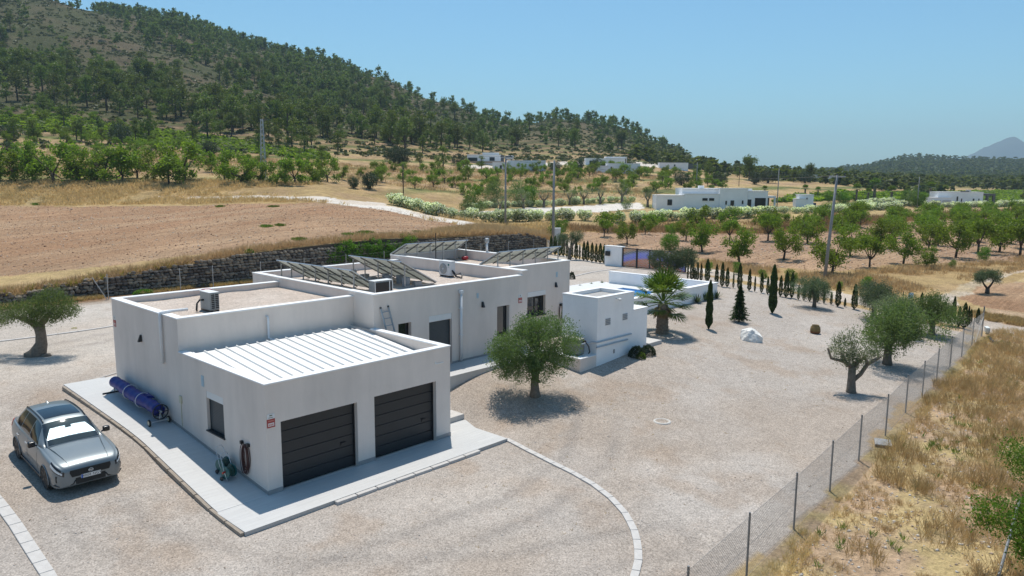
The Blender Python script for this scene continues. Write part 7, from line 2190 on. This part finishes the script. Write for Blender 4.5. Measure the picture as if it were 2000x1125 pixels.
for x in (1.43, -1.43):
    for s_ in (1, -1): mbc.lathe([(.385, -.30), (.385, .30)], 32, (x, s_ * .93, .335), 'y')
cut = mbc.build('cutter', M_trim)
mod = body.modifiers.new('arches', 'BOOLEAN'); mod.object = cut; mod.operation = 'DIFFERENCE'; mod.solver = 'EXACT'
bpy.context.view_layer.update()
cut.matrix_world = CAR.matrix_world
bpy.context.view_layer.update()
dg = bpy.context.evaluated_depsgraph_get()
nm_ = bpy.data.meshes.new_from_object(body.evaluated_get(dg))
body.modifiers.clear(); body.data = nm_; nm_.name = 'body'
bpy.data.objects.remove(cut)
ang = []
bm = bmesh.new(); bm.from_mesh(nm_)
for f in bm.faces: f.smooth = True
for e_ in bm.edges:
    if len(e_.link_faces) == 2 and e_.calc_face_angle(0) > .6: e_.smooth = False
bm.to_mesh(nm_); bm.free()
# cabin: half sections from cowl to tailgate: belt point, shoulder of the roof, roof centre
CB = catmull([(1.02, .80, 1.05, .72, 1.07, 1.095), (.62, .86, 1.05, .675, 1.29, 1.34), (.20, .875, 1.05, .615, 1.515, 1.565), (-.15, .88, 1.06, .605, 1.595, 1.65), (-.8, .88, 1.07, .60, 1.605, 1.665), (-1.4, .87, 1.08, .585, 1.565, 1.625), (-1.75, .845, 1.09, .565, 1.50, 1.555), (-2.02, .80, 1.10, .55, 1.28, 1.32), (-2.16, .74, 1.10, .56, 1.12, 1.14)], 41)
def csec(s):
    x, yb, zb, yt, zt, zc = s
    return np.array([(x, 0, zb - .12), (x, yb, zb - .12), (x, yb, zb), (x, yb + (yt - yb) * .5 + .018, zb + (zt - zb) * .5), (x, yt + .02, zt - .045), (x, yt - .035, zt + .012), (x, yt * .55, zt * .25 + zc * .75), (x, 0, zc)])
CS = np.array([np.concatenate([csec(s)[:2], catmull(csec(s)[2:], 22)]) for s in CB])
V, F = loft_half(CS)
me = bpy.data.meshes.new('cabin'); me.from_pydata(V, [], F); me.materials.append(M_paint)
me.polygons.foreach_set('use_smooth', [True] * len(me.polygons))
bm = bmesh.new(); bm.from_mesh(me); bmesh.ops.recalc_face_normals(bm, faces=bm.faces)
bm.to_mesh(me); bm.free()
link('cabin', me, CAR)
def cab(u, v, s=1):
    """point on the cabin: u along the stations 0..1, v from belt 0 to roof centre 1"""
    a = u * (len(CS) - 1); b = 2 + v * (CS.shape[1] - 3)
    i, j = min(int(a), len(CS) - 2), min(int(b), CS.shape[1] - 2); f, g_ = a - i, b - j
    q = (CS[i, j] * (1 - f) + CS[i + 1, j] * f) * (1 - g_) + (CS[i, j + 1] * (1 - f) + CS[i + 1, j + 1] * f) * g_
    return np.array([q[0], q[1] * s, q[2]])
def patch(fn, us, vs, off, thick, name, mat, parent=CAR):
    """a panel following a surface fn(u,v), lifted by off and of the given thickness"""
    n, k = len(us), len(us[0]) if hasattr(us[0], '__len__') else None
    G = np.array([[fn(u, v) for u, v in zip(ru, rv)] for ru, rv in zip(us, vs)])
    du = np.gradient(G, axis=0); dv = np.gradient(G, axis=1)
    N = np.cross(du, dv); N /= np.linalg.norm(N, axis=2, keepdims=True) + 1e-9
    c = np.array([-.3, 0, .7])
    if ((G.reshape(-1, 3) - c) * N.reshape(-1, 3)).sum() < 0: N = -N
    A, B = G + N * (off + thick), G - N * .004
    ny, nx = G.shape[:2]
    V = np.concatenate([A.reshape(-1, 3), B.reshape(-1, 3)])
    idx = np.arange(ny * nx).reshape(ny, nx); off_ = ny * nx
    F = [tuple(q) for q in np.stack([idx[:-1, :-1], idx[:-1, 1:], idx[1:, 1:], idx[1:, :-1]], -1).reshape(-1, 4)]
    ring = list(idx[0, :]) + list(idx[1:, -1]) + list(idx[-1, -2::-1]) + list(idx[-2:0:-1, 0])
    for a_, b_ in zip(ring, ring[1:] + ring[:1]): F.append((a_, b_, b_ + off_, a_ + off_))
    me = bpy.data.meshes.new(name); me.from_pydata([tuple(v) for v in V], [], F); me.materials.append(mat)
    bm = bmesh.new(); bm.from_mesh(me); bmesh.ops.recalc_face_normals(bm, faces=bm.faces)
    for f in bm.faces: f.smooth = True
    for e_ in bm.edges:
        if len(e_.link_faces) == 2 and e_.calc_face_angle(0) > .7: e_.smooth = False
    bm.to_mesh(me); bm.free()
    return link(name, me, parent)
def cabx(x):                                                        # station parameter for a given x
    xs_ = CS[:, 2, 0]
    return float(np.interp(-x, -xs_, np.linspace(0, 1, len(CS))))
def across(u0f, u1f, w0, w1, nn=11, mm=9):
    """u,v grids for a panel across the car between two station positions, half widths as v values"""
    us, vs, ss = [], [], []
    for a in np.linspace(0, 1, mm):
        ru, rv, rs_ = [], [], []
        for b in np.linspace(-1, 1, nn):
            lim = w0 + (w1 - w0) * a
            v = 1 - abs(b) * (1 - lim)
            ru.append(u0f + (u1f - u0f) * a); rv.append((v, 1 if b >= 0 else -1))
        us.append(ru); vs.append(rv)
    return us, vs
cf = lambda u, v: cab(u, v[0], v[1])
us, vs = across(cabx(.985), cabx(.20), .36, .50)
patch(cf, us, vs, .002, .004, 'windscreen', M_cglass)
us, vs = across(cabx(.80), cabx(.44), .60, .72)
# the shade behind the glass: shown with a notch for the mirror
sh = patch(cf, us, vs, .0065, .003, 'sunshade', M_shade)
bm = bmesh.new(); bm.from_mesh(sh.data)
dele = [f for f in bm.faces if (lambda c: abs(c.y) < .13 and c.x < .55)(f.calc_center_median())]
bmesh.ops.delete(bm, geom=dele, context='FACES'); bm.to_mesh(sh.data); bm.free()
us, vs = across(cabx(.0), cabx(-.86), .68, .68)
patch(cf, us, vs, .002, .006, 'sunroof', M_cglass)
us, vs = across(cabx(-1.82), cabx(-2.08), .60, .58)
patch(cf, us, vs, .002, .004, 'rear_window', M_cglass)
for s_ in (1, -1):
    for nm_, x0, x1 in (('side_window', .60, -.22), ('side_window', -.27, -1.08), ('quarter_window', -1.13, -1.72)):
        us, vs = [], []
        for b in np.linspace(.05, .42, 6):
            shift = (b - .05) * (.95 if x0 > 0 else 0) ; sh2 = (b - .05) * (.5 if x1 < -1.5 else 0)
            us.append([cabx(x0 - shift + (x1 + sh2 - x0 + shift) * t) for t in np.linspace(0, 1, 9)]); vs.append([(b, s_)] * 9)
        patch(cf, us, vs, .001, .003, nm_, M_cglass)
    m = MB(); pts = [cab(cabx(x), .60, s_) + np.array([0, 0, .03]) for x in np.linspace(.1, -1.6, 12)]
    m.tube([pts[0] - np.array([-.06, 0, .03])] + pts + [pts[-1] - np.array([.06, 0, .03])], .017, 6); m.build('roof_rail', M_trim, CAR, smooth=True)
    # mirror, door handles, seams, headlamp, wheels
    mi = empty('mirror', (.60, s_ * .88, 1.09)); mi.parent = CAR
    m = MB(); m.tube([(0, 0, -.03), (0, s_ * .08, 0)], .025, 6); m.build('stalk', M_trim, mi)
    m = MB(); m.box(-.06, .07, .05 if s_ > 0 else -.24, .24 if s_ > 0 else -.05, -.04, .12); m.build('housing', M_trim, mi, bevel=.035, segs=3, smooth=True)
    for x in (-.12, -1.02):
        m = MB(); m.tube([(x, s_ * .955, .92), (x - .05, s_ * .975, .92), (x - .16, s_ * .975, .92), (x - .2, s_ * .955, .92)], .013, 6); m.build('door_handle', M_alu2, CAR, smooth=True)
    for x in (.72, -.25, -1.12):
        q = [section(catmull(ST, 61)[int(np.argmin(np.abs(ST[:, 0] - x)))])[j] for j in range(2, 7)]
        m = MB(); m.tube([(x, s_ * (p_[1] + .0015), p_[2]) for p_ in q], .004, 4, False); m.build('door_seam', M_trim, CAR)
    def bodyp(u, v):
        a = u * 60; b = v * 30; i, j = min(int(a), 59), min(int(b), 29); f, g_ = a - i, b - j
        q = (SEC[i, j] * (1 - f) + SEC[i + 1, j] * f) * (1 - g_) + (SEC[i, j + 1] * (1 - f) + SEC[i + 1, j + 1] * f) * g_
        return np.array([q[0], q[1] * s_, q[2]])
    bx = lambda x: float(np.interp(-x, -ST[:, 0], np.linspace(0, 1, 61)))
    us = [[bx(x) for x in np.linspace(2.335, 1.86 + .12 * (1 - c), 9)] for c in np.linspace(0, 1, 6)]
    vs = [[.475 + .13 * c + .05 * t for t in np.linspace(0, 1, 9)] for c in np.linspace(0, 1, 6)]
    hl = patch(bodyp, us, vs, .002, .006, 'headlight', M_trim)
    us = [[bx(x) for x in np.linspace(2.32, 1.92, 9)] for c in np.linspace(0, 1, 4)]
    vs = [[.50 + .045 * c + .05 * t for t in np.linspace(0, 1, 9)] for c in np.linspace(0, 1, 4)]
    patch(bodyp, us, vs, .008, .004, 'lamp_strip', M_lamp, hl)
    us = [[bx(x) for x in np.linspace(-2.33, -2.0, 7)] for c in np.linspace(0, 1, 5)]
    vs = [[.50 + .16 * c for t in range(7)] for c in np.linspace(0, 1, 5)]
    patch(bodyp, us, vs, .002, .006, 'tail_light', M_red)
    for x in (1.43, -1.43):
        wh = empty('wheel', (x, s_ * .835, .355)); wh.parent = CAR
        m = MB(); m.lathe([(.24, -.11), (.345, -.115), (.362, -.08), (.362, .08), (.345, .115), (.24, .11)], 32, (0, 0, 0), 'y'); m.build('tyre', M_rubber, wh, smooth=False)
        m = MB(); m.lathe([(.245, .085), (.262, .118), (.25, .119), (.235, .09), (.06, .06), (.05, .10), (.02, .105)] if s_ > 0 else [(.245, -.085), (.262, -.118), (.25, -.119), (.235, -.09), (.06, -.06), (.05, -.10), (.02, -.105)], 28, (0, 0, 0), 'y'); m.build('rim', M_trim, wh)
        for kk in range(5):
            a = kk * 1.2566
            m = MB(); m.bar((.04 * math.cos(a), s_ * .098, .04 * math.sin(a)), (.245 * math.cos(a), s_ * .108, .245 * math.sin(a)), .05, .02, up=(0, s_, 0)); m.build('spoke', M_dark, wh)
        # wheel arch lip
        m = MB(); m.tube([(.392 * math.cos(a), s_ * .118, .395 * math.sin(a) - .02) for a in np.linspace(-.15, 3.29, 20)], .018, 5, False); m.build('arch_lip', M_paint, wh, smooth=True)
    m = MB(); m.box(-1.02, 1.02, s_ * .90 if s_ > 0 else -.955, .955 if s_ > 0 else -.90, .20, .27); m.build('side_skirt', M_trim, CAR, bevel=.012)
    # lower front corner intake and skirt
    m = MB(); m.hexa([(2.26, s_ * .66, .42), (2.20, s_ * .86, .42), (2.14, s_ * .86, .42), (2.14, s_ * .66, .42)][::s_], [(2.30, s_ * .72, .60), (2.215, s_ * .875, .62), (2.14, s_ * .85, .62), (2.14, s_ * .72, .60)][::s_]); m.build('corner_intake', M_rubber, CAR, bevel=.01)
    m = MB(); m.tube([(2.355, s_ * .40, .44), (2.345, s_ * .46, .335), (2.32, s_ * .60, .30), (2.24, s_ * .80, .31), (2.12, s_ * .90, .34)], .018, 6); m.build('bumper_trim', M_trim, CAR, smooth=True)
# grille, number plate, emblem, lower intake
m = MB(); pr = [(-.50, .565), (.50, .565), (.545, .68), (.53, .75), (-.53, .75), (-.545, .68)]
m.add([(2.33 if i < 0 else 2.33, y, z) for i, (y, z) in enumerate(pr)] + [(2.375, y * .97, z) for y, z in pr], [tuple(range(6)), tuple(range(11, 5, -1))] + [(i, (i + 1) % 6, (i + 1) % 6 + 6, i + 6) for i in range(6)])
gr = m.build('grille', M_rubber, CAR, bevel=.012)
bmx = bmesh.new(); bmx.from_mesh(gr.data); bmesh.ops.recalc_face_normals(bmx, faces=bmx.faces); bmx.to_mesh(gr.data); bmx.free()
for k in range(15):
    y = -.49 + k * .07
    m = MB(); m.box(2.374, 2.382, y - .006, y + .006, .585, .735); m.build('grille_bar', M_rubber, gr)
em = m = MB(); m.tube([(2.388, .062 * math.cos(a), .662 + .045 * math.sin(a)) for a in np.linspace(0, 6.283, 20)], .008, 5, False); m.build('emblem_ring', M_alu2, gr, smooth=True)
m = MB(); m.box(2.386, 2.392, -.06, .06, .652, .672); m.build('emblem_bar', M_alu2, gr)
m = MB(); m.box(2.30, 2.352, -.40, .40, .30, .50); m.build('lower_intake', M_rubber, CAR, bevel=.02)
m = MB(); m.box(2.30, 2.385, -.26, .26, .465, .575)
npl = m.build('number_plate', M_white, CAR)
m = MB(); m.box(2.386, 2.388, -.258, -.215, .467, .573); m.build('country_band', plain('plate blue', (.02, .10, .45), .5), npl)
def text(txt, size, mat, name, parent, loc, rot):
    cu = bpy.data.curves.new(name, 'FONT'); cu.body = txt; cu.size = size; cu.align_x = 'CENTER'; cu.align_y = 'CENTER'; cu.extrude = .001; cu.space_character = 1.1
    o = bpy.data.objects.new(name, cu); COL.objects.link(o)
    dg = bpy.context.evaluated_depsgraph_get(); me = bpy.data.meshes.new_from_object(o.evaluated_get(dg))
    bpy.data.objects.remove(o); me.materials.append(mat)
    return link(name, me, parent, loc, rot)
text('4008 NGY', .105, M_black, 'plate_number', npl, (2.3875, .025, .52), (math.pi / 2, 0, math.pi / 2))
m = MB(); m.tube([(.99, -.62, 1.085), (.93, -.2, 1.12), (.88, .25, 1.16)], .010, 5); m.build('wiper', M_black, CAR)
m = MB(); m.tube([(.99, .05, 1.10), (.94, .35, 1.12), (.90, .62, 1.13)], .010, 5); m.build('wiper', M_black, CAR)
m = MB(); m.hexa([(-1.62, -.03, 1.58), (-1.42, -.03, 1.60), (-1.42, .03, 1.60), (-1.62, .03, 1.58)], [(-1.64, -.004, 1.67), (-1.56, -.004, 1.66), (-1.56, .004, 1.66), (-1.64, .004, 1.67)]); m.build('shark_fin', M_paint, CAR)
for s_ in (1, -1):                                                   # hood creases
    q = [(2.22, s_ * .52, .885), (1.9, s_ * .56, .985), (1.4, s_ * .63, 1.055), (.98, s_ * .70, 1.085)]
    m = MB(); m.tube([(a, b, c - .004) for a, b, c in q], .012, 6); m.build('bonnet_crease', M_paint, CAR, smooth=True)

# ------------------------------------------------------------------ far mountain and the air
nx, ny = 90, 30
def mtn(x0, d0, wd, hp, name, seed):
    c = ray(x0, 349) * d0; c[2] = 0
    r_ = np.array([math.cos(OR), math.sin(OR)]); f_ = np.array([-math.sin(OR), math.cos(OR)])
    u = np.linspace(-1, 1, nx); v = np.linspace(-1, 1, ny)
    U, Vv = np.meshgrid(u, v)
    P = c[:2][None, None] + r_ * (U * wd)[..., None] + f_ * (Vv * wd * .6)[..., None]
    H = hp * np.clip(1 - np.abs(U) ** 1.25, 0, 1) * np.clip(1 - np.abs(Vv) ** 1.3, 0, 1)
    H = H * (.8 + .4 * fbm(U * 3 + 9, Vv * 3 + 4, 5, seed)) - 2
    idx = np.arange(nx * ny).reshape(ny, nx)
    F = np.stack([idx[:-1, :-1], idx[:-1, 1:], idx[1:, 1:], idx[1:, :-1]], -1).reshape(-1, 4)
    me = mesh_np(name, np.concatenate([P, H[..., None]], 2).reshape(-1, 3), F)
    me.polygons.foreach_set('use_smooth', np.ones(len(F), bool))
    me.materials.append(plain('far mountain scrub', (.028, .042, .032), .95, var=.3, scale=.01))
    tag(link(name, me), kind='structure')
mtn(1968, 5600, 640, 345, 'far_mountain', 3)
mtn(2120, 5900, 700, 260, 'far_mountain', 8)
hz, nt, bs = new_mat('summer haze')
nt.nodes.remove(bs)
pv_ = nt.nodes.new('ShaderNodeVolumePrincipled')
pv_.inputs['Color'].default_value = (.66, .86, 1.0, 1)
pv_.inputs['Density'].default_value = .00018
pv_.inputs['Anisotropy'].default_value = .0
nt.links.new(pv_.outputs[0], nt.nodes['Material Output'].inputs['Volume'])
m = MB(); m.box(-6900, 6900, -6900, 6900, -4, 420)
o = m.build('haze', hz); tag(o, kind='stuff'); o['label'] = 'thin bluish summer haze'
# ------------------------------------------------------------------ labels that tell rows apart by their place, counted from the left of the photograph
_U = ['', 'first', 'second', 'third', 'fourth', 'fifth', 'sixth', 'seventh', 'eighth', 'ninth', 'tenth', 'eleventh', 'twelfth', 'thirteenth', 'fourteenth', 'fifteenth', 'sixteenth', 'seventeenth', 'eighteenth', 'nineteenth']
_T = ['', '', 'twenty', 'thirty', 'forty', 'fifty', 'sixty', 'seventy', 'eighty', 'ninety']
def ordinal(n):
    if n < 20: return _U[n]
    if n % 10 == 0: return _T[n // 10][:-1] + 'ieth'
    return _T[n // 10] + '-' + _U[n % 10]
GROUP_LABEL = {
    'cypresses left of the gate': 'slim cypress, %s from the left in the hedge beside the gate pillar',
    'cypresses right of the gate': 'slim cypress, %s from the gate in the long row right of it',
    'almond trees beyond the road': 'leafy almond tree, %s from the left in the row beyond the pale road',
    'almond trees at the front of the orchard': 'almond tree at the front of the red orchard, %s from the left',
    'dark round trees on the terraces': 'dark rounded carob tree on the dry terraces, %s from the left',
    'young pines at the foot of the hill': 'light green young pine at the foot of the hill, %s from the left',
    "olives in the neighbour's yard": "grey olive tree along the neighbour's pale yard, %s from the left",
    "green trees in the neighbour's yard": "dense green bushy tree round the neighbour's pale yard, %s from the left",
    'palms near the neighbouring houses': 'stout palm among the hedges of the neighbouring houses, %s from the left',
    'green trees near the right-hand house': 'green bushy tree near the right-hand white house, %s from the left',
    'weed patches on the tilled field': 'small green weed patch on the bare tilled field, %s from the left',
    'aloes along the drive': 'small reddish aloe along the pale drive, %s from the left',
    "oleanders along the neighbour's yard": "white oleander along the near edge of the neighbour's yard, %s from the left",
    "oleanders behind the neighbour's olives": "white oleander in the low hedge behind the neighbour's olives, %s from the left",
    'oleanders before the bungalow': 'white oleander before the long white bungalow, %s from the left',
    'oleanders right of the bungalow': 'white oleander in the hedge right of the bungalow, %s from the left',
    'oleanders before the right-hand house': 'white oleander before the right-hand white house, %s from the left',
}
_by = {}
for o in COL.objects:
    g = o.get('group')
    if g in GROUP_LABEL and o.parent is None: _by.setdefault(g, []).append(o)
for g, os_ in _by.items():
    def key(o):
        q = o.matrix_basis.translation if o.type == 'EMPTY' else sum((Vector(c) for c in o.bound_box), Vector()) / 8
        return float(to_px(np.array(q))[0])
    for i, o in enumerate(sorted(os_, key=key)): o['label'] = GROUP_LABEL[g] % ordinal(i + 1)
